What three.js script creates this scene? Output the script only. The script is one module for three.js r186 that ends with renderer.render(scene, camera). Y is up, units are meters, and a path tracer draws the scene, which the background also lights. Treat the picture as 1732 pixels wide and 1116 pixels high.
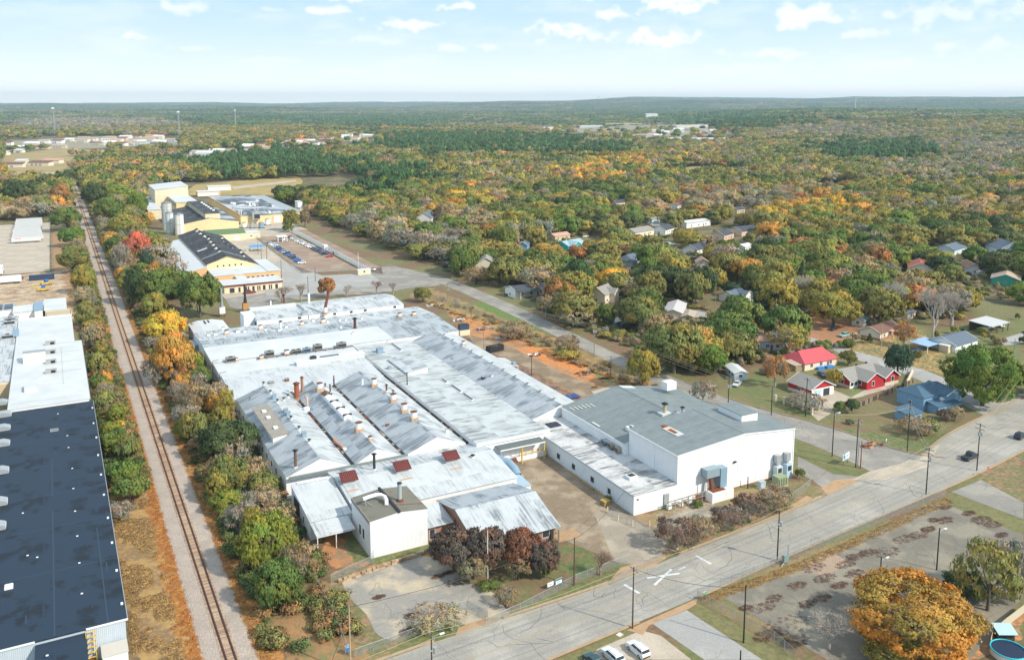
import * as THREE from 'three';
import { mergeGeometries } from 'three/addons/utils/BufferGeometryUtils.js';

// ---------------------------------------------------------------- camera, sky, sun, exposure
const scene = new THREE.Scene();
const EYE = 94, FOCAL = 1480, W0 = 1732, H0 = 1116, PX = 866, PY = 387, HORIZON = 172;
const PITCH = Math.atan((PY - HORIZON) / FOCAL), YAW = Math.atan((PX - 77) / Math.hypot(FOCAL, PY - HORIZON));
const camera = new THREE.PerspectiveCamera(2 * Math.atan(729 / FOCAL) * 180 / Math.PI, W0 / H0,1,60000);
camera.rotation.order = 'YXZ';
camera.position.set(0, EYE, 0);
camera.rotation.set(-PITCH, -YAW, 0);
camera.setViewOffset(W0,1458,0,342, W0, H0);          // a shifted lens keeps the verticals nearly upright

const renderer = new THREE.WebGLRenderer({ antialias: true });
renderer.setSize(1024,659);
renderer.toneMapping = THREE.LinearToneMapping;
renderer.toneMappingExposure = 1.2;
renderer.shadowMap.enabled = true;

const SUN = new THREE.Vector3(0.42,0.62,0.66).normalize();
const sun = new THREE.DirectionalLight(new THREE.Color(1,0.92,0.79), 4.1);
sun.position.copy(SUN).multiplyScalar(600).add(new THREE.Vector3(120,0,-300));
sun.target.position.set(120,0,-300);
sun.castShadow = true; sun.shadow.radius = 3.5;
Object.assign(sun.shadow.camera, { left: -400, right: 400, top: 400, bottom: -400, near: 1, far: 1600 });
sun.shadow.mapSize.set(4096,4096);
scene.add(sun, sun.target);

function mulberry(a) { return () => { a |= 0; a = a + 0x6D2B79F5 | 0; let t = Math.imul(a ^ a >>> 15,1 | a); t = t + Math.imul(t ^ t >>> 7,61 | t) ^ t; return ((t ^ t >>> 14) >>> 0) / 4294967296; }; }
let rnd = mulberry(11);
const R = (a, b) => a + (b - a) * rnd(), pick = a => a[Math.floor(rnd() * a.length)];
const clamp = (x, a = 0, b = 1) => Math.min(b, Math.max(a, x)), lerp = (a, b, t) => a + (b - a) * t;
const sstep = (a, b, x) => { const t = clamp((x - a) / (b - a)); return t * t * (3 - 2 * t); };
const PERM = new Uint8Array(512); { const r = mulberry(5); const p = [...Array(256).keys()]; for (let i = 255; i > 0; i--) { const j = Math.floor(r() * (i + 1)); [p[i], p[j]] = [p[j], p[i]]; } for (let i = 0; i < 512; i++) PERM[i] = p[i & 255]; }
// value noise; per = period in cells, so that textures tile
const INV = 1 / 255;
function vn(x, y, per = 256) {
const xi = Math.floor(x), yi = Math.floor(y); let fx = x - xi, fy = y - yi; fx = fx * fx * (3 - 2 * fx); fy = fy * fy * (3 - 2 * fy);
let a, b, c, d;
if (per === 256) { a = xi & 255; b = (xi + 1) & 255; c = yi & 255; d = (yi + 1) & 255; }
else { a = xi % per; if (a < 0) a += per; b = a + 1 === per ? 0 : a + 1; c = yi % per; if (c < 0) c += per; d = c + 1 === per ? 0 : c + 1; a &= 255; b &= 255; c &= 255; d &= 255; }
const pa = PERM[a], pb = PERM[b], h00 = PERM[pa + c], h10 = PERM[pb + c], h01 = PERM[pa + d], h11 = PERM[pb + d], u = h00 + (h10 - h00) * fx, v = h01 + (h11 - h01) * fx;
return (u + (v - u) * fy) * INV;
}
function fbm(x, y, oct = 4, per = 256) { let s = 0, a = 0.5, t = 0; for (let o = 0; o < oct; o++) { s += a * vn(x + o * 17, y + o * 31, per); t += a; a *= 0.55; x *= 2; y *= 2; per = Math.min(256, per * 2); } return s / t; }

// sky: pale blue over a white horizon, small fair-weather clouds all round
{
const W = 4096, H = 2048, d = new Float32Array(W * H * 4), r = mulberry(77);
const clouds = [];
const put = (az, el, w, h, a) => clouds.push([az, el, w, h, a]);
for (const [x, y, w, h, a] of [[325,28,75,20,.6],[565,24,90,20,.8],[600,5,110,14,.9],[790,18,70,17,.9],[700,47,110,22,.85],[650,72,100,16,.45],[755,82,60,18,.75],[1030,32,80,26,.85],[1135,18,120,36,1],[960,60,150,30,.9],[1120,72,140,34,1],[1360,40,110,34,.9],[235,76,60,16,.8],[350,88,80,10,.5],[1440,72,80,18,.6],[1590,45,260,40,.55],[1300,98,180,20,.6],[1660,95,160,26,.5],[470,108,90,12,.5],[600,122,120,12,.4],[830,82,50,16,.6],[990,3,30,12,.8],[900,130,220,16,.4],[1230,122,200,18,.5],[470,26,40,10,.4],[1480,120,220,20,.5]])
put(YAW + Math.atan((x - PX) / FOCAL), Math.atan((HORIZON - y) / FOCAL), w / FOCAL / 1.9, h / FOCAL / 1.6, a);
for (let i = 0; i < 900; i++) {
const az = r() * Math.PI * 2, el = 0.02 + Math.pow(r(), 1.6) * 1.2, s = lerp(0.03,0.14, clamp(el)), inView = Math.abs(((az - YAW + 3 * Math.PI) % (2 * Math.PI)) - Math.PI) < .56 && el < .15;
if (!inView) put(az, el, s * (0.6 + r()), s * (0.18 + 0.3 * clamp(el)) * (0.6 + r()), 0.4 + r() * 0.6);
}
const bins = Array.from({ length: 128 }, () => []);
for (const c of clouds) { const reach = c[2] * 2.2 / Math.max(.2, Math.cos(c[1])); for (let b = Math.floor((c[0] - reach) / (2 * Math.PI) * 128); b <= Math.floor((c[0] + reach) / (2 * Math.PI) * 128); b++) bins[((b % 128) + 128) % 128].push(c); }
const row = (j, st) => {
const el = ((j + 0.5) / H - 0.5) * Math.PI;
const e = Math.max(0, el), k = 1 - Math.exp(-e / 0.06), k2 = sstep(0.1,1.2, e);
const base = [lerp(lerp(1.22,.375, k), .31, k2), lerp(lerp(1.2,.63, k), .45, k2), lerp(lerp(1.12,.84, k), .63, k2)];
for (let i = 0; i < W; i += st) {
const u = (i + 0.5) / W, ang = (u - 0.5) * 2 * Math.PI;            // atan2(z, x)
const az = Math.atan2(Math.cos(ang), -Math.sin(ang));              // clockwise from -z
let c = 0;
if (el > 0) {
const a01 = ((az / (2 * Math.PI)) % 1 + 1) % 1, list = bins[Math.min(127, Math.floor(a01 * 128))];
if (list.length) {
const nx = az * 60 + 600, ny = el * 90 + 300, w1 = fbm(nx, ny, 5) - 0.5, w2 = fbm(nx + 91, ny + 57,5) - 0.5;
for (const q of list) {
let da = az - q[0]; da = ((da + 3 * Math.PI) % (2 * Math.PI) + 2 * Math.PI) % (2 * Math.PI) - Math.PI;
const x = da * Math.cos(q[1]) / q[2] + w1 * 2.1, y = (el - q[1]) / q[3] + w2 * 2.2, yy = y < 0 ? y * 1.5 : y;
c = Math.max(c, q[4] * sstep(1.02,0.3, Math.hypot(x, yy)) * (0.7 + 0.6 * (w1 + 0.5)));
}
}
c = Math.max(c, sstep(.42,.8, fbm(az * 14 + 300, el * 55 + 40,4)) * .28 * (1 - k2));
}
c = clamp(c); const o = (j * W + i) * 4;
for (let q = 0; q < 3; q++) d[o + q] = lerp(base[q],[.98,.985,.99][q], c * 0.92);
d[o + 3] = 1;
for (let q = 1; q < st; q++) d.copyWithin(o + q * 4, o, o + 4);
}
};
const HALF = H / 2, FINE = HALF + Math.ceil(.17 / Math.PI * H);
row(0, W); for (let j = 1; j < HALF; j++) d.copyWithin(j * W * 4,0, W * 4);
for (let j = HALF; j < FINE; j++) row(j, 1);
for (let j = FINE; j < H; j += 4) { row(j, 4); for (let q = 1; q < 4 && j + q < H; q++) d.copyWithin((j + q) * W * 4, j * W * 4, (j + 1) * W * 4); }
const t = new THREE.DataTexture(d, W, H, THREE.RGBAFormat, THREE.FloatType);
t.mapping = THREE.EquirectangularReflectionMapping; t.magFilter = t.minFilter = THREE.LinearFilter; t.needsUpdate = true;
scene.background = t; scene.environment = t;
}
scene.fog = new THREE.FogExp2(new THREE.Color(0.66,0.85,1.0), 6.8e-5);

// ---------------------------------------------------------------- survey: photo point (1732 x 1116) -> a point of the place at a given height, and back
function ray(px, py) {
let x = (px - PX) / FOCAL, y = -(py - PY) / FOCAL, z = -1;
[y, z] = [y * Math.cos(PITCH) + z * Math.sin(PITCH), -y * Math.sin(PITCH) + z * Math.cos(PITCH)];
const a = -YAW; return [x * Math.cos(a) + z * Math.sin(a), y, -x * Math.sin(a) + z * Math.cos(a)];
}
function G(px, py, h = 0) { const [x, y, z] = ray(px, py), t = (h - EYE) / y; return [x * t, z * t]; }
function P(X, Y, Z) {
Y -= EYE; let x = X * Math.cos(YAW) + Z * Math.sin(YAW), z = -X * Math.sin(YAW) + Z * Math.cos(YAW), y = Y * Math.cos(PITCH) - z * Math.sin(PITCH); z = Y * Math.sin(PITCH) + z * Math.cos(PITCH);
return [PX + FOCAL * x / -z, PY - FOCAL * y / -z, -z];
}
const scaleAt = py => (py - HORIZON) / EYE;              // photo pixels per metre for things standing at that row
function onRoof(px, py, f) { let h = 6, p; for (let i = 0; i < 8; i++) { p = G(px, py, h); h = f(p[0], p[1]); } return [p[0], h, p[1]]; }
// land: flat round the works, low wooded ridges far off
function land(x, z) {
const D = Math.hypot(x, z), a = Math.atan2(x, -z) * 180 / Math.PI; if (D < 1100) return 0;
const n = fbm(x / 1500 + 40, z / 1500 + 90,3) - 0.5, n2 = fbm(x / 3600 + 11, z / 3600 + 7,3) - 0.5;
let h = sstep(1200,9000, D) * (26 + 46 * n) + sstep(1200,2600, D) * 10 * n;
h += sstep(6500,13500, D) * (lerp(8,112, sstep(18,42, a)) + 90 * n2 + 30 * n);
h += sstep(34,48, a) * sstep(1900,3600, D) * (1 - sstep(4200,7000, D)) * 34;
return h;
}

// ---------------------------------------------------------------- building kit
const names = {};
function numbered(n) { const k = names[n] = (names[n] ?? -1) + 1; return k ? `${n}_${String(k).padStart(3, '0')}` : n; }
function shade(o) { o.castShadow = o.receiveShadow = true; return o; }
function tag(o, label, category, group) { o.userData.label = label; o.userData.category = category; if (group) o.userData.group = group; return o; }
function thing(name, label, category, [x, y, z] = [0,0,0], turn = 0, group) {
const o = new THREE.Group(); o.name = numbered(name); o.position.set(x, y, z); o.rotation.y = turn; scene.add(o);
return tag(o, label, category, group);
}
function copyOf(src, [x, y, z], turn, label, group, s = 1) {
const c = src.clone(); c.name = numbered(src.name.replace(/_\d{3}$/, '')); c.position.set(x, y, z); c.rotation.y = turn; c.scale.setScalar(s); c.userData = { ...src.userData };
if (label) c.userData.label = label; if (group) c.userData.group = group; scene.add(c); return c;
}
const V = (x, y, z) => new THREE.Vector3(x, y, z);
class MB {
constructor() { this.p = []; this.n = []; this.u = []; this.i = []; this.c = null; }
face(pts, uvs) {                                        // flat polygon, counter-clockwise from outside; uv in metres
const a = pts[0], U = V().subVectors(pts[1], a), N = V();
for (let k = 1; k + 1 < pts.length; k++) N.add(V().subVectors(pts[k], a).cross(V().subVectors(pts[k + 1], a)));
N.normalize(); const hl = Math.hypot(N.x, N.z); if (hl > .02) U.set(N.z / hl, 0,-N.x / hl); else U.set(1,0,0); const W = V().crossVectors(N, U), b = this.p.length / 3;
pts.forEach((q, k) => { this.p.push(q.x, q.y, q.z); this.n.push(N.x, N.y, N.z); if (uvs) this.u.push(...uvs[k]); else this.u.push(q.dot(U), q.dot(W)); });
for (let k = 1; k + 1 < pts.length; k++) this.i.push(b, b + k, b + k + 1);
return this;
}
quad(a, b, c, d) { return this.face([a, b, c, d]); }
box(x0, y0, z0, x1, y1, z1) {
const q = (x, y, z) => V(x ? x1 : x0, y ? y1 : y0, z ? z1 : z0);
this.quad(q(0,0,1), q(1,0,1), q(1,1,1), q(0,1,1)).quad(q(1,0,0), q(0,0,0), q(0,1,0), q(1,1,0));
this.quad(q(0,0,0), q(0,0,1), q(0,1,1), q(0,1,0)).quad(q(1,0,1), q(1,0,0), q(1,1,0), q(1,1,1));
return this.quad(q(0,1,1), q(1,1,1), q(1,1,0), q(0,1,0)).quad(q(0,0,0), q(1,0,0), q(1,0,1), q(0,0,1));
}
slab(a, b, c, d, th) {                                  // a plate whose upper face is a b c d
const N = V().subVectors(b, a).cross(V().subVectors(d, a)).normalize().multiplyScalar(-th), [e, f, g, h] = [a, b, c, d].map(q => q.clone().add(N));
return this.quad(a, b, c, d).quad(e, h, g, f).quad(e, f, b, a).quad(f, g, c, b).quad(g, h, d, c).quad(h, e, a, d);
}
prism(prof, axis, a0, a1) {                             // closed profile [[t, y]...], clockwise seen along the axis' positive way out
const q = ([t, y], a) => axis === 'z' ? V(t, y, a) : V(a, y, t), n = prof.length, F = axis === 'z';
for (let k = 0; k < n; k++) { const A = prof[k], B = prof[(k + 1) % n]; F ? this.quad(q(A, a0), q(A, a1), q(B, a1), q(B, a0)) : this.quad(q(A, a1), q(A, a0), q(B, a0), q(B, a1)); }
const e0 = prof.map(t => q(t, a0)), e1 = prof.map(t => q(t, a1));
return F ? this.face(e0).face(e1.reverse()) : this.face(e0.reverse()).face(e1);
}
cyl(x, y0, z, r0, r1, h, seg = 12, cap = true, top = true) {
const b = this.p.length / 3;
for (let k = 0; k <= seg; k++) { const a = k / seg * 2 * Math.PI, c = Math.cos(a), s = Math.sin(a); for (const [r, y] of [[r0, y0],[r1, y0 + h]]) { this.p.push(x + c * r, y, z + s * r); this.n.push(c, 0, s); this.u.push(a * r0, y - y0); } }
for (let k = 0; k < seg; k++) { const o = b + k * 2; this.i.push(o, o + 1, o + 2, o + 1, o + 3, o + 2); }
if (cap) { const ring = (r, y) => [...Array(seg).keys()].map(k => V(x + Math.cos(k / seg * 2 * Math.PI) * r, y, z + Math.sin(k / seg * 2 * Math.PI) * r)); if (top && r1 > 0.001) this.face(ring(r1, y0 + h).reverse()); }
return this;
}
tube(pts, r, seg = 6, r2 = r) {
const b = this.p.length / 3, n = pts.length; let len = 0;
for (let k = 0; k < n; k++) {
const T = V().subVectors(pts[Math.min(n - 1, k + 1)], pts[Math.max(0, k - 1)]).normalize(), A = Math.abs(T.y) > 0.9 ? V(1,0,0) : V(0,1,0), B = V().crossVectors(T, A).normalize(), C = V().crossVectors(B, T), rr = lerp(r, r2, k / (n - 1)); if (k) len += pts[k].distanceTo(pts[k - 1]);
for (let s = 0; s <= seg; s++) { const a = s / seg * 2 * Math.PI, N = B.clone().multiplyScalar(Math.cos(a)).addScaledVector(C, Math.sin(a)); this.p.push(pts[k].x + N.x * rr, pts[k].y + N.y * rr, pts[k].z + N.z * rr); this.n.push(N.x, N.y, N.z); this.u.push(a * r, len); }
}
for (let k = 0; k + 1 < n; k++) for (let s = 0; s < seg; s++) { const o = b + k * (seg + 1) + s, q = o + seg + 1; this.i.push(o, q, o + 1, o + 1, q, q + 1); }
return this;
}
bar(a, b, w) { return this.tube([a, b], w * 0.6,4); }
add(g, m) { const h = g.index ? g : g, b = this.p.length / 3; if (m) h.applyMatrix4(m); this.p.push(...h.attributes.position.array); this.n.push(...h.attributes.normal.array); this.u.push(...h.attributes.uv.array); const ix = h.index ? h.index.array : [...Array(h.attributes.position.count).keys()]; for (const k of ix) this.i.push(b + k); return this; }
geo(off) {
const g = new THREE.BufferGeometry(); g.setAttribute('position', new THREE.Float32BufferAttribute(this.p, 3)); g.setAttribute('normal', new THREE.Float32BufferAttribute(this.n, 3)); g.setAttribute('uv', new THREE.Float32BufferAttribute(this.u, 2));
if (this.c) g.setAttribute('color', new THREE.Float32BufferAttribute(this.c, 3)); g.setIndex(this.i); if (off) g.translate(-off.x, -off.y, -off.z); return g;
}
}
// a part: geometry given in world metres unless its thing stands at the origin of its own
function part(name, mb, mat, parent, local = false) {
let off = null; if (!local) { off = V(); for (let o = parent; o; o = o.parent) off.add(o.position); }
const m = shade(new THREE.Mesh(mb.geo ? mb.geo(off) : mb, mat)); m.name = name; parent.add(m); return m;
}
function structure(name, mb, mat) { const m = shade(new THREE.Mesh(mb.geo ? mb.geo() : mb, mat)); m.name = numbered(name); m.userData.kind = 'structure'; scene.add(m); return m; }
function stuff(name, label, mesh, category = 'vegetation') { mesh.name = numbered(name); mesh.userData = { kind: 'stuff', label, category }; shade(mesh); scene.add(mesh); return mesh; }

// ---------------------------------------------------------------- materials
const enc = v => { v = clamp(v); return v <= 0.0031308 ? v * 12.92 : 1.055 * Math.pow(v, 1 / 2.4) - 0.055; };
function tex(n, fn, metres, srgb = true, m = n) {
const d = new Uint8Array(n * m * 4);
for (let j = 0; j < m; j++) for (let i = 0; i < n; i++) { let c = fn(i / n, j / m); if (typeof c === 'number') c = [c, c, c]; const o = (j * n + i) * 4; for (let q = 0; q < 3; q++) d[o + q] = 255 * (srgb ? enc(c[q]) : clamp(c[q])); d[o + 3] = 255; }
const t = new THREE.DataTexture(d, n, m, THREE.RGBAFormat); t.wrapS = t.wrapT = THREE.RepeatWrapping; t.magFilter = t.minFilter = THREE.LinearFilter; if (srgb) t.colorSpace = THREE.SRGBColorSpace;
const [a, b] = Array.isArray(metres) ? metres : [metres, metres]; t.repeat.set(1 / a, 1 / b); t.needsUpdate = true; return t;
}
const grey = v => [v, v, v], mul = (c, k) => c.map(x => x * k), mix3 = (a, b, t) => a.map((x, i) => lerp(x, b[i], t));
const col = (r, g, b) => new THREE.Color().setRGB(r, g, b);
const std = (c, rough = 0.85, o = {}) => new THREE.MeshStandardMaterial({ color: Array.isArray(c) ? col(...c) : c, roughness: rough, side: THREE.DoubleSide, ...o });
// painted metal roof: streaks of dirt that ran down the slope (v), patchy along it
const streak = (amount, seed, dark = [.17,.195,.22], light = [.545,.575,.585]) => tex(1024, (u, v) => {
const big = fbm(u * 8 + seed, v * 4 + seed, 4,8), s1 = vn(u * 128, v * 3 + seed, 128), s2 = fbm(u * 64, v * 4 + seed * 3,3,64), s3 = vn(u * 250 + 3, v * 9 + seed, 250), fine = vn(u * 250, v * 50,250), blot = fbm(u * 24 + 5, v * 24 + seed, 3,24), seam = Math.abs(((u * 34) % 1) - .5) > .46 ? .08 : 0;
const k = clamp(amount * (sstep(.36,.66, big) * (.1 + 1.1 * sstep(.3,.75, s1 * .5 + s2 * .5)) + .5 * sstep(.55,.8, s2) * sstep(.4,.8, s3) + .35 * sstep(.6,.78, blot) * s1) + seam) * (.75 + .5 * fine);
return mix3(light, dark, clamp(k)).map(x => x * (.94 + .12 * fine));
}, [27,20]);
const ribs = (n, metres) => tex(256, (u, v) => Math.pow(Math.abs(Math.sin(u * n * Math.PI)), .5), metres, false, 4);
const bumpRibs = ribs(8,[2.4,2.4]), bumpWide = ribs(8,[4.8,4.8]);
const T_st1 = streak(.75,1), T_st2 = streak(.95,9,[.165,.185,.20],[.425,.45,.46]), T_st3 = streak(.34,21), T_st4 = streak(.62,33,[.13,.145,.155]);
const T_wall = tex(512, (u, v) => { const s = fbm(u * 40, v * 4,3,40), b = fbm(u * 5, v * 5,4,5), rib = .5 + .5 * Math.sin(u * 40 * Math.PI * 2); return mix3([.83,.84,.85],[.70,.72,.73],.35 * sstep(.5,.85, s) + .25 * sstep(.5,.8, b)).map(x => x * (.97 + .03 * rib)); }, [12,12]);
const T_mottle = (a, b, metres, sc = 8, s = 3) => tex(512, (u, v) => mix3(a, b, clamp(fbm(u * sc + s, v * sc, 5, sc) * 1.8 - .4) * .8 + .2 * vn(u * 200, v * 200,200)), metres);
const M = {};
M.roofA = std([1,1,1],.55, { map: T_st1, bumpMap: bumpRibs, bumpScale: .02 });
M.roofB = std([.95,.98,1.02],.55, { map: T_st2, bumpMap: bumpRibs, bumpScale: .02 });  // dirt streaks over a darker bluish base that paints shade onto west slopes
M.roofC = std([1.0,1.0,1.0],.5, { map: T_st3, bumpMap: bumpRibs, bumpScale: .02 });
M.roofD = std([.96,.97,.96],.6, { map: T_st4, bumpMap: bumpRibs, bumpScale: .02 });
M.wall = std([1,1,1],.6, { map: T_wall, bumpMap: bumpRibs, bumpScale: .02 });
M.wallShade = std([.88,.95,1.0],.6, { map: T_wall, bumpMap: bumpRibs, bumpScale: .02 });  // bluish copy of the white wall: west-side shade put into its colour
M.trim = std([.78,.8,.8],.5); M.white = std([.8,.81,.82],.55); M.dark = std([.03,.032,.036],.7); M.black = std([.012,.012,.014],.6);
M.grey = std([.30,.33,.35],.6); M.steel = std([.42,.46,.48],.4, { metalness: .35 }); M.blueSteel = std([.22,.34,.45],.5);
M.greenRoof = [0,1,2].map(k => std([.195 + .01 * k, .23 + .01 * k, .23 + .01 * k],.5, { map: T_mottle([.8,.8,.8],[1.08,1.08,1.08],9,6, k), bumpMap: bumpRibs, bumpScale: .01 }));
M.tan = std([.33,.30,.26],.85, { map: T_mottle([.8,.8,.8],[1.1,1.1,1.05],8) }); M.boilerRoof = std([.185,.175,.145],.9, { map: T_mottle([.7,.72,.7],[1.35,1.3,1.2],7,5) });
M.membrane = std([.0125,.030,.056],.75, { map: tex(512, (u, v) => { const f = fbm(u * 6, v * 6,5,6), s = vn(u * 14, v * 90,90), seam = Math.abs(((v * 8) % 1) - .5) > .49 ? 1.5 : 1; const w = sstep(.62,.85, vn(u * 60, v * 5,60)) * sstep(.45,.7, fbm(u * 4 + 3, v * 4,3,4)); return grey((.02 + 1.5 * sstep(.3,.7, f) * .9 + .7 * s * f + 1.2 * w + .25) * seam); }, [24,24]) });
M.whiteRoof = std([.63,.65,.655],.6, { map: T_mottle([.80,.82,.83],[1,1,1],30,5) });
M.tar = std([1,1,1],.85, { map: tex(512, (u, v) => { const f = fbm(u * 26, v * 9,4,26), g = fbm(u * 5, v * 5,3,5); return mix3([.028,.03,.036],[.20,.21,.23], sstep(.56,.8, f) * .55 + .3 * sstep(.5,.8, g)); }, [26,26]) });
M.bbr = std([1,1,1],.6, { map: tex(512, (u, v) => { const f = fbm(u * 5, v * 5,5,5); return mix3([.07,.085,.1],[.46,.5,.54], sstep(.38,.66, f)); }, [70,90]) });
M.yellow = std([.78,.63,.36],.8, { map: T_mottle([.9,.9,.9],[1.04,1.03,1],14) }); M.cream = std([.74,.66,.47],.8, { map: T_mottle([.9,.9,.9],[1.04,1.03,1],14) }); M.peach = std([.74,.45,.22],.8); M.maroon = std([.19,.045,.04],.7);
M.redMetal = std([.12,.018,.015],.65, { map: T_mottle([.7,.7,.7],[1.3,1.2,1.1],3) }); M.rust = std([.22,.075,.035],.9, { map: T_mottle([.5,.5,.5],[1.5,1.3,1.1],2) }); M.rustStain = std([.50,.32,.18],.9);
M.green = std([.115,.19,.085],.7); M.brick = std([1,1,1],.9, { map: tex(256, (u, v) => mix3([.27,.13,.085],[.42,.26,.19], fbm(u * 16, v * 40,3,16)), 4) });
M.glass = std([.04,.055,.07],.15, { metalness: .2 }); M.galv = std([.45,.48,.49],.45, { metalness: .4 });
M.wood = std([.085,.06,.042],.9, { map: T_mottle([.7,.7,.7],[1.3,1.25,1.2],2) }); M.woodGrey = std([.27,.23,.18],.9); M.yellowPaint = std([.66,.42,.05],.6);
M.wire = std([.05,.05,.05],.6); M.wireLight = std([.36,.31,.20],.5);
M.bark = std([.12,.10,.085],.95); M.barkPale = std([.42,.39,.34],.9);

// ---------------------------------------------------------------- ground, roads, railway
{
const g = new MB(), radii = [0,60,130,260,420,640,900,1200,1500,1850,2250,2700,3200,3800,4500,5300,6200,7200,8300,9500,10800,12200,13700,15200,16500], n = 180;
const pos = [], nor = [], uv = [], idx = [];
radii.forEach(r => { for (let k = 0; k <= n; k++) { const a = k / n * 2 * Math.PI, x = Math.sin(a) * r, z = -Math.cos(a) * r; pos.push(x, land(x, z) - .12, z); uv.push(x, z); } });
for (let j = 0; j + 1 < radii.length; j++) for (let k = 0; k < n; k++) { const o = j * (n + 1) + k, q = o + n + 1; idx.push(o, o + 1, q, o + 1, q + 1, q); }
const geo = new THREE.BufferGeometry(); geo.setAttribute('position', new THREE.Float32BufferAttribute(pos, 3)); geo.setAttribute('uv', new THREE.Float32BufferAttribute(uv, 2)); geo.setIndex(idx); geo.computeVertexNormals();
if (geo.attributes.normal.getY(500) < 0) { const ix = geo.index.array; for (let i = 0; i < ix.length; i += 3) { const t = ix[i]; ix[i] = ix[i + 1]; ix[i + 1] = t; } geo.computeVertexNormals(); }
structure('terrain', geo, std([1,1,1],.95, { map: tex(512, (u, v) => { const f = fbm(u * 8, v * 8,5,8), h = fbm(u * 30 + 9, v * 30,3,30); return mix3(mix3([.10,.10,.045],[.20,.155,.075], sstep(.4,.65, f)), [.13,.085,.045],.6 * sstep(.5,.75, h)); }, [90,90]) }));
}
const gp = list => list.map(([x, y, h]) => G(x, y, h || 0));
function inside(p, x, z) { let c = false; for (let i = 0, j = p.length - 1; i < p.length; j = i++) if ((p[i][1] > z) !== (p[j][1] > z) && x < (p[j][0] - p[i][0]) * (z - p[i][1]) / (p[j][1] - p[i][1]) + p[i][0]) c = !c; return c; }
{
// ground cover near the works: grass, dry weeds, clay and leaf litter, each where it grows
const X0 = -70, X1 = 390, Z0 = -720, Z1 = -84, N = 2048;
const GREEN = [.105,.135,.042], OLIVE = [.155,.145,.06], STRAW = [.36,.23,.085], ORANGE = [.42,.19,.055], CLAY = [.45,.20,.075], LITTER = [.17,.105,.06], BROWN = [.24,.155,.09], CONC = [.37,.33,.27];
const A = [];                                            // [polygon, colour, second colour, jitter in metres, strength]
const add = (poly, c, c2, jit = 1.5, k = 1) => { const xs = poly.map(p => p[0]), zs = poly.map(p => p[1]); A.push({ poly, c, c2, jit, k, b: [Math.min(...xs) - jit, Math.max(...xs) + jit, Math.min(...zs) - jit, Math.max(...zs) + jit] }); };
add([[6,-84],[50,-84],[50,-720],[6,-720]], LITTER, OLIVE, 2);
add([[7,-84],[17.5,-84],[17.5,-236],[7,-228]], STRAW, [.2,.13,.07],1.2);
add([[14.2,-84],[17.8,-84],[17.8,-205],[14.6,-196]], ORANGE, STRAW, 1);
add([[25,-84],[29.5,-84],[28.6,-330],[25,-330]], ORANGE, STRAW, 1.2);
add([[14.8,-205],[18,-205],[18,-420],[15.8,-420]],[.30,.13,.07], STRAW, 1.2,.8);
add([[28,-84],[46,-84],[46,-160],[30,-160]],[.30,.17,.075], OLIVE, 2);
add(gp([[530,1000],[600,960],[690,1090],[620,1116],[560,1060]]), OLIVE, BROWN, 1.5);
add(gp([[560,900],[620,930],[620,955],[560,965],[540,930]]), CLAY, BROWN, 1);
add(gp([[588,900],[628,945],[600,950],[585,925]]), GREEN, OLIVE, .6);
add(gp([[628,948],[728,922],[735,930],[632,958]]), GREEN, OLIVE, .6);
add(gp([[630,958],[735,930],[740,942],[575,985]]), [.38,.20,.09], BROWN, .8);
add(gp([[830,1040],[960,1000],[1050,960],[1040,990],[840,1052]]), GREEN, OLIVE, .6);
add(gp([[930,930],[985,905],[1050,930],[1045,965],[960,1000],[900,1010],[840,985]]), GREEN, LITTER, 1);
add(gp([[740,930],[950,960],[930,1000],[830,1020],[800,985]]), OLIVE, LITTER, 1);
add(gp([[690,1075],[760,1050],[790,1060],[780,1085],[650,1115]]), GREEN, OLIVE, .6);
add(gp([[1070,875],[1130,860],[1345,812],[1400,825],[1370,850],[1120,945],[1060,905]]), [.27,.18,.10], OLIVE, 1.2);
add(gp([[1110,870],[1200,850],[1230,862],[1150,895]]), CONC, BROWN, .8,.8);
add(gp([[1120,945],[1400,840],[1395,830],[1300,848],[1180,900]]), OLIVE, BROWN, .8);
add(gp([[1350,745],[1462,800],[1450,808],[1410,805],[1350,772]]), OLIVE, GREEN, .8);
add(gp([[1230,665],[1385,715],[1400,700],[1330,650],[1290,630],[1230,640]]), OLIVE, GREEN, .8);
add(gp([[1395,722],[1540,768],[1560,760],[1700,690],[1700,670],[1560,650],[1440,690]]), OLIVE, LITTER, 1);
add(gp([[1400,725],[1500,765],[1560,764],[1640,725],[1560,740],[1470,730]]), GREEN, OLIVE, .8);
add(gp([[1330,645],[1400,690],[1395,695],[1330,662]]), GREEN, OLIVE, .5);
add(gp([[1420,665],[1455,650],[1480,655],[1440,675]]), [.13,.19,.06], OLIVE, .5);
add(gp([[820,505],[900,535],[960,560],[930,565],[850,540],[800,515]]), [.09,.17,.035], OLIVE, 1);
add(gp([[770,545],[850,560],[970,620],[1100,640],[1130,660],[1010,690],[900,620],[800,580]]), CLAY, BROWN, 2);
add(gp([[880,585],[960,590],[1060,640],[1000,640],[900,600]]), [.52,.19,.045], CLAY, 1.5);
add(gp([[970,600],[1060,640],[1080,660],[1020,650]]), OLIVE, STRAW, 1.5);
add(gp([[760,520],[840,550],[830,565],[760,535]]), [.50,.19,.05], BROWN, 1.5);
add(gp([[690,500],[850,560],[1110,660],[1130,650],[870,545],[720,485]]), STRAW, OLIVE, 1.5,.7);
add(gp([[990,700],[800,580],[775,560],[840,590],[1010,690]]), [.26,.15,.10],[.08,.06,.05],1.5);
add(gp([[1290,540],[1400,530],[1480,560],[1400,590],[1300,580]]), [.36,.16,.075], BROWN, 2);
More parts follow.
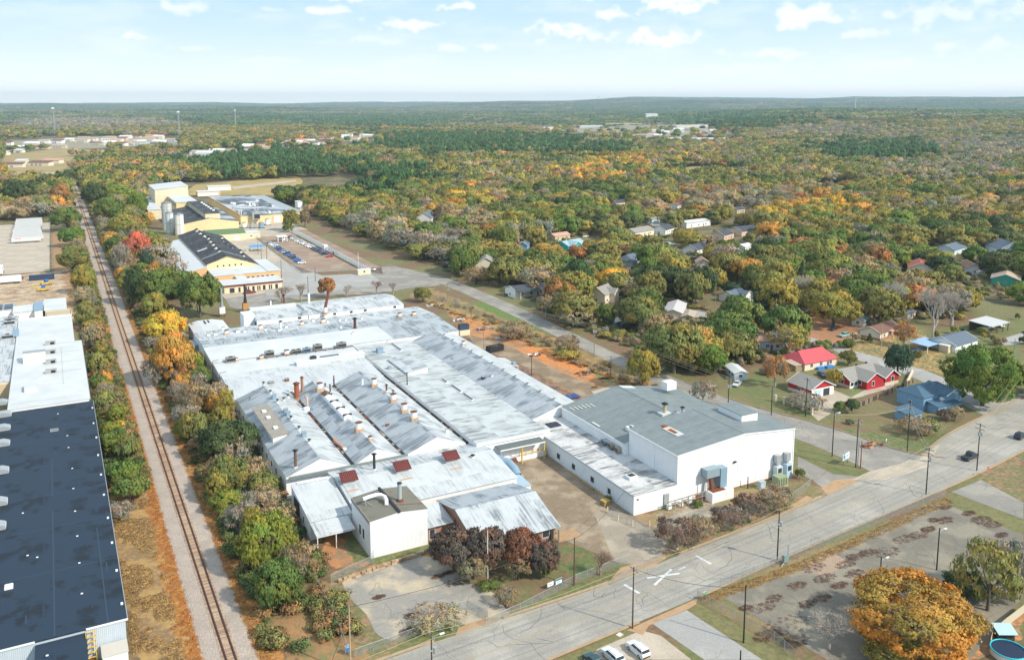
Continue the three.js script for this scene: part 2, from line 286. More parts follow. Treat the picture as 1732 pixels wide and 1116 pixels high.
add(gp([[1400,590],[1500,555],[1620,560],[1640,640],[1540,620],[1450,600]]), OLIVE, STRAW, 2);
add(gp([[1560,560],[1732,530],[1732,660],[1640,640]]), OLIVE, GREEN, 2);
add(gp([[1660,775],[1732,745],[1732,850],[1650,815]]), OLIVE, BROWN, 1);
add(gp([[1180,1008],[1330,950],[1600,845],[1620,840],[1600,850],[1340,975],[1210,1012],[1330,1075],[1300,1090],[1175,1015]]), [.24,.17,.08], OLIVE, 1);
add(gp([[930,1116],[1060,1068],[1090,1075],[1160,1116]]), OLIVE, GREEN, .6);
add(gp([[1620,1080],[1732,1030],[1732,1116],[1640,1116]]), BROWN, CLAY, 1);
add(gp([[0,375],[85,345],[85,380],[0,385]]), STRAW, OLIVE, 2);
add([[-3.5,-430],[6,-430],[8,-760],[-3,-760]],[.34,.20,.10], BROWN, 1.5);
add([[-60,-415],[3,-415],[1,-545],[-60,-545]],[.46,.36,.25], BROWN, 2);
const d = new Uint8Array(N * N * 4);
for (let j = 0; j < N; j++) for (let i = 0; i < N; i++) {
const x = X0 + (X1 - X0) * (i + .5) / N, z = Z0 + (Z1 - Z0) * (j + .5) / N, n1 = fbm(x * .35, z * .35,3), n2 = fbm(x * .35 + 70, z * .35 + 20,3), n3 = fbm(x * .06, z * .06,3), n4 = vn(x * 1.9, z * 1.9), n5 = vn(x * 4.4 + 9, z * 4.4);
let c = mix3(OLIVE, LITTER, sstep(.4,.62, n3)); c = mix3(c, GREEN, .5 * sstep(.55,.75, n2));
for (const a of A) {
const px = x + (n1 - .5) * 4 * a.jit, pz = z + (n2 - .5) * 4 * a.jit;
if (px < a.b[0] || px > a.b[1] || pz < a.b[2] || pz > a.b[3] || !inside(a.poly, px, pz)) continue;
c = mix3(c, mix3(a.c, a.c2, sstep(.42,.66, n1 * .6 + n4 * .4)), a.k);
}
const k = .92 + .44 * n4 + .36 * (n5 - .5); const o = (j * N + i) * 4;
for (let q = 0; q < 3; q++) d[o + q] = 255 * enc(c[q] * k); d[o + 3] = 255;
}
const t = new THREE.DataTexture(d, N, N, THREE.RGBAFormat); t.colorSpace = THREE.SRGBColorSpace; t.magFilter = t.minFilter = THREE.LinearFilter; t.needsUpdate = true;
const m = new MB(); m.face([V(X0,0, Z1), V(X1,0, Z1), V(X1,0, Z0), V(X0,0, Z0)],[[0,1],[1,1],[1,0],[0,0]]);
structure('ground', m, std([1,1,1],.95, { map: t }));
}
// paved surfaces: sheets a little above one another
const asphaltTex = (base, patch, seed, metres, cracks) => {
const n = 1024, cv = document.createElement('canvas'); cv.width = cv.height = n; const c = cv.getContext('2d'), r = mulberry(seed);
const im = c.createImageData(n, n);
for (let j = 0; j < n; j++) for (let i = 0; i < n; i++) { const u = i / n, v = j / n, f = fbm(u * 6 + seed, v * 6,5,6), g = vn(u * 250, v * 250,250), h = fbm(u * 22, v * 22 + seed, 3,22), k = mix3(base, patch, clamp(sstep(.45,.7, f) * .8 + .25 * sstep(.5,.8, h))).map(x => enc(x * (.88 + .24 * g)) * 255), o = (j * n + i) * 4; im.data[o] = k[0]; im.data[o + 1] = k[1]; im.data[o + 2] = k[2]; im.data[o + 3] = 255; }
c.putImageData(im, 0,0);
for (let k = 0; k < cracks; k++) {
c.strokeStyle = `rgba(${28 + 30 * r()},${28 + 26 * r()},${30 + 20 * r()},${.35 + .45 * r()})`; c.lineWidth = .8 + 2 * r() * r(); let x = r() * n, y = r() * n, a = Math.floor(r() * 4) * Math.PI / 2 + (r() - .5) * .5; c.beginPath(); c.moveTo(x, y);
const L = 20 + r() * 70; for (let s = 0; s < L; s++) { a += (r() - .5) * .5; if (r() < .035) a += (r() < .5 ? 1 : -1) * 1.4; x += Math.cos(a) * 5; y += Math.sin(a) * 5; c.lineTo(x, y); } c.stroke();
}
const t = new THREE.CanvasTexture(cv); t.wrapS = t.wrapT = THREE.RepeatWrapping; t.colorSpace = THREE.SRGBColorSpace; t.repeat.set(1 / metres, 1 / metres); return t;
};
M.road = std([1,1,1],.9, { map: asphaltTex([.315,.30,.265],[.40,.38,.335],3,46,30) });
M.sideRoad = std([1,1,1],.9, { map: asphaltTex([.255,.24,.215],[.35,.325,.28],8,40,70) });
M.oldLot = std([1,1,1],.92, { map: asphaltTex([.29,.275,.245],[.50,.42,.30],15,30,46) }); M.weedLot = std([1,1,1],.92, { map: asphaltTex([.185,.168,.135],[.29,.26,.20],17,38,50) });
M.yard = std([1,1,1],.92, { map: asphaltTex([.23,.175,.115],[.38,.30,.21],22,34,40) });
M.slabC = std([1,1,1],.92, { map: asphaltTex([.43,.37,.29],[.52,.45,.36],29,40,26) });
M.lotDirt = std([1,1,1],.95, { map: asphaltTex([.28,.20,.145],[.37,.275,.20],36,50,0) });
M.newLot = std([1,1,1],.9, { map: asphaltTex([.34,.335,.32],[.40,.39,.365],41,40,14) });
M.walk = std([.44,.29,.165],.92, { map: T_mottle([.8,.8,.8],[1.15,1.12,1.1],10) }); M.paint = std([.80,.81,.80],.7, { map: T_mottle([.55,.55,.55],[1,1,1],3) });
let level = .02;
function flat(name, poly, mat, y) { const s = new MB(), pts = poly.map(p => V(p[0], y ?? (level += .004), p[1])); const area = poly.reduce((a, p, i) => { const q = poly[(i + 1) % poly.length]; return a + p[0] * q[1] - q[0] * p[1]; }, 0); if (area > 0) pts.reverse(); 
const sh = new THREE.ShapeGeometry(new THREE.Shape(pts.map(p => new THREE.Vector2(p.x, -p.z)))); sh.rotateX(-Math.PI / 2); sh.translate(0, pts[0].y, 0); const uv = []; for (let i = 0; i < sh.attributes.position.count; i++) uv.push(sh.attributes.position.getX(i), sh.attributes.position.getZ(i)); sh.setAttribute('uv', new THREE.Float32BufferAttribute(uv, 2)); return structure(name, sh, mat); }
function ribbon(name, L, Rr, mat, y) { const s = new MB(); for (let k = 0; k + 1 < L.length; k++) s.face([V(Rr[k][0], y, Rr[k][1]), V(Rr[k + 1][0], y, Rr[k + 1][1]), V(L[k + 1][0], y, L[k + 1][1]), V(L[k][0], y, L[k][1])],[Rr[k], Rr[k + 1], L[k + 1], L[k]]); return structure(name, s, mat); }
function smooth(pts, n = 6) { const c = new THREE.CatmullRomCurve3(pts.map(p => V(p[0],0, p[1])), false, 'centripetal'); return c.getPoints((pts.length - 1) * n).map(p => [p.x, p.z]); }
const roadN = smooth([[-90,-121],[0,-128],[54,-131.7],[93,-133.2],[111,-135.4],[139,-138.2],[178,-143.6],[204,-147.5],[221,-152.6],[272,-162.4],[420,-196]]);
const roadS = smooth([[-90,-107],[0,-113.5],[54,-117],[86,-119.6],[104,-121.2],[135,-124.9],[179,-129.3],[204,-132],[228,-135.6],[290,-146],[430,-178]]);
const mainRoad = ribbon('road', roadN, roadS, M.road, .05);
const offs = (pts, d) => pts.map((p, i) => { const a = pts[Math.max(0, i - 1)], b = pts[Math.min(pts.length - 1, i + 1)], l = Math.hypot(b[0] - a[0], b[1] - a[1]); return [p[0] + (b[1] - a[1]) / l * d, p[1] - (b[0] - a[0]) / l * d]; });
function kerb(pts, w, h, mat, name = 'kerb') { const b = offs(pts, w), s = new MB(); for (let k = 0; k + 1 < pts.length; k++) { const q = [pts[k], pts[k + 1], b[k + 1], b[k]].map(p => V(p[0], h, p[1])); s.slab(...(w < 0 ? q : q.reverse()), h + .05); } return structure(name, s, mat); }
M.kerb = std([.42,.31,.20],.9, { map: T_mottle([.75,.75,.75],[1.15,1.12,1.1],6) });
const cut = (pts, a, b) => pts.filter(p => p[0] >= a && p[0] <= b);
kerb(cut(roadN, -90,60), .5,.13, M.kerb); kerb(cut(roadN, 68,101), .5,.13, M.kerb); kerb(cut(roadN, 110,160), .5,.13, M.kerb); kerb(cut(roadN, 205,420), .5,.13, M.kerb);
kerb(cut(roadS, -90,90), -.5,.13, M.kerb); kerb(cut(roadS, 103,420), -.5,.13, M.kerb);
// worn line paint on the road
{
const mid = roadN.map((p, i) => [(p[0] + roadS[i][0]) / 2, (p[1] + roadS[i][1]) / 2]), yl = std([.42,.345,.20],.85, { map: T_mottle([.8,.8,.8],[1.05,1.05,1.05],5) });
for (const o of [-.16,.16]) { const m = ribbon('lane_line', offs(mid, o - .055), offs(mid, o + .055), yl, .062); }
const wear = M.road.clone(); wear.color.setRGB(.915,.915,.92); for (const o of [-5,-2.1,2.1,5]) ribbon('tyre_wear', offs(mid, o - .45), offs(mid, o + .45), wear, .055);
const seam = std([.20,.195,.18],.9); for (const o of [-3.4,3.6]) ribbon('tar_seam', offs(mid, o - .06), offs(mid, o + .06), seam, .058);
const stroke = (a, b, w, n = 'road_marking') => { const [p, q] = [G(...a), G(...b)], l = Math.hypot(q[0] - p[0], q[1] - p[1]), nx = -(q[1] - p[1]) / l * w / 2, nz = (q[0] - p[0]) / l * w / 2; const s = new MB(); s.quad(V(p[0] + nx, .066, p[1] + nz), V(q[0] + nx, .066, q[1] + nz), V(q[0] - nx, .066, q[1] - nz), V(p[0] - nx, .066, p[1] - nz)); structure(n, s, M.paint); };
stroke([1095,978],[1150,970],.55); 
{ const [p, q] = [G(1107,990), G(1136,963)], s = new MB(), l = Math.hypot(q[0] - p[0], q[1] - p[1]), nx = -(q[1] - p[1]) / l * .27, nz = (q[0] - p[0]) / l * .27; s.quad(V(p[0] + nx, .07, p[1] + nz), V(q[0] + nx, .07, q[1] + nz), V(q[0] - nx, .07, q[1] - nz), V(p[0] - nx, .07, p[1] - nz)); structure('road_marking', s, M.paint); }
stroke([1056,989],[1082,1004],.6); stroke([1177,940],[1203,954],.6); stroke([1148,964],[1160,959],.3); stroke([1215,926],[1226,921],.25);
}
const sideW = smooth(gp([[1478,800],[1450,786],[1350,743],[1200,690],[1000,597],[820,512],[725,472],[650,446]])), sideE = smooth(gp([[1600,775],[1545,768],[1400,722],[1262,684],[1116,629],[1056,604],[855,510],[755,470],[676,446]]));
ribbon('side_road', sideW, sideE, M.sideRoad, .04);
kerb(cut(sideE, 160,215).filter(p => p[1] > -230), -.3,.1, M.kerb);
flat('street_mouth', gp([[1440,812],[1470,798],[1556,776],[1590,752],[1570,790],[1500,812]]), M.slabC, .056);
const Y = { lot: .028, a: .034, b: .04, c: .046 };
flat('old_parking_lot', smooth(gp([[578,985],[640,958],[705,940],[750,950],[790,985],[830,1000],[850,1025],[800,1050],[730,1035],[690,1060],[668,1082],[640,1075],[620,1040],[590,1010],[578,985]]), 3), M.oldLot, Y.lot);
flat('driveway', gp([[752,1045],[805,1018],[850,1022],[866,1043],[818,1062],[790,1058]]), M.oldLot, Y.a);
flat('pavement_crossing', gp([[768,1080],[775,1062],[818,1045],[855,1043],[870,1040],[845,1055]]), M.walk, Y.b);
flat('court_yard', [[93.5,-194],[113,-194],[113,-154.4],[112.6,-137.8],[102,-135.6],[98.6,-137.5],[93.2,-151.5],[93.2,-176],[93.5,-180]], M.yard, Y.lot);
flat('concrete_apron', gp([[1005,870],[1045,862],[1128,915],[1118,938],[1075,955],[1040,950]]), std([1,1,1],.92, { map: asphaltTex([.31,.265,.205],[.42,.36,.28],52,30,30) }), Y.a);
flat('court_walk', gp([[936,905],[968,893],[985,905],[946,918]]), M.walk, Y.b);
flat('pavement_crossing', gp([[1030,985],[1050,960],[1125,940],[1128,944],[1060,985],[1040,993]]), M.walk, Y.b);
flat('east_drive', gp([[1350,772],[1410,802],[1455,806],[1430,820],[1393,827],[1375,812],[1350,800]]), M.sideRoad, Y.lot);
flat('pavement_crossing', gp([[1390,826],[1412,812],[1450,808],[1460,812],[1400,838]]), M.walk, Y.a);
flat('pavement', gp([[1338,855],[1366,838],[1376,843],[1345,858]]), M.walk, Y.a);
flat('side_parking_lot', gp([[1104,1055],[1162,1032],[1290,1116],[1192,1116]]), M.newLot, Y.lot);
flat('pavement_crossing', gp([[1060,1066],[1180,1012],[1178,1022],[1165,1030],[1098,1058],[1088,1074]]), M.walk, Y.b);
flat('weedy_parking_lot', gp([[1222,1010],[1345,965],[1590,848],[1732,905],[1732,1010],[1640,1116],[1400,1116]]), M.weedLot, Y.lot);
flat('dirt_patch', gp([[1352,960],[1405,932],[1436,950],[1398,976]]), M.lotDirt, Y.a);
flat('corner_lot', gp([[1610,832],[1660,812],[1732,850],[1732,878]]), M.sideRoad, Y.lot);
flat('car_park', gp([[998,1116],[1010,1098],[1085,1066],[1118,1075],[1170,1116]]), M.slabC, Y.lot);
flat('back_lane', smooth(gp([[790,566],[850,580],[900,606],[960,634],[1010,654],[1060,667],[1050,680],[1000,676],[930,640],[860,608],[810,588],[790,566]]), 4), std([.95,.93,.9],.92, { map: M.yard.map }), Y.lot);
flat('back_slab', gp([[1000,662],[1035,652],[1090,664],[1060,675],[1020,680]]), M.slabC, Y.a);
flat('truck_yard', [[-75,-775],[-3.6,-772],[-4.6,-548],[-75,-548]], M.slabC, Y.lot);
flat('works_yard', [[97,-700],[128,-690],[162,-690],[166,-640],[152,-618],[123,-620],[119,-478],[117,-430],[70,-430],[70,-470],[98,-470],[97,-600]], M.slabC, Y.lot);
flat('works_street', smooth(gp([[380,505],[470,492],[560,470],[620,458],[655,450],[700,463],[745,482],[700,486],[640,496],[560,500],[470,512],[400,522],[380,505]]), 3), M.sideRoad, Y.a);
flat('front_car_park', gp([[445,470],[470,440],[545,466],[625,462],[650,480],[520,498],[450,500]]), M.newLot, Y.b);
flat('gravel_car_park', [[124,-618],[150.8,-624],[150.2,-470],[119.6,-476]], M.lotDirt, Y.b);
flat('dirt_lane', [[155,-640],[164,-640],[163.5,-470],[158,-452],[153,-460],[153.5,-480]], M.lotDirt, Y.a);
flat('dry_field', gp([[305,330],[330,312],[430,303],[505,298],[512,306],[500,330],[400,330]]), std([.40,.30,.13],.95, { map: T_mottle([.6,.7,.5],[1.2,1.1,1],60) }), Y.lot);
flat('farm_lane', gp([[390,316],[500,304],[500,307],[395,320]]), M.slabC, Y.a);
flat('house_drive', gp([[1372,700],[1385,712],[1405,700],[1412,684],[1512,655],[1515,643],[1500,640],[1440,672],[1412,660],[1385,655],[1372,668],[1390,685]]), M.slabC, Y.lot);
flat('back_street', smooth(gp([[1372,580],[1400,588],[1440,606],[1500,622],[1560,645],[1640,690],[1690,710],[1732,690],[1732,665],[1690,682],[1640,660],[1570,628],[1500,608],[1440,592],[1372,570]]), 4), M.newLot, Y.lot);
for (const [n, p] of [['residential_lane', [[1372,575],[1400,590],[1360,600],[1340,590]]],['residential_lane', [[1690,575],[1732,562],[1732,580],[1700,585]]],['residential_lane', [[1090,415],[1130,408],[1145,412],[1110,425],[1090,425]]],['residential_lane', [[1100,375],[1200,360],[1250,352],[1252,356],[1180,372],[1110,400]]],['residential_lane', [[1000,425],[1020,422],[1020,440],[1005,440]]],['residential_lane', [[1100,510],[1160,520],[1210,533],[1200,540],[1140,530]]]]) flat(n, gp(p), M.newLot, Y.a);
{ // fields and clearings far off
const straw = std([.36,.27,.13],.95, { map: T_mottle([.75,.8,.7],[1.15,1.1,1],120) }), dirt = std([.42,.25,.13],.95);
const far = (n, p, m, dy = .3) => { const w = gp(p), s = new MB(); const y = w.map(q => land(...q)); s.face(w.map((q, i) => V(q[0], y[i] + dy, q[1]))); structure(n, s, m); };
far('dry_field', [[1095,300],[1095,293],[1180,281],[1260,290],[1270,296],[1170,290]], straw); far('dry_field', [[1400,318],[1440,312],[1470,332],[1440,340]], straw); far('clay_field', [[1330,212],[1345,203],[1470,200],[1480,208],[1400,214]], dirt, 1.5);
far('dry_field', [[0,300],[0,262],[110,250],[180,256],[130,280],[90,300]], straw); far('dry_field', [[620,290],[690,285],[690,290],[640,296]], straw);
far('town_yard', [[860,226],[980,214],[1200,212],[1260,240],[1180,248],[1000,238]], std([.27,.25,.17],.9), .4); far('town_yard', [[300,268],[330,258],[420,246],[640,226],[640,234],[440,256],[330,272]], std([.28,.25,.17],.9), .4); far('town_yard', [[0,252],[20,240],[180,233],[300,237],[300,245],[100,253]], std([.28,.25,.17],.9), .4);
}
// railway: ballast, then the track with its sleepers
M.ballast = std([1,1,1],.95, { map: tex(512, (u, v) => { const a = vn(u * 150, v * 150,150), b = vn(u * 70 + 3, v * 70,70), c = fbm(u * 5, v * 5,3,5); return mix3(mix3([.27,.225,.19],[.60,.515,.44], a), [.46,.37,.30],.35 * b).map(x => x * (.8 + .4 * c)); }, [15,15]), bumpMap: tex(512, (u, v) => vn(u * 150, v * 150,150), [15,15], false), bumpScale: .12 });
const RX = 21.45;
{ const s = new MB(), z0 = -1150, z1 = -40; const prof = [[RX - 4.5,0],[RX - 3.4,.22],[RX + 3.4,.22],[RX + 4.5,0]]; s.prism(prof, 'z', z0, z1); structure('ballast_bed', s, M.ballast); }
{
const t = thing('railway_track', 'single railway track with rusty rails and wooden sleepers on pale ballast', 'railway', [RX, 0,-200]);
const tieM = [[.40,.285,.19],[.34,.225,.15],[.46,.34,.235],[.29,.18,.125]].map(c => std(c, .95)); M.rail = std([.115,.06,.045],.6, { metalness: .3 });
const box = new MB(); box.box(-1.3,0,-.115,1.3,.17,.115); const tg = box.geo(), rest = [];
let k = 0; for (let z = -138; z > -1100; z -= .52, k++) { const m = new THREE.Mesh(tg, tieM[Math.floor(R(0,4))]); m.name = 'sleeper'; m.position.set(R(-.07,.07), .16 + R(-.015,.015), z + 200 + R(-.04,.04)); m.rotation.y = R(-.02,.02); if (k < 300) t.add(shade(m)); else { m.updateMatrix(); rest.push(tg.clone().applyMatrix4(m.matrix)); } }
for (let z = -137.5; z < -40; z += .52) rest.push(tg.clone().translate(0,.16, z + 200));
const far = part('far_sleepers', mergeGeometries(rest), tieM[0], t); far.userData.kind = 'stuff';
for (const x of [-.753,.753]) { const s = new MB(), z = [-1150 + 200,160]; s.box(x - .2,.325, z[0], x + .2,.345, z[1]).box(x - .075,.345, z[0], x + .075,.36, z[1]).box(x - .018,.36, z[0], x + .018,.46, z[1]).box(x - .037,.46, z[0], x + .037,.50, z[1]); part('rail', s, M.rail, t, true); }
}

// ---------------------------------------------------------------- buildings
// profile across the axis: [[t, y],...] from one foot over the roof to the other foot
function hall(t, { axis = 'z', a0, a1, prof, wall = M.wall, roof = M.roofA, over = .25, th = .1, drop = .03 }) {
const w = new MB(); w.prism(prof.map(([x, y], i) => [x, i && i < prof.length - 1 ? y - th - drop + (th + drop) * 0 : y]), axis, a0, a1); part('wall', w, wall, t);
for (let k = 1; k + 2 < prof.length; k++) {
let [A, B] = [prof[k], prof[k + 1]].map(p => [...p]); const dx = B[0] - A[0], dy = B[1] - A[1], l = Math.hypot(dx, dy);
if (k === 1) { A[0] -= dx / l * over; A[1] -= dy / l * over; } if (k + 3 === prof.length) { B[0] += dx / l * over; B[1] += dy / l * over; }
const q = (p, a) => axis === 'z' ? V(p[0], p[1], a) : V(a, p[1], p[0]), s = new MB(), o = over * .8;
axis === 'z' ? s.slab(q(A, a1 + o), q(B, a1 + o), q(B, a0 - o), q(A, a0 - o), th) : s.slab(q(A, a0 - o), q(B, a0 - o), q(B, a1 + o), q(A, a1 + o), th);
part('roof', s, Array.isArray(roof) ? roof[k - 1] : roof, t);
}
return t;
}
const gableF = (x0, x1, eave, xr, ridge) => (x, z) => x < xr ? lerp(eave, ridge, (x - x0) / (xr - x0)) : lerp(ridge, eave, (x - xr) / (x1 - xr));
function boxPart(name, mat, parent, x0, y0, z0, x1, y1, z1) { return part(name, new MB().box(x0, y0, z0, x1, y1, z1), mat, parent); }
function windowPart(parent, face, u0, u1, y0, y1, at, mat = M.glass, name = 'window', d = .05, fr = M.trim) {   // face 's','n': u = x at z; 'w','e': u = z at x
const out = face === 's' || face === 'e' ? 1 : -1, f = new MB(), p = new MB(), w = .07;
const put = (m, a, b, c, e, o0, o1) => { const [k0, k1] = [at + out * o0, at + out * o1].sort((x, y) => x - y); face === 's' || face === 'n' ? m.box(a, c, k0, b, e, k1) : m.box(k0, c, a, k1, e, b); };
put(f, u0 - w, u0, y0 - w, y1 + w, -.02, d); put(f, u1, u1 + w, y0 - w, y1 + w, -.02, d); put(f, u0, u1, y1, y1 + w, -.02, d); put(f, u0, u1, y0 - w, y0,-.02, d);
put(p, u0, u1, y0, y1,-.02,.012); const o = part(name, f, fr, parent); part('pane', p, mat, o); return o;
}
function drumVent(parent, [x, y, z], r = .75, h = 1.5, hat) {
const s = new MB(); s.cyl(x, y + .5, z, r * .92, r, h, 14, false); const v = part('roof_vent', s, M.white, parent);
const c = new MB(); c.box(x - r * 1.05, y - .6, z - r * 1.05, x + r * 1.05, y + .55, z + r * 1.05); part('vent_curb', c, M.rustStain, v);
const m = new MB(); m.cyl(x, y + .5 + h - .12, z, r * .97, r * .97,.05,14); part('vent_mouth', m, M.rust, v);
const rim = new MB(); rim.tube([...Array(15).keys()].map(k => V(x + r * Math.cos(k / 14 * 6.2832), y + .5 + h, z + r * Math.sin(k / 14 * 6.2832))), .06,5); part('vent_rim', rim, M.dark, v);
if (hat) { const q = new MB(); q.cyl(x, y + .5 + h - .1, z, .18,.18,1.2,8).cyl(x, y + 1.5 + h, z, .5,.1,.25,10); part('vent_pipe', q, M.rust, v); }
}
function pipeVent(parent, [x, y, z], r, h, mat, cap = true, base = M.trim) {
const s = new MB(); s.cyl(x, y - .4, z, r, r, h + .4,10); const v = part('vent_pipe', s, mat, parent);
if (cap) { const c = new MB(); c.cyl(x, y + h + .12, z, r * 2.1, r * .4, r * .9,10); part('rain_cap', c, M.dark, v); }
const f = new MB(); f.cyl(x, y - .3, z, r * 2.1, r * 1.25,.55,10); part('flashing', f, base, v);
}
function boxVent(parent, [x, y, z], w = .6, h = .8, mat = M.grey) { const s = new MB(); s.box(x - w, y - .5, z - w, x + w, y + h, z + w); const v = part('roof_vent', s, mat, parent); const c = new MB(); c.box(x - w * 1.2, y + h + .02, z - w * 1.2, x + w * 1.2, y + h + .12, z + w * 1.2); part('vent_hood', c, M.grey, v); }
function hvac(parent, [x, y, z], w, d, h, mat = M.grey) { const s = new MB(); s.box(x - w / 2, y, z - d / 2, x + w / 2, y + h, z + d / 2); const v = part('roof_unit', s, mat, parent); const f = new MB(); f.box(x - w / 2 + .15, y + h * .25, z + d / 2 + .01, x + w / 2 - .15, y + h * .8, z + d / 2 + .05); part('unit_grille', f, M.dark, v); const t = new MB(); t.cyl(x, y + h, z, Math.min(w, d) * .38, Math.min(w, d) * .38,.14,12); part('unit_fan', t, M.dark, v); }
const z3 = (x, y) => [370 + x / 5.315,620 + y / 5.315], z4 = (x, y) => [600 + x / 5.315,620 + y / 5.315], zA = (x, y) => [300 + x / 6.565,490 + y / 6.565], zB = (x, y) => [540 + x / 6.565,480 + y / 6.565], z5 = (x, y) => [480 + x / 5.873,780 + y / 5.873], z6 = (x, y) => [700 + x / 5.071,740 + y / 5.071], z7 = (x, y) => [780 + x / 5.071,560 + y / 5.071], z8 = (x, y) => [1060 + x / 5.4125,740 + y / 5.4125], z9 = (x, y) => [840 + x / 3.093,620 + y / 3.093];

// three gabled bays of the old works
const bay1F = gableF(44.6,61,5.5,52.9,8.5), bay2F = gableF(61,74.3,5.5,67.2,8.5), bay3F = gableF(74.3,92,5.5,83.2,8.7);
const bay = (f, label, x0, x1, xr, ridge, z0, z1) => hall(thing('factory_bay', label, 'factory building', [(x0 + x1) / 2,0, (z0 + z1) / 2],0, 'gabled bays of the old factory'), { a0: z0, a1: z1, prof: [[x0,0],[x0,5.5],[xr, ridge],[x1,5.5],[x1,0]], roof: [M.roofB, M.roofA], wall: M.wall, over: 0 });  // west slope gets the sheet with painted shade, east slope the lighter one
{
const b = bay(bay1F, 'gabled factory bay beside the rail-side trees, with a tan raised roof box on it', 44.6,60.5,52.9,8.5,-262.5,-200);
const on = (x, y) => onRoof(...z3(x, y), bay1F);
for (const [x, y] of [[400,165],[462,240],[525,322],[648,474],[720,566],[812,684],[620,275],[582,305]]) pipeVent(b, on(x, y), .26,.75, M.grey);
for (const [x, y] of [[495,285],[622,440],[600,415],[765,625]]) boxVent(b, on(x, y), .55,1.1, M.blueSteel);
pipeVent(b, on(690,905), .36,4.2, std([.16,.10,.07],.9), true);
{ const v = on(283,290); const s = new MB(); s.prism([[v[0] - .8, v[1] - .6],[v[0], v[1] + .5],[v[0] + .8, v[1] - .6]], 'z', v[2] - .6, v[2] + .6); part('roof_vent', s, M.grey, b); }
{ // tan raised box
const n = G(...z3(430,355), 8), s = G(...z3(615,600), 8), x0 = 46.4, x1 = (n[0] + s[0]) / 2, zn = n[1] - .5, zs = s[1], w = new MB(); w.box(x0,5.4, zn, x1,7.7, zs); const m = part('raised_box', w, M.trim, b);
const r = new MB(); r.slab(V(x0 - .4,7.75, zs + .3), V(x1 + .3,8.25, zs + .3), V(x1 + .3,8.25, zn - .3), V(x0 - .4,7.75, zn - .3), .25); part('flat_roof', r, M.tan, m);
for (const k of [.2,.42,.78]) { const h = new MB(), z = lerp(zn, zs, k); h.box((x0 + x1) / 2 - .5,8, z - .7, (x0 + x1) / 2 + .6,8.35, z + .7); part('roof_hatch', h, M.white, m); }
}
for (let k = 0; k < 11; k++) windowPart(b, 'w', -258 + k * 5.2,-256.6 + k * 5.2,2.2,3.8,44.6, M.dark);
}
{
const b = bay(bay2F, 'narrow gabled factory bay between two dark valley gutters, rust-capped ridge louvre', 61.5,73.8,67.2,8.5,-260,-199.5);
const on = (x, y, f = bay2F) => onRoof(...z3(x, y), f);
drumVent(b, on(905,205), .95,1.5); drumVent(b, on(1258,570), .95,1.6); drumVent(b, onRoof(...z4(138,660), bay2F), .55,.5);
pipeVent(b, on(955,190), .2,1.2, M.black); pipeVent(b, on(1000,235), .2,2.4, M.black); pipeVent(b, on(620,275), .2,.8, M.trim);
{ // ridge louvre with a rusty end
const z0 = on(1000,260)[2], z1 = on(1150,470)[2], s = new MB(); s.prism([[66.1,7.6],[66.1,9.0],[67.2,9.5],[68.3,9.0],[68.3,7.6]], 'z', z0, z1); const m = part('ridge_louvre', s, M.white, b);
const r = new MB(); r.prism([[65.8,8.95],[67.2,9.7],[68.6,8.95],[67.2,9.6]], 'z', z0 - .3, z0 + 2.2); part('rusty_cap', r, M.rust, m);
for (let k = 0; k < 7; k++) { const q = new MB(), z = lerp(z0 + 3, z1 - .5, k / 6); q.box(65.95,9.05, z - .12,68.45,9.62, z + .12); part('louvre_blade', q, k % 2 ? M.trim : M.dark, m); }
}
}
{
const b = bay(bay3F, 'widest gabled factory bay, with a line of white drum vents along its ridge', 74.8,91.4,83.2,8.7,-262.5,-199.2);
const on = (x, y) => onRoof(...z4(x, y), bay3F);
drumVent(b, on(172,168), .85,1.6); drumVent(b, on(345,305), .9,1.5, true); drumVent(b, on(443,398), .9,1.6); drumVent(b, on(530,470), .95,1.6);
pipeVent(b, on(68,170), .3,2, M.trim, false); pipeVent(b, on(285,222), .28,1.9, M.rust); boxVent(b, on(825,588), .35,.7, M.white); boxVent(b, on(292,525), .4,.5, M.rust);
}
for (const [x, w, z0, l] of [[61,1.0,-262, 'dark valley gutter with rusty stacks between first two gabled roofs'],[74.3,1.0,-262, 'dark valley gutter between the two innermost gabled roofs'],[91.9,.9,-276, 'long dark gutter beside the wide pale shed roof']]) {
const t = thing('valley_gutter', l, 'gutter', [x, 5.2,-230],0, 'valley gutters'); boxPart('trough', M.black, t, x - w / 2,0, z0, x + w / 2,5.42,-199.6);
for (let k = 0; k < 24; k++) { const z = R(z0 + 2,-202), s = R(.25,.5); boxPart('debris', pick([M.rust, M.tan, M.woodGrey]), t, x - s, 5.44, z - R(.3,1.4), x + s * .6,5.5 + R(0,.12), z); }
}
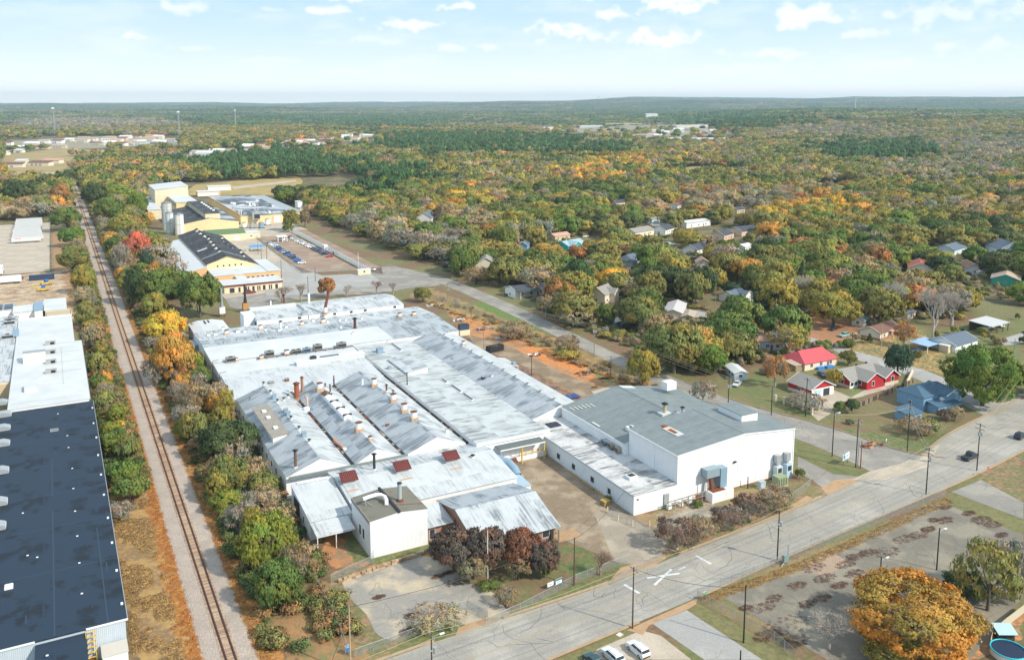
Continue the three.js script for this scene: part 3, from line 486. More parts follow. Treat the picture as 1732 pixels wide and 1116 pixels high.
{ // rusty stacks standing in the first gutter
const st = (x, y, r, h, mat, label) => { const p = G(...z3(x, y), 5.4), t = thing('exhaust_stack', label, 'exhaust stack', [p[0],5.4, p[1]]); const s = new MB(); s.cyl(0,0,0, r, r, h, 12); part('stack', s, mat, t, true); const c = new MB(); c.cyl(0, h + .3,0, r * 1.5, r * .6,.4,12); part('cap', c, M.rust, t, true); const q = new MB(); q.cyl(0,0,0, r * 1.4, r * 1.1,.6,12); part('collar', q, M.woodGrey, t, true); };
st(700,292,.75,4.6, std([.33,.09,.04],.9), 'thick rusty red exhaust stack in the first roof valley'); st(750,255,.42,5.2, std([.36,.19,.12],.9), 'thin brown exhaust stack beside the thick rusty one');
st(1035,200,.22,3.6, M.black, 'slim black exhaust pipe at the head of the middle valley');
const goose = (x, y, label, a, b) => { const p = G(...z3(x, y), 5.5), t = thing('duct_elbow', label, 'duct', [p[0],5.5, p[1]]); part('duct', new MB().tube([V(0,0,0), V(0,2.2,0), V(.1,2.9,-.4), V(.2,3,-1.4), V(.2,2.9,-2.6)],.4,8), a, t, true); part('blower', new MB().cyl(-.6,-.2,1.4,.9,.9,1.1,12), b, t, true); part('motor', new MB().box(.8,-.2,1.6,2,.9,2.8), M.blueSteel, t, true); };
goose(795,380, 'pinkish curved roof duct over a white blower in first valley', std([.5,.38,.33],.8), M.white);
const p = G(...z3(1080,720), 5.5), t = thing('duct_elbow', 'short orange-rust pipe lying along the first valley', 'duct', [p[0],5.5, p[1]]); part('pipe', new MB().tube([V(-.6,1.3,-2.4), V(-.3,.9,-.6), V(.3,.6,1.4), V(.5,.1,2.4)],.34,8), std([.48,.25,.17],.9), t, true); part('pipe_end', new MB().cyl(.6,-.3,3,.5,.5,.9,10), M.white, t, true);
}
// wide shed between the bays and the east hall
{
const F = (x, z) => lerp(6.6,5.9, (x - 92.4) / 22), t = hall(thing('factory_shed', 'wide pale factory roof with dirt streaks, sloping gently beside the gabled bays', 'factory building', [103,0,-245]), { a0: -298.6, a1: -195, prof: [[92.4,0],[92.4,6.6],[114.6,5.9],[114.6,0]], roof: M.roofD, over: 0 });
const on = (x, y) => onRoof(...zB(x, y), F), on4 = (x, y) => onRoof(...z4(x, y), F);
boxVent(t, on(668,760), 1.0,1.6, M.blueSteel); boxVent(t, on(778,945), .5,.9, M.grey); boxVent(t, onRoof(...z4(1158,108), F), .5,.8, M.dark); boxVent(t, on(1490,850), .6,.9, M.dark);
for (const [a, b, f] of [[[780,118],[835,148], on4],[[865,170],[960,232], on4],[[970,245],[1065,305], on4],[[800,665],[910,745], on],[[725,625],[765,650], on]]) { const p = f(...a), q = f(...b), x = (p[0] + q[0]) / 2, s = new MB(); s.box(x - .45, p[1] - .3, p[2], x + .45, p[1] + .28, q[2]); const m = part('skylight', s, M.white, t); const g = new MB(); g.box(x - .35, p[1] + .285, p[2] + .2, x + .3, p[1] + .31, q[2] - .2); part('skylight_pane', g, M.dark, m); }
{ const p = on(870,930), q = on(1190,975), s = new MB(), x0 = p[0], x1 = q[0], z1 = q[2] + 1, z0 = on(1020,825)[2]; s.prism([[x0,6],[x0,7.0],[x1,8.1],[x1,5.8]], 'z', z0, z1); const m = part('raised_roof', s, M.trim, t); const r = new MB(); r.slab(V(x0 - .3,7.05, z1 + .2), V(x1 + .2,8.2, z1 + .2), V(x1 + .2,8.2, z0 - .2), V(x0 - .3,7.05, z0 - .2), .1); part('raised_roof_sheet', r, M.roofA, m); pipeVent(t, on4(470,160), .16,3.6, M.dark, true, M.black); }
const s = new MB(); s.box(92.4,5.9,-194.95,114.2,6.65,-194.6); part('parapet', s, M.trim, t);
}
// the east hall
{
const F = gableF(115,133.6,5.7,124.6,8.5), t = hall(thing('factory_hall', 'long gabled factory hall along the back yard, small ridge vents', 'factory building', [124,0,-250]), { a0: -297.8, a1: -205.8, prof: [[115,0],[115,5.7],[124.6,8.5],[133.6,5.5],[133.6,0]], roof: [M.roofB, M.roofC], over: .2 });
for (let k = 0; k < 11; k++) { const z = -290 + k * 8; const s = new MB(); s.cyl(124.7,8.3, z, .35,.42,.55,10); const v = part('ridge_vent', s, M.trim, t); part('vent_hood', new MB().cyl(124.7,8.9, z, .6,.3,.18,10), M.grey, v); }
drumVent(t, onRoof(...zB(1600,680), F), .7,.9); boxVent(t, onRoof(...z7(190,410), F), .5,.8, M.dark); boxVent(t, onRoof(...z7(265,385), F), .4,.4, M.white);
const p = G(...z7(370,220), 5), q = G(...z7(520,300), 4.4); part('canopy', new MB().slab(V(133.5,5.3, q[1]), V(137.2,4.6, q[1]), V(137.2,4.6, p[1]), V(133.5,5.3, p[1]), .1), M.roofC, t); for (const z of [q[1] - .4, p[1] + .4]) boxPart('canopy_post', M.trim, t, 136.8,0, z - .08,136.95,4.5, z + .08);
boxPart('roof_unit', M.blueSteel, t, 135.4,4.9, q[1] - 2.4,136.6,5.7, q[1] - .9);
}
// long rows at the north side
{
const NF = (x, z) => z < -325 ? lerp(7.4,8.3, (z + 342) / 17) : lerp(8.3,7, (z + 325) / 25.7);
const t = hall(thing('factory_hall', 'big cross gabled hall with many small vents along its ridge', 'factory building', [89,0,-325]), { axis: 'x', a0: 43.6, a1: 134.6, prof: [[-342,0],[-342,7.4],[-325,8.3],[-299.3,7],[-299.3,0]], roof: [M.roofA, M.roofB], over: .2 });
const on = (x, y) => onRoof(...zA(x, y), NF), onB = (x, y) => onRoof(...zB(x, y), NF);
drumVent(t, on(540,495), .8,1); drumVent(t, on(920,445), .8,1.3); drumVent(t, on(1380,395), .8,1); drumVent(t, onB(40,435), .9,1.1); drumVent(t, onB(890,365), .9,1); drumVent(t, onB(1050,350), .9,.9);
for (const [x, y] of [[340,510],[420,500],[505,440],[665,470],[745,470],[1130,455],[1205,420],[1505,350]]) boxVent(t, on(x, y), .55,.8, M.trim);
for (const [x, y] of [[90,430],[225,410],[290,410],[470,390],[235,490],[375,560]]) boxVent(t, onB(x, y), .35,.8, M.white);
pipeVent(t, on(1145,440), .45,3, M.white); pipeVent(t, onB(395,490), .55,3.6, std([.10,.035,.03],.8), true, M.rust); pipeVent(t, on(975,455), .2,1, M.trim);
for (const [x, y] of [[445,570],[550,555],[690,540],[780,530],[930,515],[1025,500],[320,590],[1180,490],[1250,485]]) { const v = on(x, y), s = new MB(); s.box(v[0] - 1.1, v[1] - .2, v[2] - .9, v[0] + 1.1, v[1] + .12, v[2] + .9); part('skylight', s, M.grey, t); }
{ const s = new MB(), e = G(...zB(665,505), 7)[0]; s.slab(V(43.4,7.0,-299.2), V(e, 7.0,-299.2), V(e, 7.88,-316.5), V(43.4,7.88,-316.5), .06); for (let i = 1; i < s.p.length; i += 3) s.p[i] += .05; part('white_coating', s, M.whiteRoof, t); }
{ const s = new MB(), p = G(...zA(205,600), 5); s.box(41.4,3.2, p[1] - 4,43.6,5.6, p[1] + 4); part('wall_unit', s, M.blueSteel, t); }
}
const rowF = [];
{
const mk = (label, z0, z1, h0, h1, x1, roof) => { rowF.push((x, z) => lerp(h0, h1, (z - z0) / (z1 - z0))); return hall(thing('factory_shed', label, 'factory building', [70,0, (z0 + z1) / 2],0, 'low sheds in rows'), { axis: 'x', a0: 43.9, a1: x1, prof: [[z0,0],[z0, h0],[z1, h1],[z1,0]], roof, over: 0 }); };
const a = mk('low white shed roof directly before the cross hall, air units along its gutter', -299.0,-284.6,6.7,6.1,91.9, M.whiteRoof), b = mk('low grey-streaked shed roof where the gabled bays begin', -284.2,-262.8,6.9,5.6,91.4, M.roofC);
const F = (x, z) => 6.75; const at = (x, y) => onRoof(...zA(x, y), F);
for (const [x, y, w, d, h] of [[590,800,3.2,1.8,1.7],[1020,735,3,1.8,1.8],[1290,705,1.6,1.5,1.2],[1345,700,1.6,1.5,1.3],[1555,665,3,1.8,1.9]]) hvac(a, at(x, y), w, d, h, std([.26,.25,.235],.7));
hvac(a, at(1435,690), 2.6,1.6,1.5, M.blueSteel); hvac(a, onRoof(...zB(245,705), F), 3.2,1.8,1.8, std([.26,.25,.235],.7)); drumVent(a, at(1210,720), .9,1.1); drumVent(a, at(930,765), .7,.6); drumVent(a, at(650,790), .6,.5);
{ const y = 6.95, z = -297.5; part('gas_pipe', new MB().bar(V(58, y, z), V(92, y, z), .18).bar(V(58, y + .1, z + .8), V(92, y + .1, z + .8), .18), M.dark, a); for (let x = 58; x < 92; x += 3.4) boxPart('pipe_stand', M.grey, a, x - .1,6.3, z - .2, x + .1, y, z + 1); }
{ const x0 = G(...zA(1330,850), 7)[0], s = new MB(); s.box(x0,5.6,-285.8,91.6,8.0,-282.8); const m = part('monitor', s, M.whiteRoof, b); boxPart('monitor_cap', M.trim, m, x0 - .2,8.02,-286,91.7,8.14,-282.6); hvac(b, [x0 + 6,8.1,-284.4],2,1.4,.9, M.dark); boxPart('solar_panel', std([.12,.14,.18],.4), b, x0 + 8.5,8.2,-285.6, x0 + 15,8.35,-284.2); }
const on = (x, y) => onRoof(...z3(x, y), rowF[1]); boxVent(b, on(470,148), .7,.5, M.woodGrey); boxVent(b, on(610,128), .6,.8, M.rust);
for (let k = 0; k < 5; k++) { windowPart(b, 'w', -281 + k * 3.6,-279.4 + k * 3.6,2.4,4.4,43.9, M.dark); windowPart(a, 'w', -297 + k * 2.4,-295.8 + k * 2.4,2.4,4.4,43.9, M.dark); }
for (const z of [-299,-284.4]) { part('downpipe_frame', new MB().bar(V(43.6,0, z), V(43.6,7.6, z), .12).bar(V(43.6,7.6, z), V(45.6,7.8, z), .12).bar(V(42.2,5, z + 1), V(43.6,6.9, z + 1), .14), M.dark, b); }
}
{ // the block behind
const t = hall(thing('factory_hall', 'low white hall at the far north end, brown leaning chimney at its corner', 'factory building', [109,0,-354]), { axis: 'x', a0: 88, a1: 128.6, prof: [[-366,0],[-366,9],[-356,10.2],[-342.6,9],[-342.6,0]], roof: [M.roofA, M.roofA], over: .2 });
for (const x of [98,105,111,124]) windowPart(t, 's', x, x + 1.3,7.7,8.6,-342.6, M.dark, 'wall_vent');
const c = G(...zB(60,320), 9.2), ch = thing('chimney', 'tall maroon chimney leaning above a white base, behind the cross hall', 'chimney', [c[0],3.4, c[1] + .6]);
part('base', new MB().tube([V(0,0,0), V(.1,8.2,0)],.9,12,.75), M.white, ch, true); part('shaft', new MB().tube([V(.1,8.2,0), V(1.9,15,-.3)],.62,12,.5), M.maroon, ch, true); part('collar', new MB().cyl(0,5.6,0,1.5,1.1,.7,12), M.rustStain, ch, true);
const u = hall(thing('factory_annex', 'flat-roofed white block with open dark bay, joined before the north hall', 'factory building', [77,0,-350]), { axis: 'x', a0: 67.6, a1: 87.6, prof: [[-358,0],[-358,9.3],[-342.6,9],[-342.6,0]], roof: M.roofA, over: .2 });
boxPart('rear_parapet', M.whiteRoof, u, 68,8.6,-361,87,10.4,-358.4); boxPart('stair_tower', M.wallShade, u, 63.4,0,-355,67.5,10.4,-347.5); windowPart(u, 's', 83.5,85,7.7,8.6,-342.6, M.dark, 'wall_vent'); windowPart(u, 'w', -347,-344,4.4,8,67.6, M.dark, 'bay_opening');
boxVent(u, [86.6,9,-343.8],1.1,1.3, M.steel); pipeVent(u, [77,9.2,-361],.3,3, M.trim, false); pipeVent(u, [83,9.2,-363],.35,4.4, M.maroon); pipeVent(u, [93,9.4,-361],.5,4.2, M.trim, false);
const w = hall(thing('factory_annex', 'small white shed with rounded roof at the rail side corner', 'factory building', [52,0,-362]), { a0: -368, a1: -343, prof: [[45.2,0],[45.2,4.6],[48.5,5.5],[54.5,5.5],[58.6,4.6],[58.6,0]], roof: M.whiteRoof, over: .15 });
boxPart('roof_hatch', M.dark, w, 50.6,5.5,-366,51.2,5.7,-361); boxPart('roof_hatch', M.dark, w, 52.2,5.5,-366.5,52.7,5.7,-362.4);
for (const [px, py, l] of [[zA(495,300)[0], zA(0,300)[1], 'rusty cyclone on legs behind the factory, next to the trees'],[zA(755,205)[0], zA(0,250)[1], 'tall dark stack on an orange base behind the factory']]) {
const p = G(px, py, 0), q = thing('cyclone_stack', l, 'stack', [p[0],0, p[1]]);
part('stack', new MB().cyl(0,4.4,0,.9,.55,2.4,10).cyl(0,6.8,0,.5,.5,6,10), l.includes('orange') ? M.dark : M.grey, q, true); part('base', new MB().box(-1.2,1.6,-1.2,1.2,4.4,1.2), l.includes('orange') ? std([.5,.26,.09],.9) : M.white, q, true);
for (const [x, z] of [[-1.1,-1.1],[1.1,-1.1],[1.1,1.1],[-1.1,1.1]]) part('leg', new MB().box(x - .12,0, z - .12, x + .12,1.6, z + .12), M.rust, q, true);
}
}
// front range along the court
{
const F = (x, z) => lerp(6.6,4.6, (z + 190) / 13.8), t = hall(thing('factory_range', 'front factory range with white sloping roof and three dark red ridge hoods', 'factory building', [74,0,-186]), { axis: 'x', a0: 54.4, a1: 94.2, prof: [[-198.4,0],[-198.4,5.4],[-190,6.6],[-176.2,4.6],[-176.2,0]], roof: [M.roofA, M.roofC], over: .3 });
for (const [a, b] of [[[525,130],[735,190]],[[1050,15],[1258,75]]].map(q => q.map(p => z5(...p))).concat([[z4(765,785), z4(955,840)]])) {
const x0 = G(...a, 8.0)[0] + .5, x1 = G(...b, 7.2)[0], zb = -189.4; const s = new MB(); s.box(x0 + .2,5.8, zb - 1.6, x1 - .2,7.5, zb + 1.6); const m = part('ridge_hood', s, M.whiteRoof, t);
const r = new MB(); r.slab(V(x0 - .3,7.25, zb + 2.4), V(x1 + .3,7.25, zb + 2.4), V(x1 + .3,8.6, zb - .2), V(x0 - .3,8.6, zb - .2), .12).slab(V(x0 - .3,8.6, zb - .2), V(x1 + .3,8.6, zb - .2), V(x1 + .3,7.8, zb - 2.2), V(x0 - .3,7.8, zb - 2.2), .12); part('red_hood_roof', r, M.redMetal, m);
const k = new MB(); for (let i = 0; i < 7; i++) { const x = lerp(x0 + .4, x1 - .4, i / 6); k.bar(V(x, 7.36, zb + 2.2), V(x, 8.66, zb - .1), .1); } part('hood_rib', k, std([.30,.10,.085],.7), m);
boxPart('rust_stain_flashing', M.rustStain, t, x0, F(0, zb + 4.4) - .1, zb + 4.2, x1 - .4, F(0, zb + 4.4) + .05, zb + 4.7);
}
pipeVent(t, onRoof(...z4(175,925), () => 6.2), .34,3.8, M.dark); pipeVent(t, onRoof(...z6(505,170), F), .3,.5, M.rustStain);
boxPart('rear_flashing', M.greenRoof[0], t, 45,5.2,-199.1,75,5.8,-198.6);
const p = thing('duct', 'fat blue-grey bent duct at the end of the front range', 'duct', [96.4,0,-186]);
part('duct', new MB().tube([V(-2,3.2,-3.6), V(.4,3.3,-3.2), V(1.6,3.1,-1.4), V(1.9,2.4,.8), V(1.9,1.2,2.6)],1.15,12), M.blueSteel, p, true); part('fan_box', new MB().box(-1.8,0,-7.4,1.6,3.6,-3.6), std([.26,.40,.52],.5), p, true); part('duct_foot', new MB().box(.6,0,1.6,3.2,1.4,3.8), M.steel, p, true);
const sh = hall(thing('lean_to', 'small flat blue-roofed lean-to by the court, at the range end', 'lean-to', [94,0,-175]), { axis: 'x', a0: 91.4, a1: 97, prof: [[-180,0],[-180,3.2],[-174.2,2.9],[-174.2,0]], roof: std([.35,.47,.55],.6), over: .2 });
boxPart('door', M.trim, sh, 94,0,-174.18,95.2,2.2,-174.1);
}
{
const t = hall(thing('lean_to', 'white lean-to with dark side opening and a porch roof, beside the boiler house', 'lean-to', [49,0,-184]), { axis: 'x', a0: 44.4, a1: 53.6, prof: [[-194,0],[-194,6.2],[-177.6,4.3],[-177.6,0]], roof: M.roofC, wall: M.wallShade, over: .2 });
boxPart('ridge_cap', M.white, t, 45.6,6.25,-193.8,53,6.5,-193.2); windowPart(t, 'w', -192,-186.5,.4,4.6,44.4, M.dark, 'bay_opening'); windowPart(t, 'w', -184,-182.8,1.4,3,44.4, M.dark);
part('porch_roof', new MB().slab(V(44.2,3.5,-171.8), V(52.6,3.5,-171.8), V(52.6,4.1,-177.5), V(44.2,4.1,-177.5), .1), M.roofA, t); part('porch_beam', new MB().box(44.2,3.2,-171.95,52.6,3.38,-171.8), M.trim, t);
for (const x of [44.4,48.4]) boxPart('porch_post', M.trim, t, x - .08,0,-172, x + .08,3.3,-171.84);
}
// boiler house
{
const t = thing('boiler_house', 'white metal boiler house with tan roof, curved white duct and tall stack', 'boiler house', [59.8,0,-170]), x0 = 53.4, x1 = 66.2, z0 = -176.6, z1 = -164.2, F = gableF(x0, x1,8.2,59.8,8.9);
hall(t, { a0: z0, a1: z1, prof: [[x0,0],[x0,8.2],[59.8,8.9],[x1,8.2],[x1,0]], roof: M.boilerRoof, over: .05, wall: std([.99,1,1.02],.55, { map: T_wall, bumpMap: bumpRibs, bumpScale: .05 }) });
part('ridge_duct', new MB().box(59.55,8.7, z0 - .2,60.05,9.25, z1 + .25), M.dark, t); boxPart('eave_trim', M.tan, t, x0 - .16,7.5, z0, x0 - .02,8.3, z1);
for (const z of [-171.5,-169.2]) windowPart(t, 'w', z, z + 1.2,2.4,4.6, x0, M.dark, 'window');
const q = [onRoof(...z5(735,385), F), onRoof(...z5(950,350), F), onRoof(...z5(1010,400), F), onRoof(...z5(1000,460), F)], d = new MB();
d.tube([V(54.2,9.9,-171.2), V(55.5,9.95,-171.6), V(57.4,9.95,-171.9), V(58.4,9.9,-171.5), V(58.9,9.8,-170.5), V(58.8,9.6,-169.2), V(58.6,8.7,-168.6)],.42,10); part('roof_duct', d, M.white, t);
part('duct_stand', new MB().bar(V(54.8,8.2,-170.8), V(54.8,9.6,-171.4), .1).bar(V(54.8,8.2,-172), V(54.8,9.6,-171.4), .1).bar(V(54.8,9.4,-171.4), V(56.4,8.4,-169.4), .1), M.steel, t);
const c = onRoof(...z5(1150,395), F), s = new MB(); s.cyl(c[0],8.2, c[2],.5,.44,4.6,14); const k = part('chimney_stack', s, std([.36,.42,.42],.5), t); part('rusty_collar', new MB().cyl(c[0],8.3, c[2],1.0,.6,.9,12), M.rust, k); part('stack_rim', new MB().cyl(c[0],12.7, c[2],.54,.54,.16,14), M.dark, k);
part('roof_seam', new MB().bar(V(59.8,8.95,-167.6), V(66,8.3,-166.8), .08), M.rust, t);
}
// brick office under a metal roof
{
const t = thing('office_building', 'brick office under a wide streaked metal gable roof, behind the purple trees', 'office', [82,0,-163]);
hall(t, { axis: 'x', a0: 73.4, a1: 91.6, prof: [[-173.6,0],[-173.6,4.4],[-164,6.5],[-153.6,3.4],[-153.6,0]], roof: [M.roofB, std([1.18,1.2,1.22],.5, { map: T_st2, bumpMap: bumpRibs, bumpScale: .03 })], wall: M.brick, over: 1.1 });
for (let k = 0; k < 6; k++) windowPart(t, 's', 75 + k * 2.7,76.6 + k * 2.7,.9,2.4,-153.6, M.glass);
boxPart('porch_post', M.woodGrey, t, 91.3,0,-151.9,91.6,2.95,-151.6); boxPart('door', M.dark, t, 90.2,0,-153.58,91.2,2.2,-153.5);
part('link_roof', new MB().slab(V(66.3,3.4,-164.6), V(72.6,3.4,-164.6), V(72.6,4.5,-173), V(66.3,4.5,-173), .1), M.roofA, t); part('link_wall', new MB().box(66.8,0,-171,73.3,3.5,-165.6), M.brick, t); windowPart(t, 's', 67.2,68.4,.2,2.4,-165.6, M.dark, 'door');
}
// loading dock
{
const t = thing('loading_dock', 'covered loading dock with yellow rails under a grey canopy roof', 'loading dock', [105,0,-195]);
part('canopy_roof', new MB().slab(V(97.8,4.9,-191.8), V(111.2,4.9,-191.8), V(111.2,5.2,-198.6), V(97.8,5.2,-198.6), .18), std([.12,.145,.145],.6), t); part('fascia', new MB().box(97.8,4.62,-191.95,111.2,4.9,-191.72), M.trim, t);
boxPart('dock_platform', M.white, t, 98.4,0,-195,112.4,1.25,-193.6); boxPart('back_wall', std([.16,.14,.105],.9), t, 97.8,0,-198.9,112.6,5,-198.6); windowPart(t, 's', 101,104,1.3,4.2,-198.6, M.dark, 'dock_door'); windowPart(t, 's', 105.4,109,1.3,4.2,-198.6, std([.40,.37,.30],.8), 'dock_door');
for (const x of [98.1,104.3,111]) boxPart('canopy_post', x > 104 ? M.yellowPaint : M.grey, t, x - .14,0,-192.2, x + .14,4.7,-191.9);
const r = new MB(); for (const y of [1.75,2.3]) r.box(104.3, y, -193.72,112.2, y + .12,-193.6); part('guard_rail', r, M.yellowPaint, t); for (let x = 104.4; x < 112.4; x += 1.95) boxPart('rail_post', M.yellowPaint, t, x - .06,1.25,-193.74, x + .06,2.4,-193.58);
part('ramp_plate', new MB().slab(V(98.8,1.3,-191.6), V(102.8,1.1,-191.2), V(103.2,1.3,-193.5), V(98.8,1.5,-193.5), .2), M.rust, t);
}
// white annex and the tall warehouse
{
const t = thing('warehouse_annex', 'low white annex with stained flat roof beside the yard, under the tall warehouse', 'annex', [119,0,-180]), x0 = 113, x1 = 125.4, w = new MB(); w.box(x0,0,-204.8, x1,4.75,-154.4); part('wall', w, M.wallShade, t);
part('roof', new MB().slab(V(x0 - .15,4.85,-154.2), V(x1 + .0,5.15,-154.2), V(x1 + .0,5.15,-208), V(x0 - .15,4.85,-208), .09), std([.97,.97,.97],.6, { map: streak(1.05,51,[.17,.17,.17],[.62,.62,.61]) }), t);
boxPart('lit_south_face', M.white, t, x0 + .02,0,-154.39, x1 - .02,4.72,-154.34); boxPart('corner_trim', M.trim, t, x0 - .05,0,-154.45, x0 + .12,4.75,-154.3);  // white overlay paints the sunlit south face over the shaded wall tint
for (const [x, y] of [[312,470],[388,525],[478,595],[567,655]]) { const z = G(...z9(x, y), 1.9); windowPart(t, 'w', z[1] - .7, z[1] + .7,1.2,2.5, x0, M.dark, 'wall_vent', .08, M.grey); }
windowPart(t, 'w', -199,-198,.1,2.2, x0, M.dark, 'door'); windowPart(t, 'w', -195.6,-195,1.6,3, x0, M.dark);
for (const z of [-186,-175.5,-165]) boxPart('panel_joint', M.trim, t, x0 - .06,0, z - .08, x0 + .01,4.7, z + .08); boxPart('wall_lamp', M.dark, t, 113.9,3.6,-154.35,114.2,3.85,-154.1);
boxPart('eave_gutter', M.grey, t, x0 - .32,4.6,-204, x0 - .16,4.8,-154.2);
{ const p = G(...z9(705,580), 5.1), s = new MB(); s.box(p[0] - 1.1,5, p[1] - 1, p[0] + 1.1,5.7, p[1] + 1); const v = part('roof_unit', s, M.white, t); part('unit_grille', new MB().box(p[0] - .8,5.71, p[1] - .7, p[0] + .8,5.78, p[1] + .7), M.dark, v); }
{ const p = G(...z7(795,800), 5.2); part('roof_patch', new MB().box(p[0] - 1.8,5.0, p[1] - 1.6, p[0] + 1.6,5.28, p[1] + 1.5), std([.03,.035,.06],.9), t); }
const q = thing('roof_duct_run', 'row of round metal ducts against the warehouse wall above the annex roof', 'duct', [124.6,5.2,-176]), p0 = G(...z9(560,400), 5.6), p1 = G(...z9(645,440), 5.6);
for (let k = 0; k < 3; k++) { const z = lerp(p0[1], p1[1], k / 2); part('fan_drum', new MB().tube([V(122.9,5.9, z), V(124.6,6.0, z)],.75,12), k ? std([.36,.30,.24],.7) : M.steel, q); } part('duct_pipe', new MB().tube([V(122,5.6, p0[1] - 1.5), V(123.4,6.2, p0[1] - 1), V(124.4,6.6, p1[1])],.3,8), M.steel, q);
}
{
const t = thing('warehouse', 'tall white metal warehouse with green-grey roof and a lower rear section', 'warehouse', [144,0,-178]);
const wallM = std([1.0,1.0,1.0],.55, { map: T_wall, bumpMap: bumpWide, bumpScale: .03 });
const sec = (x0, x1, xr, eave, ridge, z0, z1, nm) => {
const w = new MB(); w.prism([[x0,0],[x0, eave - .14],[xr, ridge - .14],[x1, eave - .14],[x1,0]], 'z', z0, z1); part(nm, w, wallM, t);
const n = Math.round((z1 - z0) / 1.25);
for (let k = 0; k < n; k++) for (const s of [-1,1]) { const a = lerp(z0, z1, k / n) + (k ? .015 : -.1), b = lerp(z0, z1, (k + 1) / n) - (k < n - 1 ? .015 : -.1), xe = s < 0 ? x0 - .25 : x1 + .25, ye = eave - .05, m = new MB(); s < 0 ? m.slab(V(xe, ye, b), V(xr, ridge, b), V(xr, ridge, a), V(xe, ye, a), .1) : m.slab(V(xr, ridge, b), V(xe, ye, b), V(xe, ye, a), V(xr, ridge, a), .1); part('roof_panel', m, M.greenRoof[Math.floor(rnd() * 3)], t); }
part('ridge_cap', new MB().slab(V(xr - .25, ridge + .05, z1), V(xr + .25, ridge + .05, z1), V(xr + .25, ridge + .05, z0), V(xr - .25, ridge + .05, z0), .06), M.greenRoof[2], t);
for (const [xa, ya, xb, yb] of [[x0 - .3, eave - .1, xr, ridge - .04],[xr, ridge - .04, x1 + .3, eave - .1]]) { part('gable_trim', new MB().slab(V(xa, ya, z1 + .22), V(xb, yb, z1 + .22), V(xb, yb, z1 + .1), V(xa, ya, z1 + .1), .32), M.trim, t); }
part('eave_gutter', new MB().box(x0 - .42, eave - .4, z0, x0 - .26, eave - .08, z1), M.trim, t);
};
sec(124.2,162.6,143.4,8.2,11.3,-205,-174.1, 'rear_wall'); sec(125.5,162.6,146,12.1,13.7,-174,-154.5, 'front_wall');
const FR = gableF(124.2,162.6,8.2,143.4,11.3), FF = gableF(125.5,162.6,12.1,146,13.7);
{ const p = onRoof(...z9(902,105), () => 11); boxPart('roof_unit', M.white, t, p[0] - 1.7,10.4, p[2] - 1.2, p[0] + 1.7,12.7, p[2] + 1.4); part('white_roof_strip', new MB().slab(V(143.6,11.36,-202.6), V(p[0] - 1.6, FR(p[0],0) + .12,-202.6), V(p[0] - 1.6, FR(p[0],0) + .12,-205), V(143.6,11.36,-205), .05), M.whiteRoof, t); }
{ const a = onRoof(...z9(1280,285), FF), x0 = a[0] - .2, x1 = x0 + 5.4, s = new MB(), za = a[2] - 8.5, zb = a[2] + .4; s.box(x0,11, za, x1, FF(x0,0) + 1.5, zb); const u = part('roof_house', s, M.white, t); part('roof_house_lid', new MB().box(x0 - .1, FF(x0,0) + 1.52, za - .1, x1 + .1, FF(x0,0) + 1.66, zb + .1), M.greenRoof[1], u); }
{ const p = onRoof(...z9(880,245), FR); pipeVent(t, p, .5,2.6, std([.45,.38,.24],.7)); boxPart('vent_base', M.whiteRoof, t, p[0] - 1.6, p[1] - .3, p[2] - 1.2, p[0] + 1.6, p[1] + .32, p[2] + 1.2); const q = onRoof(...z9(973,245), FR); pipeVent(t, q, .35,1.6, M.grey); boxPart('vent_base', M.whiteRoof, t, q[0] - 1.4, q[1] - .3, q[2] - 1, q[0] + 1.4, q[1] + .3, q[2] + 1); }
{ const p = onRoof(...z9(702,330), FR); boxPart('roof_unit', M.white, t, p[0] - 1, p[1] - .2, p[2] - .9, p[0] + 1, p[1] + .8, p[2] + .9); part('unit_fan', new MB().cyl(p[0], p[1] + .8, p[2],.5,.5,.1,10), M.dark, t); }
for (const [x, y, m] of [[888,318, M.rust],[905,330, std([.62,.47,.40],.8)],[922,340, M.rust],[945,350, M.whiteRoof]]) { const p = onRoof(...z9(x, y), FF), w = m === M.rust ? .55 : 1.1; part('skylight', new MB().slab(V(p[0] - w, p[1] + .12 - w * .08, p[2] + 1.5), V(p[0] + w, p[1] + .12 + w * .08, p[2] + 1.5), V(p[0] + w, p[1] + .12 + w * .08, p[2] - 1.5), V(p[0] - w, p[1] + .12 - w * .08, p[2] - 1.5), .07), m, t); }
for (let k = 0; k < 6; k++) { const p = onRoof(...z9(395 + k * 21,222 - k * 4), FR); part('skylight', new MB().slab(V(p[0] - .2, p[1] + .1, p[2] + 1.3), V(p[0] + .2, p[1] + .12, p[2] + 1.3), V(p[0] + .2, p[1] + .12, p[2] - 1.3), V(p[0] - .2, p[1] + .1, p[2] - 1.3), .05), std([.55,.57,.45],.6), t); }
{ const p = onRoof(...z9(520,303), FR); part('skylight', new MB().slab(V(p[0] - .3, p[1] + .1, p[2] + 1.8), V(p[0] + .3, p[1] + .13, p[2] + 1.8), V(p[0] + .3, p[1] + .13, p[2] - 1.8), V(p[0] - .3, p[1] + .1, p[2] - 1.8), .05), M.whiteRoof, t); }
part('corner_joint', new MB().box(125.42,5,-163.4,125.5,12,-163.2), M.trim, t); boxPart('wall_vent', M.white, t, 125.3,6.2,-161.6,125.5,6.7,-159.6); boxPart('corner_trim', M.trim, t, 125.4,0,-154.55,125.75,12,-154.4); boxPart('corner_trim', M.trim, t, 162.4,0,-154.55,162.75,12,-154.4); boxPart('wall_lamp', M.dark, t, 142.6,6.8,-154.5,143.4,7.15,-154.1);
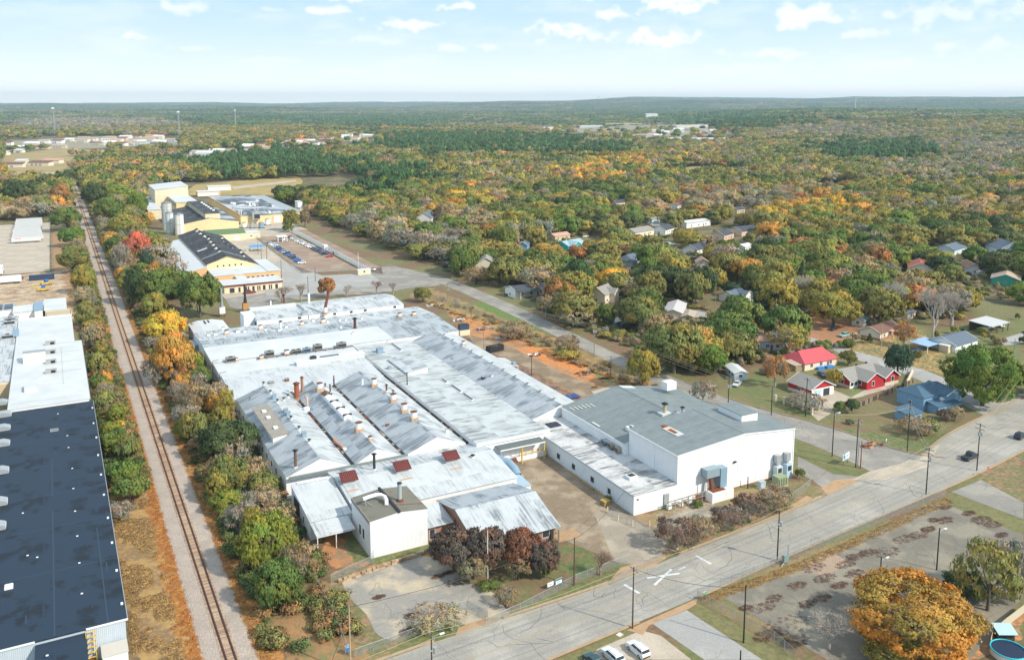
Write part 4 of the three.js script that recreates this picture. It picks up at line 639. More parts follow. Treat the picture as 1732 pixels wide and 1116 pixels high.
for (let k = 1; k < 6; k++) boxPart('panel_joint', std([.66,.68,.69],.6), t, 125.6 + k * 6.15,.3,-154.5,125.72 + k * 6.15,12.2 + (k < 4 ? k * .4 : (6 - k) * .5), -154.46); for (const x of [126.2,161.8]) boxPart('downpipe', M.trim, t, x, .2,-154.62, x + .14,11.9,-154.47); boxPart('base_strip', std([.33,.12,.07],.9), t, 139,0,-154.5,162.5,.3,-154.44);
}
{ // machines at the warehouse front
const t = thing('air_handler', 'stacked blue-grey air handlers with duct on the white warehouse front', 'air conditioner', [136,0,-152.6]), bs = [.25,.33,.38];
part('cabinet', new MB().box(-3,0,-.4,3.6,2.4,2), M.white, t, true); part('cabinet_door', new MB().box(1.2,.3,2.01,3.3,2.1,2.06), M.trim, t, true); part('cabinet_top', new MB().box(-2.4,2.42,-.6,1.4,2.56,1.6), M.rust, t, true);
part('tall_unit', new MB().box(.6,2.6,-1.4,2.6,7.4,.6), std([.22,.33,.42],.5), t, true); part('duct', new MB().box(-3.4,5.6,-1.8,.6,7.6,.4), std(bs, .5), t, true); part('pipe', new MB().tube([V(-1.5,2.4,0), V(-1.6,4.6,-.4), V(-1.4,5.7,-.6)],.45,8), M.rust, t, true); part('stand', new MB().bar(V(-3,2.4,.2), V(-3,5.6,.2), .14).bar(V(-.4,2.4,.2), V(-.4,5.6,.2), .14), M.rust, t, true);
const u = thing('ac_unit', 'twin wall air conditioners with hoods at the warehouse east corner', 'air conditioner', [158.2,0,-153.4]); for (const x of [-1.7,1.6]) { part('unit', new MB().box(x - .9,0,-.8, x + .9,3.6,.7), x < 0 ? std([.55,.62,.66],.6) : std([.42,.58,.70],.6), u, true); part('hood', new MB().box(x - .7,4.4,-.9, x + .7,6.4,.3), M.steel, u, true); part('neck', new MB().box(x - .35,3.6,-.7, x + .35,4.4,.1), M.steel, u, true); part('grille', new MB().box(x - .6,2,.71, x + .6,3.2,.76), M.dark, u, true); }
const v = thing('transformer_box', 'green ground transformer cabinet behind the chain fence', 'transformer', [154.6,0,-150.8]); part('cabinet', new MB().box(-1.5,.15,-1.1,1.5,2.5,1.1), std([.27,.33,.21],.7), v, true); for (let k = 0; k < 4; k++) part('fin', new MB().box(-1.2 + k * .75,.5,1.11,-.9 + k * .75,2.2,1.35), std([.33,.39,.25],.7), v, true); part('plinth', new MB().box(-1.8,0,-1.4,1.8,.15,1.4), M.slabC, v, true);
const w = thing('electric_cabinet', 'small pale blue cabinet alone before the white warehouse wall', 'cabinet', [149.4,0,-151.6]); part('cabinet', new MB().box(-.8,.1,-.6,.8,1.7,.6), std([.42,.53,.60],.6), w, true); part('lid', new MB().box(-.9,1.72,-.7,.9,1.82,.7), M.steel, w, true); part('plinth', new MB().box(-1,0,-.8,1,.1,.8), M.slabC, w, true);
const r = thing('pipe_rack', 'rusty pipe rack and valves along the low front wall of the annex', 'pipe rack', [126.5,0,-152.4]); for (let k = 0; k < 6; k++) { part('post', new MB().box(-5.2 + k * 2,0,-.1,-5.06 + k * 2,2.3,.1), M.steel, r, true); } part('pipe', new MB().bar(V(-5.4,2.2,0), V(5.6,2.5,0), .22).bar(V(-5.4,1.5,.3), V(5.6,1.6,.3), .16), M.woodGrey, r, true); for (const x of [-4.4,-1,1.6,4]) part('valve_box', new MB().box(x - .5,.2,-.9, x + .5,1.3 + (x > 0 ? .4 : 0), -.2), x > 3 ? M.rust : M.white, r, true); part('door_hood', new MB().box(-5,.1,-1.9,-3.6,3.4,-1.6), M.steel, r, true);
}

// ---------------------------------------------------------------- the roofs west of the railway
{
const t = thing('dark_roof_warehouse', 'long warehouse with dark blue membrane roof beside the railway', 'warehouse', [-24,0,-216]);
const w = new MB(); w.box(-70,0,-279,6.1,5.9,-154); part('wall', w, std([.62,.70,.78],.6, { map: T_wall, bumpMap: bumpRibs, bumpScale: .05 }), t);
part('roof', new MB().box(-70,5.92,-279,6.35,6.2,-153.9), M.membrane, t); part('roof_edge', new MB().box(6.37,5.8,-279,6.5,6.24,-154), M.grey, t); part('front_trim', new MB().box(0,5.95,-153.88,6.5,6.26,-153.75), M.trim, t); part('front_trim', new MB().box(-70,5.95,-153.88,-7.6,6.26,-153.75), M.trim, t);
part('wing_wall', new MB().box(-7.5,0,-153.7,-.05,5.4,-120), std([.62,.70,.78],.6, { map: T_wall }), t); part('wing_roof', new MB().box(-7.6,5.42,-153.72,0,5.62,-120), M.membrane, t);
part('rail_side_wall', new MB().box(6.1,.02,-279,6.16,5.7,-154), M.dark, t);
const seam = std([.028,.055,.09],.8); for (const [x, z0, z1] of [[-4.7,-154,-205],[3.4,-154,-192],[-4.7,-213,-236],[4.3,-172,-176],[-9,-163,-160]]) part('roof_seam', new MB().box(x - .12,6.2, Math.min(z0, z1), x + .12,6.222, Math.max(z0, z1)), seam, t);
for (const z of [-177,-196.5,-214,-232,-251]) part('roof_seam', new MB().box(-70,6.2, z - .1,6.3,6.221, z + .1), seam, t);
for (const [x, y] of [[403,41],[409,154],[419,281],[431,421],[443,572],[457,744],[125,292],[206,540],[262,1092],[152,530]]) { const p = G(x / 3.3208,780 + y / 3.3208,6.2); part('roof_drain', new MB().box(p[0] - .19,6.2, p[1] - .15, p[0] + .19,6.3, p[1] + .15), M.white, t); }
for (const [x, y] of [[97,700],[113,737],[115,757]]) { const p = G(x, y, 6.2); part('roof_drain', new MB().box(p[0] - .19,6.2, p[1] - .15, p[0] + .19,6.3, p[1] + .15), M.white, t); }
for (const [x, y] of [[157,690],[159,716],[164,740],[167,770],[172,803],[177,837],[184,876],[191,918],[199,965],[208,1021]]) { const p = G(x, y, 6.2); part('edge_vent', new MB().box(p[0] - .45,6.2, p[1] - .25, p[0] - .05,6.45, p[1] + .25), M.white, t); }
{ const p = G(14,994,6.2); boxPart('roof_hatch', M.white, t, p[0] - .7,6.2, p[1] - .7, p[0] + .7,6.6, p[1] + .7); part('hatch_lid', new MB().box(p[0] - .6,6.62, p[1] - .6, p[0] + .6,6.7, p[1] + .6), M.trim, t); const q = G(91,728,6.2); part('roof_curb', new MB().box(q[0] - 1,6.2, q[1] - .8, q[0] + 1,6.5, q[1] - .65).box(q[0] - 1,6.2, q[1] + .65, q[0] + 1,6.5, q[1] + .8).box(q[0] - 1,6.2, q[1] - .65, q[0] - .85,6.5, q[1] + .65).box(q[0] + .85,6.2, q[1] - .65, q[0] + 1,6.5, q[1] + .65), M.grey, t); }
windowPart(t, 's', -14.6,-13.6,3.8,4.6,-154, M.dark, 'wall_vent');
for (const [x, y] of [[13,700],[11,723],[10,749],[8,795],[5,848],[2,889],[8,680]]) { const p = G(x, y, 6.6), s = new MB(); s.prism([[p[0] - 4.6,6.2],[p[0] - 4.6,7.3],[p[0] - .6,7.4],[p[0] + .7,6.9],[p[0] + .7,6.2]], 'z', p[1] - 1.5, p[1] + 1.3); const m = part('roof_fan_hood', s, M.galv, t); part('hood_front', new MB().box(p[0] + .72,6.3, p[1] - 1.3, p[0] + .78,6.85, p[1] + 1.1), M.trim, m); }
const l = thing('ladder_cage', 'yellow caged ladder at the corner of the dark warehouse roof', 'ladder', [.6,0,-152.6]); for (const [x, z] of [[-.7,-.7],[.7,-.7],[.7,.7],[-.7,.7]]) part('post', new MB().box(x - .06,0, z - .06, x + .06,6, z + .06), M.yellowPaint, l, true); for (let k = 0; k < 6; k++) part('hoop', new MB().box(-.76,1 + k * .95,.66,.76,1.1 + k * .95,.76).box(-.76,1 + k * .95,-.76,.76,1.1 + k * .95,-.66).box(-.76,1 + k * .95,-.66,-.66,1.1 + k * .95,.66).box(.66,1 + k * .95,-.66,.76,1.1 + k * .95,.66), M.yellowPaint, l, true); part('rusty_drum', new MB().cyl(0,0,0,.45,.45,1.2,10), M.rust, l, true);
const c = thing('storage_box', 'pale flat box shed against the front wall of the dark warehouse', 'shed', [4,0,-151.6]); part('box', new MB().box(-1.9,0,-1.8,2,2.6,1.8), M.trim, c, true); part('lid', new MB().box(-2,2.62,-1.9,2.1,2.76,1.9), std([.55,.52,.46],.8), c, true);
}
{
const t = thing('white_roof_building', 'white flat-roofed building with four dark fans, joined behind the dark roof', 'industrial building', [-5,0,-315]);
part('wall', new MB().box(-15.4,0,-351,5.4,6.7,-279.2), M.wall, t); part('roof', new MB().box(-15.7,6.72,-351.2,5.65,7.1,-279.1), M.whiteRoof, t); part('rail_side_trim', new MB().box(5.67,6.4,-351,5.8,7.14,-279.2), M.grey, t);
for (const [x, y] of [[430,215],[432,292],[435,375],[437,458]]) { const p = G(x / 5.073,540 + y / 5.073,7.1), m = part('roof_fan', new MB().box(p[0] - 1.7,7.1, p[1] - .9, p[0] + 1.6,8.3, p[1] + .9), std([.34,.34,.33],.7), t); part('fan_mouth', new MB().box(p[0] - .1,7.3, p[1] + .91, p[0] + 1.2,8.15, p[1] + .96), M.black, m); part('cable', new MB().box(p[0] + 1.6,7.1, p[1] - .06, p[0] + 9,7.16, p[1] + .06), M.grey, m); }
{ const a = G(195 / 5.073,540 + 385 / 5.073,7.1), b = G(388 / 5.073,540 + 385 / 5.073,7.1), m = part('roof_house', new MB().box(a[0],7, a[1] - 5, b[0],9.9, a[1]), std([.80,.76,.66],.8), t); part('roof_house_lid', new MB().box(a[0] - .1,9.92, a[1] - 5.4, b[0] + .1,10.1, a[1] - 2.6), M.grey, m); }
{ const a = G(205 / 5.073,540 + 630 / 5.073,7.1), b = G(315 / 5.073,540 + 630 / 5.073,7.1); part('roof_duct', new MB().box(a[0],7, a[1] - 5, b[0],8.4, a[1]), M.whiteRoof, t); }
for (const z of [-299,-283.6]) part('roof_seam', new MB().box(-15.4,7.1, z - .06,-.5,7.13, z + .06), M.grey, t); part('roof_seam', new MB().box(-1.2,7.1,-345,-1.1,7.14,-297), M.grey, t);
const u = thing('white_roof_building', 'farther white flat roof with parapet, next to the beige walled yard', 'industrial building', [-6,0,-374]); part('wall', new MB().box(-15.6,0,-398,3.2,6.2,-351.4), M.wall, u); part('roof', new MB().box(-15.8,6.22,-398.2,3.4,6.6,-351.3), M.whiteRoof, u); part('parapet', new MB().box(-15.8,6.62,-398.2,3.4,7,-397.6), M.trim, u); boxPart('roof_unit', M.blueSteel, u, -17,6.6,-375,-15,8.4,-370); 
const v = thing('old_roof_building', 'weathered pale roof left of the white roofs, with vent hoods', 'industrial building', [-40,0,-350]); part('wall', new MB().box(-75,0,-410,-16.2,5.8,-312), M.cream, v); part('roof', new MB().box(-75,5.82,-410,-16,6.1,-312), M.roofA, v); for (const [x, y] of [[15,548],[12,572],[16,543]]) { const p = G(x, y, 6.2); hvac(v, [p[0],6.1, p[1]],4,2,1.6, M.galv); }
part('tan_wall', new MB().box(-75,0,-311.9,-16.2,5.4,-311.6), std([.55,.43,.27],.85), v);
const y = thing('walled_yard', 'beige roofless storage shed with pale walls north of the white roofs', 'shed', [-2,0,-420]); part('wall', new MB().box(-6.4,0,-425,3.6,3.6,-424.7).box(3.4,0,-424.7,3.6,3.8,-399).box(-6.4,0,-424.7,-6.2,3.4,-399), M.cream, y); part('roof', new MB().slab(V(-6,3.4,-400), V(3.2,3.4,-400), V(3.2,3.4,-424), V(-6,3.4,-424), .2), std([.48,.40,.28],.9), y); part('far_roof', new MB().slab(V(-7,3.6,-426), V(2,3.6,-426), V(2,4.6,-446), V(-7,4.6,-446), .2), M.whiteRoof, y); part('far_wall', new MB().box(-6.5,0,-445,1.5,3.4,-427), M.white, y);
const sheds = [[5,520,8,10,4, M.galv, 'dark solar-panelled low shed roof at the frame edge'],[42,522,9,12,4.2, M.whiteRoof, 'patched white shed roof among scrap in the yard'],[64,518,3,16,5, M.blueSteel, 'narrow blue-grey shed roof between the white ones'],[84,512,7,6,4, M.whiteRoof, 'small white shed with blue barrels beside it']];
for (const [px, py, ww, dd, h, m, l] of sheds) { const p = G(px, py, h), s = thing('yard_shed', l, 'shed', [p[0],0, p[1]]); part('wall', new MB().box(-ww / 2,0,-dd / 2, ww / 2, h - .2, dd / 2), M.wall, s, true); part('roof', new MB().slab(V(-ww / 2 - .3, h - .1, dd / 2 + .3), V(ww / 2 + .3, h + .1, dd / 2 + .3), V(ww / 2 + .3, h + .5,-dd / 2 - .3), V(-ww / 2 - .3, h + .3,-dd / 2 - .3), .12), m, s, true); if (m === M.galv) for (const x of [-2,2]) part('roof_panel', new MB().box(x - 1.6, h + .35,-4, x + 1.6, h + .5,4), std([.03,.05,.09],.3), s, true); }
}
// trailers, containers and machines in the yard
function trailer(label, p, turn, L = 16, mat = M.white, group) {
const t = thing('box_trailer', label, 'trailer', [p[0],0, p[1]], turn, group); part('body', new MB().box(-L / 2,1.1,-1.3, L / 2,4,1.3), mat, t, true); part('roof_rim', new MB().box(-L / 2,4.02,-1.32, L / 2,4.1,-1.2).box(-L / 2,4.02,1.2, L / 2,4.1,1.32), M.galv, t, true); part('landing_leg', new MB().box(-L / 2 + 2.4,0,-.9,-L / 2 + 2.6,1.1,-.7).box(-L / 2 + 2.4,0,.7,-L / 2 + 2.6,1.1,.9), M.dark, t, true);
for (const x of [L / 2 - 3, L / 2 - 1.6]) for (const z of [-1.05,1.05]) { const w = new MB(); w.tube([V(x, .5, z - .25), V(x, .5, z + .25)],.5,10); part('wheel', w, M.black, t, true); } part('under_bar', new MB().box(-L / 2 + 1,.85,-.5, L / 2 - .4,1.08,.5), M.dark, t, true); return t;
}
{
let src; const tw = std([.60,.61,.62],.6); for (let k = 0; k < 15; k++) { const x = -18 + (k === 0 ? 0 : k === 1 ? 1.4 : k === 2 ? 0 : R(-.5,.8)), z = -668 - k * 7.6; const l = k === 0 ? 'white box trailer, nearest one of the parked row, red print along it' : k === 14 ? 'white box trailer, farthest of the tight parked row by the dry slope' : `white box trailer, number ${['', 'two', 'three', 'four', 'five', 'six', 'seven', 'eight', 'nine', 'ten', 'eleven', 'twelve', 'thirteen', 'fourteen'][k]} back from the front of the tight parked row`; if (!k) { src = trailer(l, [x, z],0,17.6, tw); part('red_print', new MB().box(-7,3,1.31,-3,3.35,1.33), std([.6,.2,.18],.7), src, true); } else copyOf(src, [x, 0, z],0, l, 'white trailers parked side by side'); }
trailer('white trailer alone at the frame edge below the trailer yard', G(8,480), 0,15); trailer('tall white trailer end standing at the yard edge, behind the lone one', G(0,463), Math.PI / 2,14);
const c = G(70,473), t = thing('shipping_container', 'dark navy shipping container at the yard corner beside the track trees', 'container', [c[0],0, c[1]]); part('box', new MB().box(-6,.15,-1.25,6,2.8,1.25), std([.02,.045,.10],.6), t, true); for (let k = 0; k < 14; k++) part('wall_rib', new MB().box(-5.7 + k * .86,.3,1.26,-5.4 + k * .86,2.65,1.32), std([.025,.055,.12],.6), t, true); part('skid', new MB().box(-6,0,-1,6,.13,1), M.dark, t, true);
for (const [px, py, l, c1, c2] of [[77,482, 'yellow loader with blue load beside the navy container', [.62,.42,.05],[.04,.15,.42]],[72,492, 'yellow and blue lift machine, second below the navy container', [.62,.44,.06],[.03,.14,.45]],[30,473, 'brown rusty machine standing beside the white trailer', [.2,.12,.07],[.3,.22,.15]]]) { const p = G(px, py), q = thing('yard_machine', l, 'machine', [p[0],0, p[1]], R(0,.6)); part('chassis', new MB().box(-2.6,.6,-1,2.6,1.5,1), std(c1,.6), q, true); part('cab', new MB().box(-.6,1.5,-.8,1,3,.8), std(c2,.5), q, true); part('boom', new MB().bar(V(-2,1.6,0), V(-4.6,3,0), .4).bar(V(-4.6,3,0), V(-5.6,1.2,0), .3), std(c1,.6), q, true); for (const x of [-1.7,1.7]) for (const z of [-1,1]) part('wheel', new MB().tube([V(x, .65, z - .25), V(x, .65, z + .25)],.65,10), M.black, q, true); }
}

// ---------------------------------------------------------------- the yellow works
{
const t = hall(thing('yellow_works_hall', 'big yellow works hall with sooty black gable roof and row of vents', 'factory building', [84,0,-542]), { a0: -600, a1: -484, prof: [[70.2,0],[70.2,7.8],[81,11],[92,7.6],[97.6,5.6],[97.6,0]], roof: [M.tar, M.tar, M.tar], wall: M.yellow, over: .3 });
part('front_gable_roof', new MB().slab(V(70,7.95,-483.4), V(81,11.8,-483.4), V(81,11.8,-499), V(70,7.95,-499), .2).slab(V(81,11.8,-483.4), V(92.4,7.95,-483.4), V(92.4,7.95,-496), V(81,11.8,-499), .2), M.tar, t); part('gable_edge', new MB().slab(V(70,8.1,-499), V(81,11.95,-499), V(81,11.95,-499.8), V(70,8.1,-499.8), .3).slab(V(81,11.95,-499), V(92.4,8.1,-496), V(92.4,8.1,-496.8), V(81,11.95,-499.8), .3), M.galv, t);
part('gable_wall', new MB().prism([[70.4,0],[70.4,7.7],[81,11.5],[91.8,7.8],[91.8,0]], 'z', -484.1,-483.8), M.yellow, t);
for (let k = 0; k < 5; k++) windowPart(t, 's', 75.4 + k * 3.1,76.3 + k * 3.1,5.9,6.9,-483.8, M.dark, 'window', .1);
for (let k = 0; k < 8; k++) pipeVent(t, [80.6 + R(-.5,1.6), 11,-591 + k * 12.6],.65,1.2, std([.62,.58,.48],.8), true); for (let k = 0; k < 6; k++) pipeVent(t, [92 + R(0,3), 7,-580 + k * 15],.6,1, std([.62,.58,.48],.8), true);
part('skylight', new MB().slab(V(71.5,8.5,-524), V(77,10.1,-524), V(77,10.1,-527), V(71.5,8.5,-527), .1), M.whiteRoof, t);
hall(thing('yellow_works_lean_to', 'bright white low roof along the rail side of the yellow hall', 'factory building', [64,0,-536]), { a0: -590, a1: -481, prof: [[58.2,0],[58.2,4.6],[70,6.8],[70,0]], roof: M.whiteRoof, wall: M.peach, over: .2 });
const r = thing('pipe_gallery', 'grey pipes and low roofs beside the white works roof, rail side', 'pipes', [54.5,0,-520]); for (let k = 0; k < 4; k++) part('pipe', new MB().tube([V(-2 + k * 1.1,1.6 + k * .3,-60), V(-2 + k * 1.1,1.6 + k * .3,30)],.4,8), k % 2 ? M.galv : M.trim, r, true); part('low_roof', new MB().slab(V(-4.2,2.4,60), V(1.8,3.2,60), V(1.8,3.2,34), V(-4.2,2.4,34), .15), M.galv, r, true);
const a = thing('works_block', 'flat orange-walled block with white roof rim before the yellow gable', 'factory building', [87,0,-473]); part('wall', new MB().box(70.4,0,-483.7,104.4,4.9,-463), M.peach, a); part('roof', new MB().box(70.2,4.92,-483.7,104.6,5.2,-462.8), M.whiteRoof, a); part('side_roof', new MB().box(97.8,5.22,-500,104.8,5.5,-462.6), M.whiteRoof, a); part('side_wall', new MB().box(98,0,-500,104.4,5.2,-483.7), M.peach, a); for (let k = 0; k < 7; k++) windowPart(a, 's', 84.5 + k * 2.5,85.9 + k * 2.5,2.6,3.3,-463, M.dark);
const o = thing('works_office', 'single storey works office with maroon fascia and narrow windows', 'office', [86,0,-447.5]); part('wall', new MB().box(71.8,0,-454,100.2,3.2,-441.2), M.cream, o); part('fascia', new MB().box(71.4,3.22,-454.4,100.6,4.1,-440.8), M.maroon, o); part('roof', new MB().box(71.2,4.12,-454.6,100.8,4.3,-440.6), M.whiteRoof, o); part('link_roof', new MB().box(80.6,4.0,-463,85.4,4.24,-454.6), M.whiteRoof, o);
for (const [x, w] of [[74.4,2.2],[78.6,.9],[82.2,.5],[83.2,.5],[85.4,1],[87.8,.5],[88.8,.5],[90.6,1.2],[93.6,.5],[94.6,.5],[96.8,1.2]]) windowPart(o, 's', x, x + w, .2,2.4,-441.2, M.glass, 'window', .05, M.maroon);
}
{
const g = hall(thing('green_roof_shed', 'cream works shed with green metal roof, behind the black-roofed hall', 'factory building', [103,0,-618]), { axis: 'x', a0: 90, a1: 115.4, prof: [[-630,0],[-630,5.6],[-621,7.2],[-611.8,5],[-611.8,0]], roof: M.green, wall: M.cream, over: .3 }); windowPart(g, 's', 107.6,111,.1,3,-611.8, M.white, 'roller_door');
const s = thing('works_annex', 'small cream box building at the end of the green-roofed shed', 'factory building', [121.5,0,-621]); part('wall', new MB().box(116,0,-628,126,3.8,-615.4), M.cream, s); part('roof', new MB().box(115.8,3.82,-628.2,126.2,4.1,-615.2), M.whiteRoof, s); windowPart(s, 's', 119,120.6,1.6,2.3,-615.4, M.dark, 'wall_vent');
const y = hall(thing('yellow_works_hall', 'yellow hall with dark low gable roof carrying a tall penthouse, by silos', 'factory building', [98,0,-690]), { a0: -744, a1: -655, prof: [[79,0],[79,7.6],[98.5,11],[119,7.6],[119,0]], roof: [M.tar, M.bbr], wall: M.yellow, over: .2 });
const p = new MB(); p.box(96.2,8,-744,106.6,14,-657.5); const ph = part('penthouse', p, M.cream, y); part('penthouse_roof', new MB().box(95.9,14.02,-744.3,106.9,14.3,-657.2), M.tar, ph); for (let k = 0; k < 7; k++) windowPart(y, 'w', -735 + k * 9.6,-732.6 + k * 9.6,12,13.1,96.2, M.dark, 'window', .1); for (let k = 0; k < 6; k++) boxPart('roof_vent', M.trim, y, 103.4,14.3,-728 + k * 11,105,15.2,-725.6 + k * 11);
const m = thing('works_block', 'orange-yellow block with white roof between the tower and dark roofs', 'factory building', [95.5,0,-772]); part('wall', new MB().box(87.2,0,-799,103.4,13.6,-745), M.yellow, m); part('roof', new MB().box(86.8,13.62,-799,103.8,14,-744.6), M.whiteRoof, m); for (let k = 0; k < 4; k++) windowPart(m, 'w', -792 + k * 12,-786 + k * 12,9.6,12.4,87.2, M.dark, 'window', .1);
const w = thing('works_tower', 'tallest cream windowless tower with white sloping roof in the works', 'tower building', [90.4,0,-815]); part('wall', new MB().box(77,0,-850,104,19.6,-800), M.cream, w); part('roof', new MB().slab(V(76.7,19.8,-799.6), V(104.3,22,-799.6), V(104.3,22,-850.4), V(76.7,19.8,-850.4), .3), M.whiteRoof, w); part('upper_wall', new MB().prism([[77,19.5],[104,21.6],[104,19.5]], 'z', -850,-800), M.cream, w);
const l = thing('low_store', 'low cream store under the tower on the rail side', 'store', [70,0,-790]); part('wall', new MB().box(66.5,0,-830,76.6,8,-752), M.cream, l); part('roof', new MB().box(66.2,8.02,-830,76.8,8.3,-751.6), M.whiteRoof, l); part('far_roof', new MB().box(66.2,9.4,-850,76,9.7,-832), M.whiteRoof, l); part('far_wall', new MB().box(66.5,0,-849,76,9.4,-832), M.cream, l);
for (const [x, z, r, h, lb, ringed, c] of [[73.6,-688,3.6,20, 'tall ringed steel silo nearest the rail side trees', true, [.62,.62,.58]],[72.6,-664,2.7,15.4, 'pale blue-white silo beside the yellow hall, middle of three', false, [.68,.74,.78]],[78,-655.5,3.1,15, 'white silo standing at the yellow hall corner', false, [.82,.80,.74]]]) { const q = thing('silo', lb, 'silo', [x, 0, z]); part('drum', new MB().cyl(0,0,0, r, r, h, 22), std(c, .5), q, true); part('cone_roof', new MB().cyl(0, h, 0, r * 1.03, r * .2,.9,22), M.galv, q, true); for (let k = 0; k < (ringed ? 10 : 3); k++) part('hoop', new MB().tube([...Array(23).keys()].map(i => V(Math.cos(i / 22 * 6.2832) * (r + .05), 1 + k * (h - 1.5) / (ringed ? 9 : 2), Math.sin(i / 22 * 6.2832) * (r + .05))), .1,4), M.grey, q, true); part('ladder', new MB().box(-.3,0, r + .1,-.22, h + 1, r + .2).box(.22,0, r + .1,.3, h + 1, r + .2), M.grey, q, true); part('top_rail', new MB().tube([...Array(23).keys()].map(i => V(Math.cos(i / 22 * 6.2832) * r, h + 1.1, Math.sin(i / 22 * 6.2832) * r)), .07,4), M.grey, q, true); }
const b = thing('flat_works_hall', 'wide yellow hall with silvery-black flat roof and pipes', 'factory building', [148,0,-767]); part('wall', new MB().box(127,0,-845,166,6.6,-690), M.yellow, b); part('roof', new MB().box(126.7,6.62,-845,166.3,6.95,-689.6), M.bbr, b); part('parapet', new MB().box(126.5,6.97,-845,127.3,7.6,-691), std([.55,.33,.14],.8), b); part('side_hall', new MB().box(166.4,0,-845,178,5.6,-705), M.yellow, b); part('side_roof', new MB().box(166.4,5.62,-845,178.2,5.9,-704.6), M.galv, b);
for (let k = 0; k < 26; k++) { const x = R(130,164), z = R(-800,-695); k % 3 ? boxPart('roof_unit', pick([M.white, M.galv, M.trim]), b, x, 6.95, z, x + R(1,3), 6.95 + R(.6,1.8), z + R(1,4)) : part('roof_pipe', new MB().bar(V(x, 7.6, z), V(Math.min(165, x + R(4,14)), 7.6, z + R(-2,2)), .35), M.white, b); } for (const x of [127.6,129]) part('vent_pipe', new MB().cyl(x, 6.9,-700 + x - 127,.35,.35,4,8), M.white, b);
windowPart(b, 's', 152.6,157,.2,5,-690, M.white, 'tarpaulin'); windowPart(b, 's', 150.5,152.3,.2,5,-690, M.peach, 'door');
const cl = G(428,371,4), c = thing('cooling_tower', 'blue-grey cooling tower with dark louvres on the yellow wall', 'cooling tower', [138,0,-687.5]); part('casing', new MB().box(-3,4,-2,3,9.6,2), M.steel, c, true); part('louvre', new MB().box(-1.6,4.6,2.01,2.6,8,2.08), M.dark, c, true); for (const x of [-2.6,2.6]) part('leg', new MB().box(x - .2,0,1.4, x + .2,4,1.8), M.steel, c, true); part('fan_ring', new MB().cyl(0,9.6,0,1.7,1.9,.8,14), M.galv, c, true);
for (const [x, z, h, m, l] of [[126,-672,3.2, M.white, 'white square tank amid pipes before the yellow hall'],[131,-668,3, M.galv, 'steel tank with blue pipes before the yellow hall'],[144.6,-678,4, M.white, 'white upright tank by the louvred cooling tower'],[137,-664,3.6, M.blueSteel, 'blue-grey process skid in the works yard']]) { const q = thing('process_tank', l, 'tank', [x, 0, z]); part('tank', new MB().cyl(0,.5,0,2,2, h, 14), m, q, true); part('top', new MB().cyl(0, h + .5,0,2,.4,.7,14), M.galv, q, true); part('skid', new MB().box(-2.2,0,-2,2.2,.48,2), M.dark, q, true); part('pipe', new MB().tube([V(2,1,0), V(3.2,1,.2), V(3.3,3.4,.4)],.25,6), M.trim, q, true); }
for (const [px, py, ww, dd, h, m, wm, l] of [[488,340,8,14,6, M.tar, M.cream, 'small cream building between two green tanks, behind the flat roof'],[505,356,4,10,8, M.whiteRoof, M.white, 'white narrow building at the end of the flat works roof'],[522,357,18,10,3.4, M.blueSteel, M.cream, 'low blue-grey roof at the edge of the wood']]) { const p = G(px, py), s = thing('works_store', l, 'store', [p[0],0, p[1]]); part('wall', new MB().box(-ww / 2,0,-dd / 2, ww / 2, h, dd / 2), wm, s, true); part('roof', new MB().box(-ww / 2 - .3, h + .02,-dd / 2 - .3, ww / 2 + .3, h + .3, dd / 2 + .3), m, s, true); }
for (const [px, py, l] of [[478,337, 'green domed tank cover, nearer to the flat roof'],[503,335, 'green domed tank cover at the wood edge']]) { const p = G(px, py), s = thing('green_tank', l, 'tank', [p[0],0, p[1]]); part('wall', new MB().cyl(0,0,0,6,6,3,20), std([.02,.17,.12],.6), s, true); part('dome', new MB().cyl(0,3,0,6.1,2,2,20), std([.02,.2,.14],.6), s, true); }
for (const [px, py, L, l, c2] of [[352,331,22, 'low white industrial trailer building by the dry field', M.peach],[370,322,24, 'second long cream building with white truck, farther by the field', M.cream]]) { const p = G(px, py), s = thing('long_store', l, 'store', [p[0],0, p[1]]); part('wall', new MB().box(-L / 2,0,-4, L / 2,4.4,4), c2, s, true); part('roof', new MB().slab(V(-L / 2,4.6,4.3), V(L / 2,4.6,4.3), V(L / 2,5.4,-4.3), V(-L / 2,5.4,-4.3), .15), M.whiteRoof, s, true); part('front', new MB().box(-L / 2,.2,4.05, L / 2 - 2,3.6,4.3), M.white, s, true); }
{ const p = G(436,424), s = thing('gazebo', 'blue canvas shelter with yellow post beside the black works roof', 'shelter', [p[0],0, p[1]]); part('canopy', new MB().slab(V(-5,2.8,3), V(4,2.8,3), V(4,3.6,-3), V(-5,3.6,-3), .1), std([.10,.30,.55],.7), s, true); for (const [x, z] of [[-4.6,-2.6],[3.6,-2.6],[-4.6,2.6],[3.6,2.6]]) part('post', new MB().box(x - .1,0, z - .1, x + .1,2.9, z + .1), M.yellowPaint, s, true); part('box', new MB().box(-8,0,-1,-5.4,2,1), M.galv, s, true); }
{ const p = G(476,408), s = thing('guard_booth', 'small white booth at the head of the car park', 'booth', [p[0],0, p[1]]); part('roof', new MB().box(-3.4,3.4,-3,3.4,3.8,3), M.white, s, true); for (const x of [-3,0,3]) part('post', new MB().box(x - .2,0,2.4, x + .2,3.4,2.8), M.white, s, true); part('back', new MB().box(-3,0,-2.6,3,3.4,-2.4), M.trim, s, true); }
}
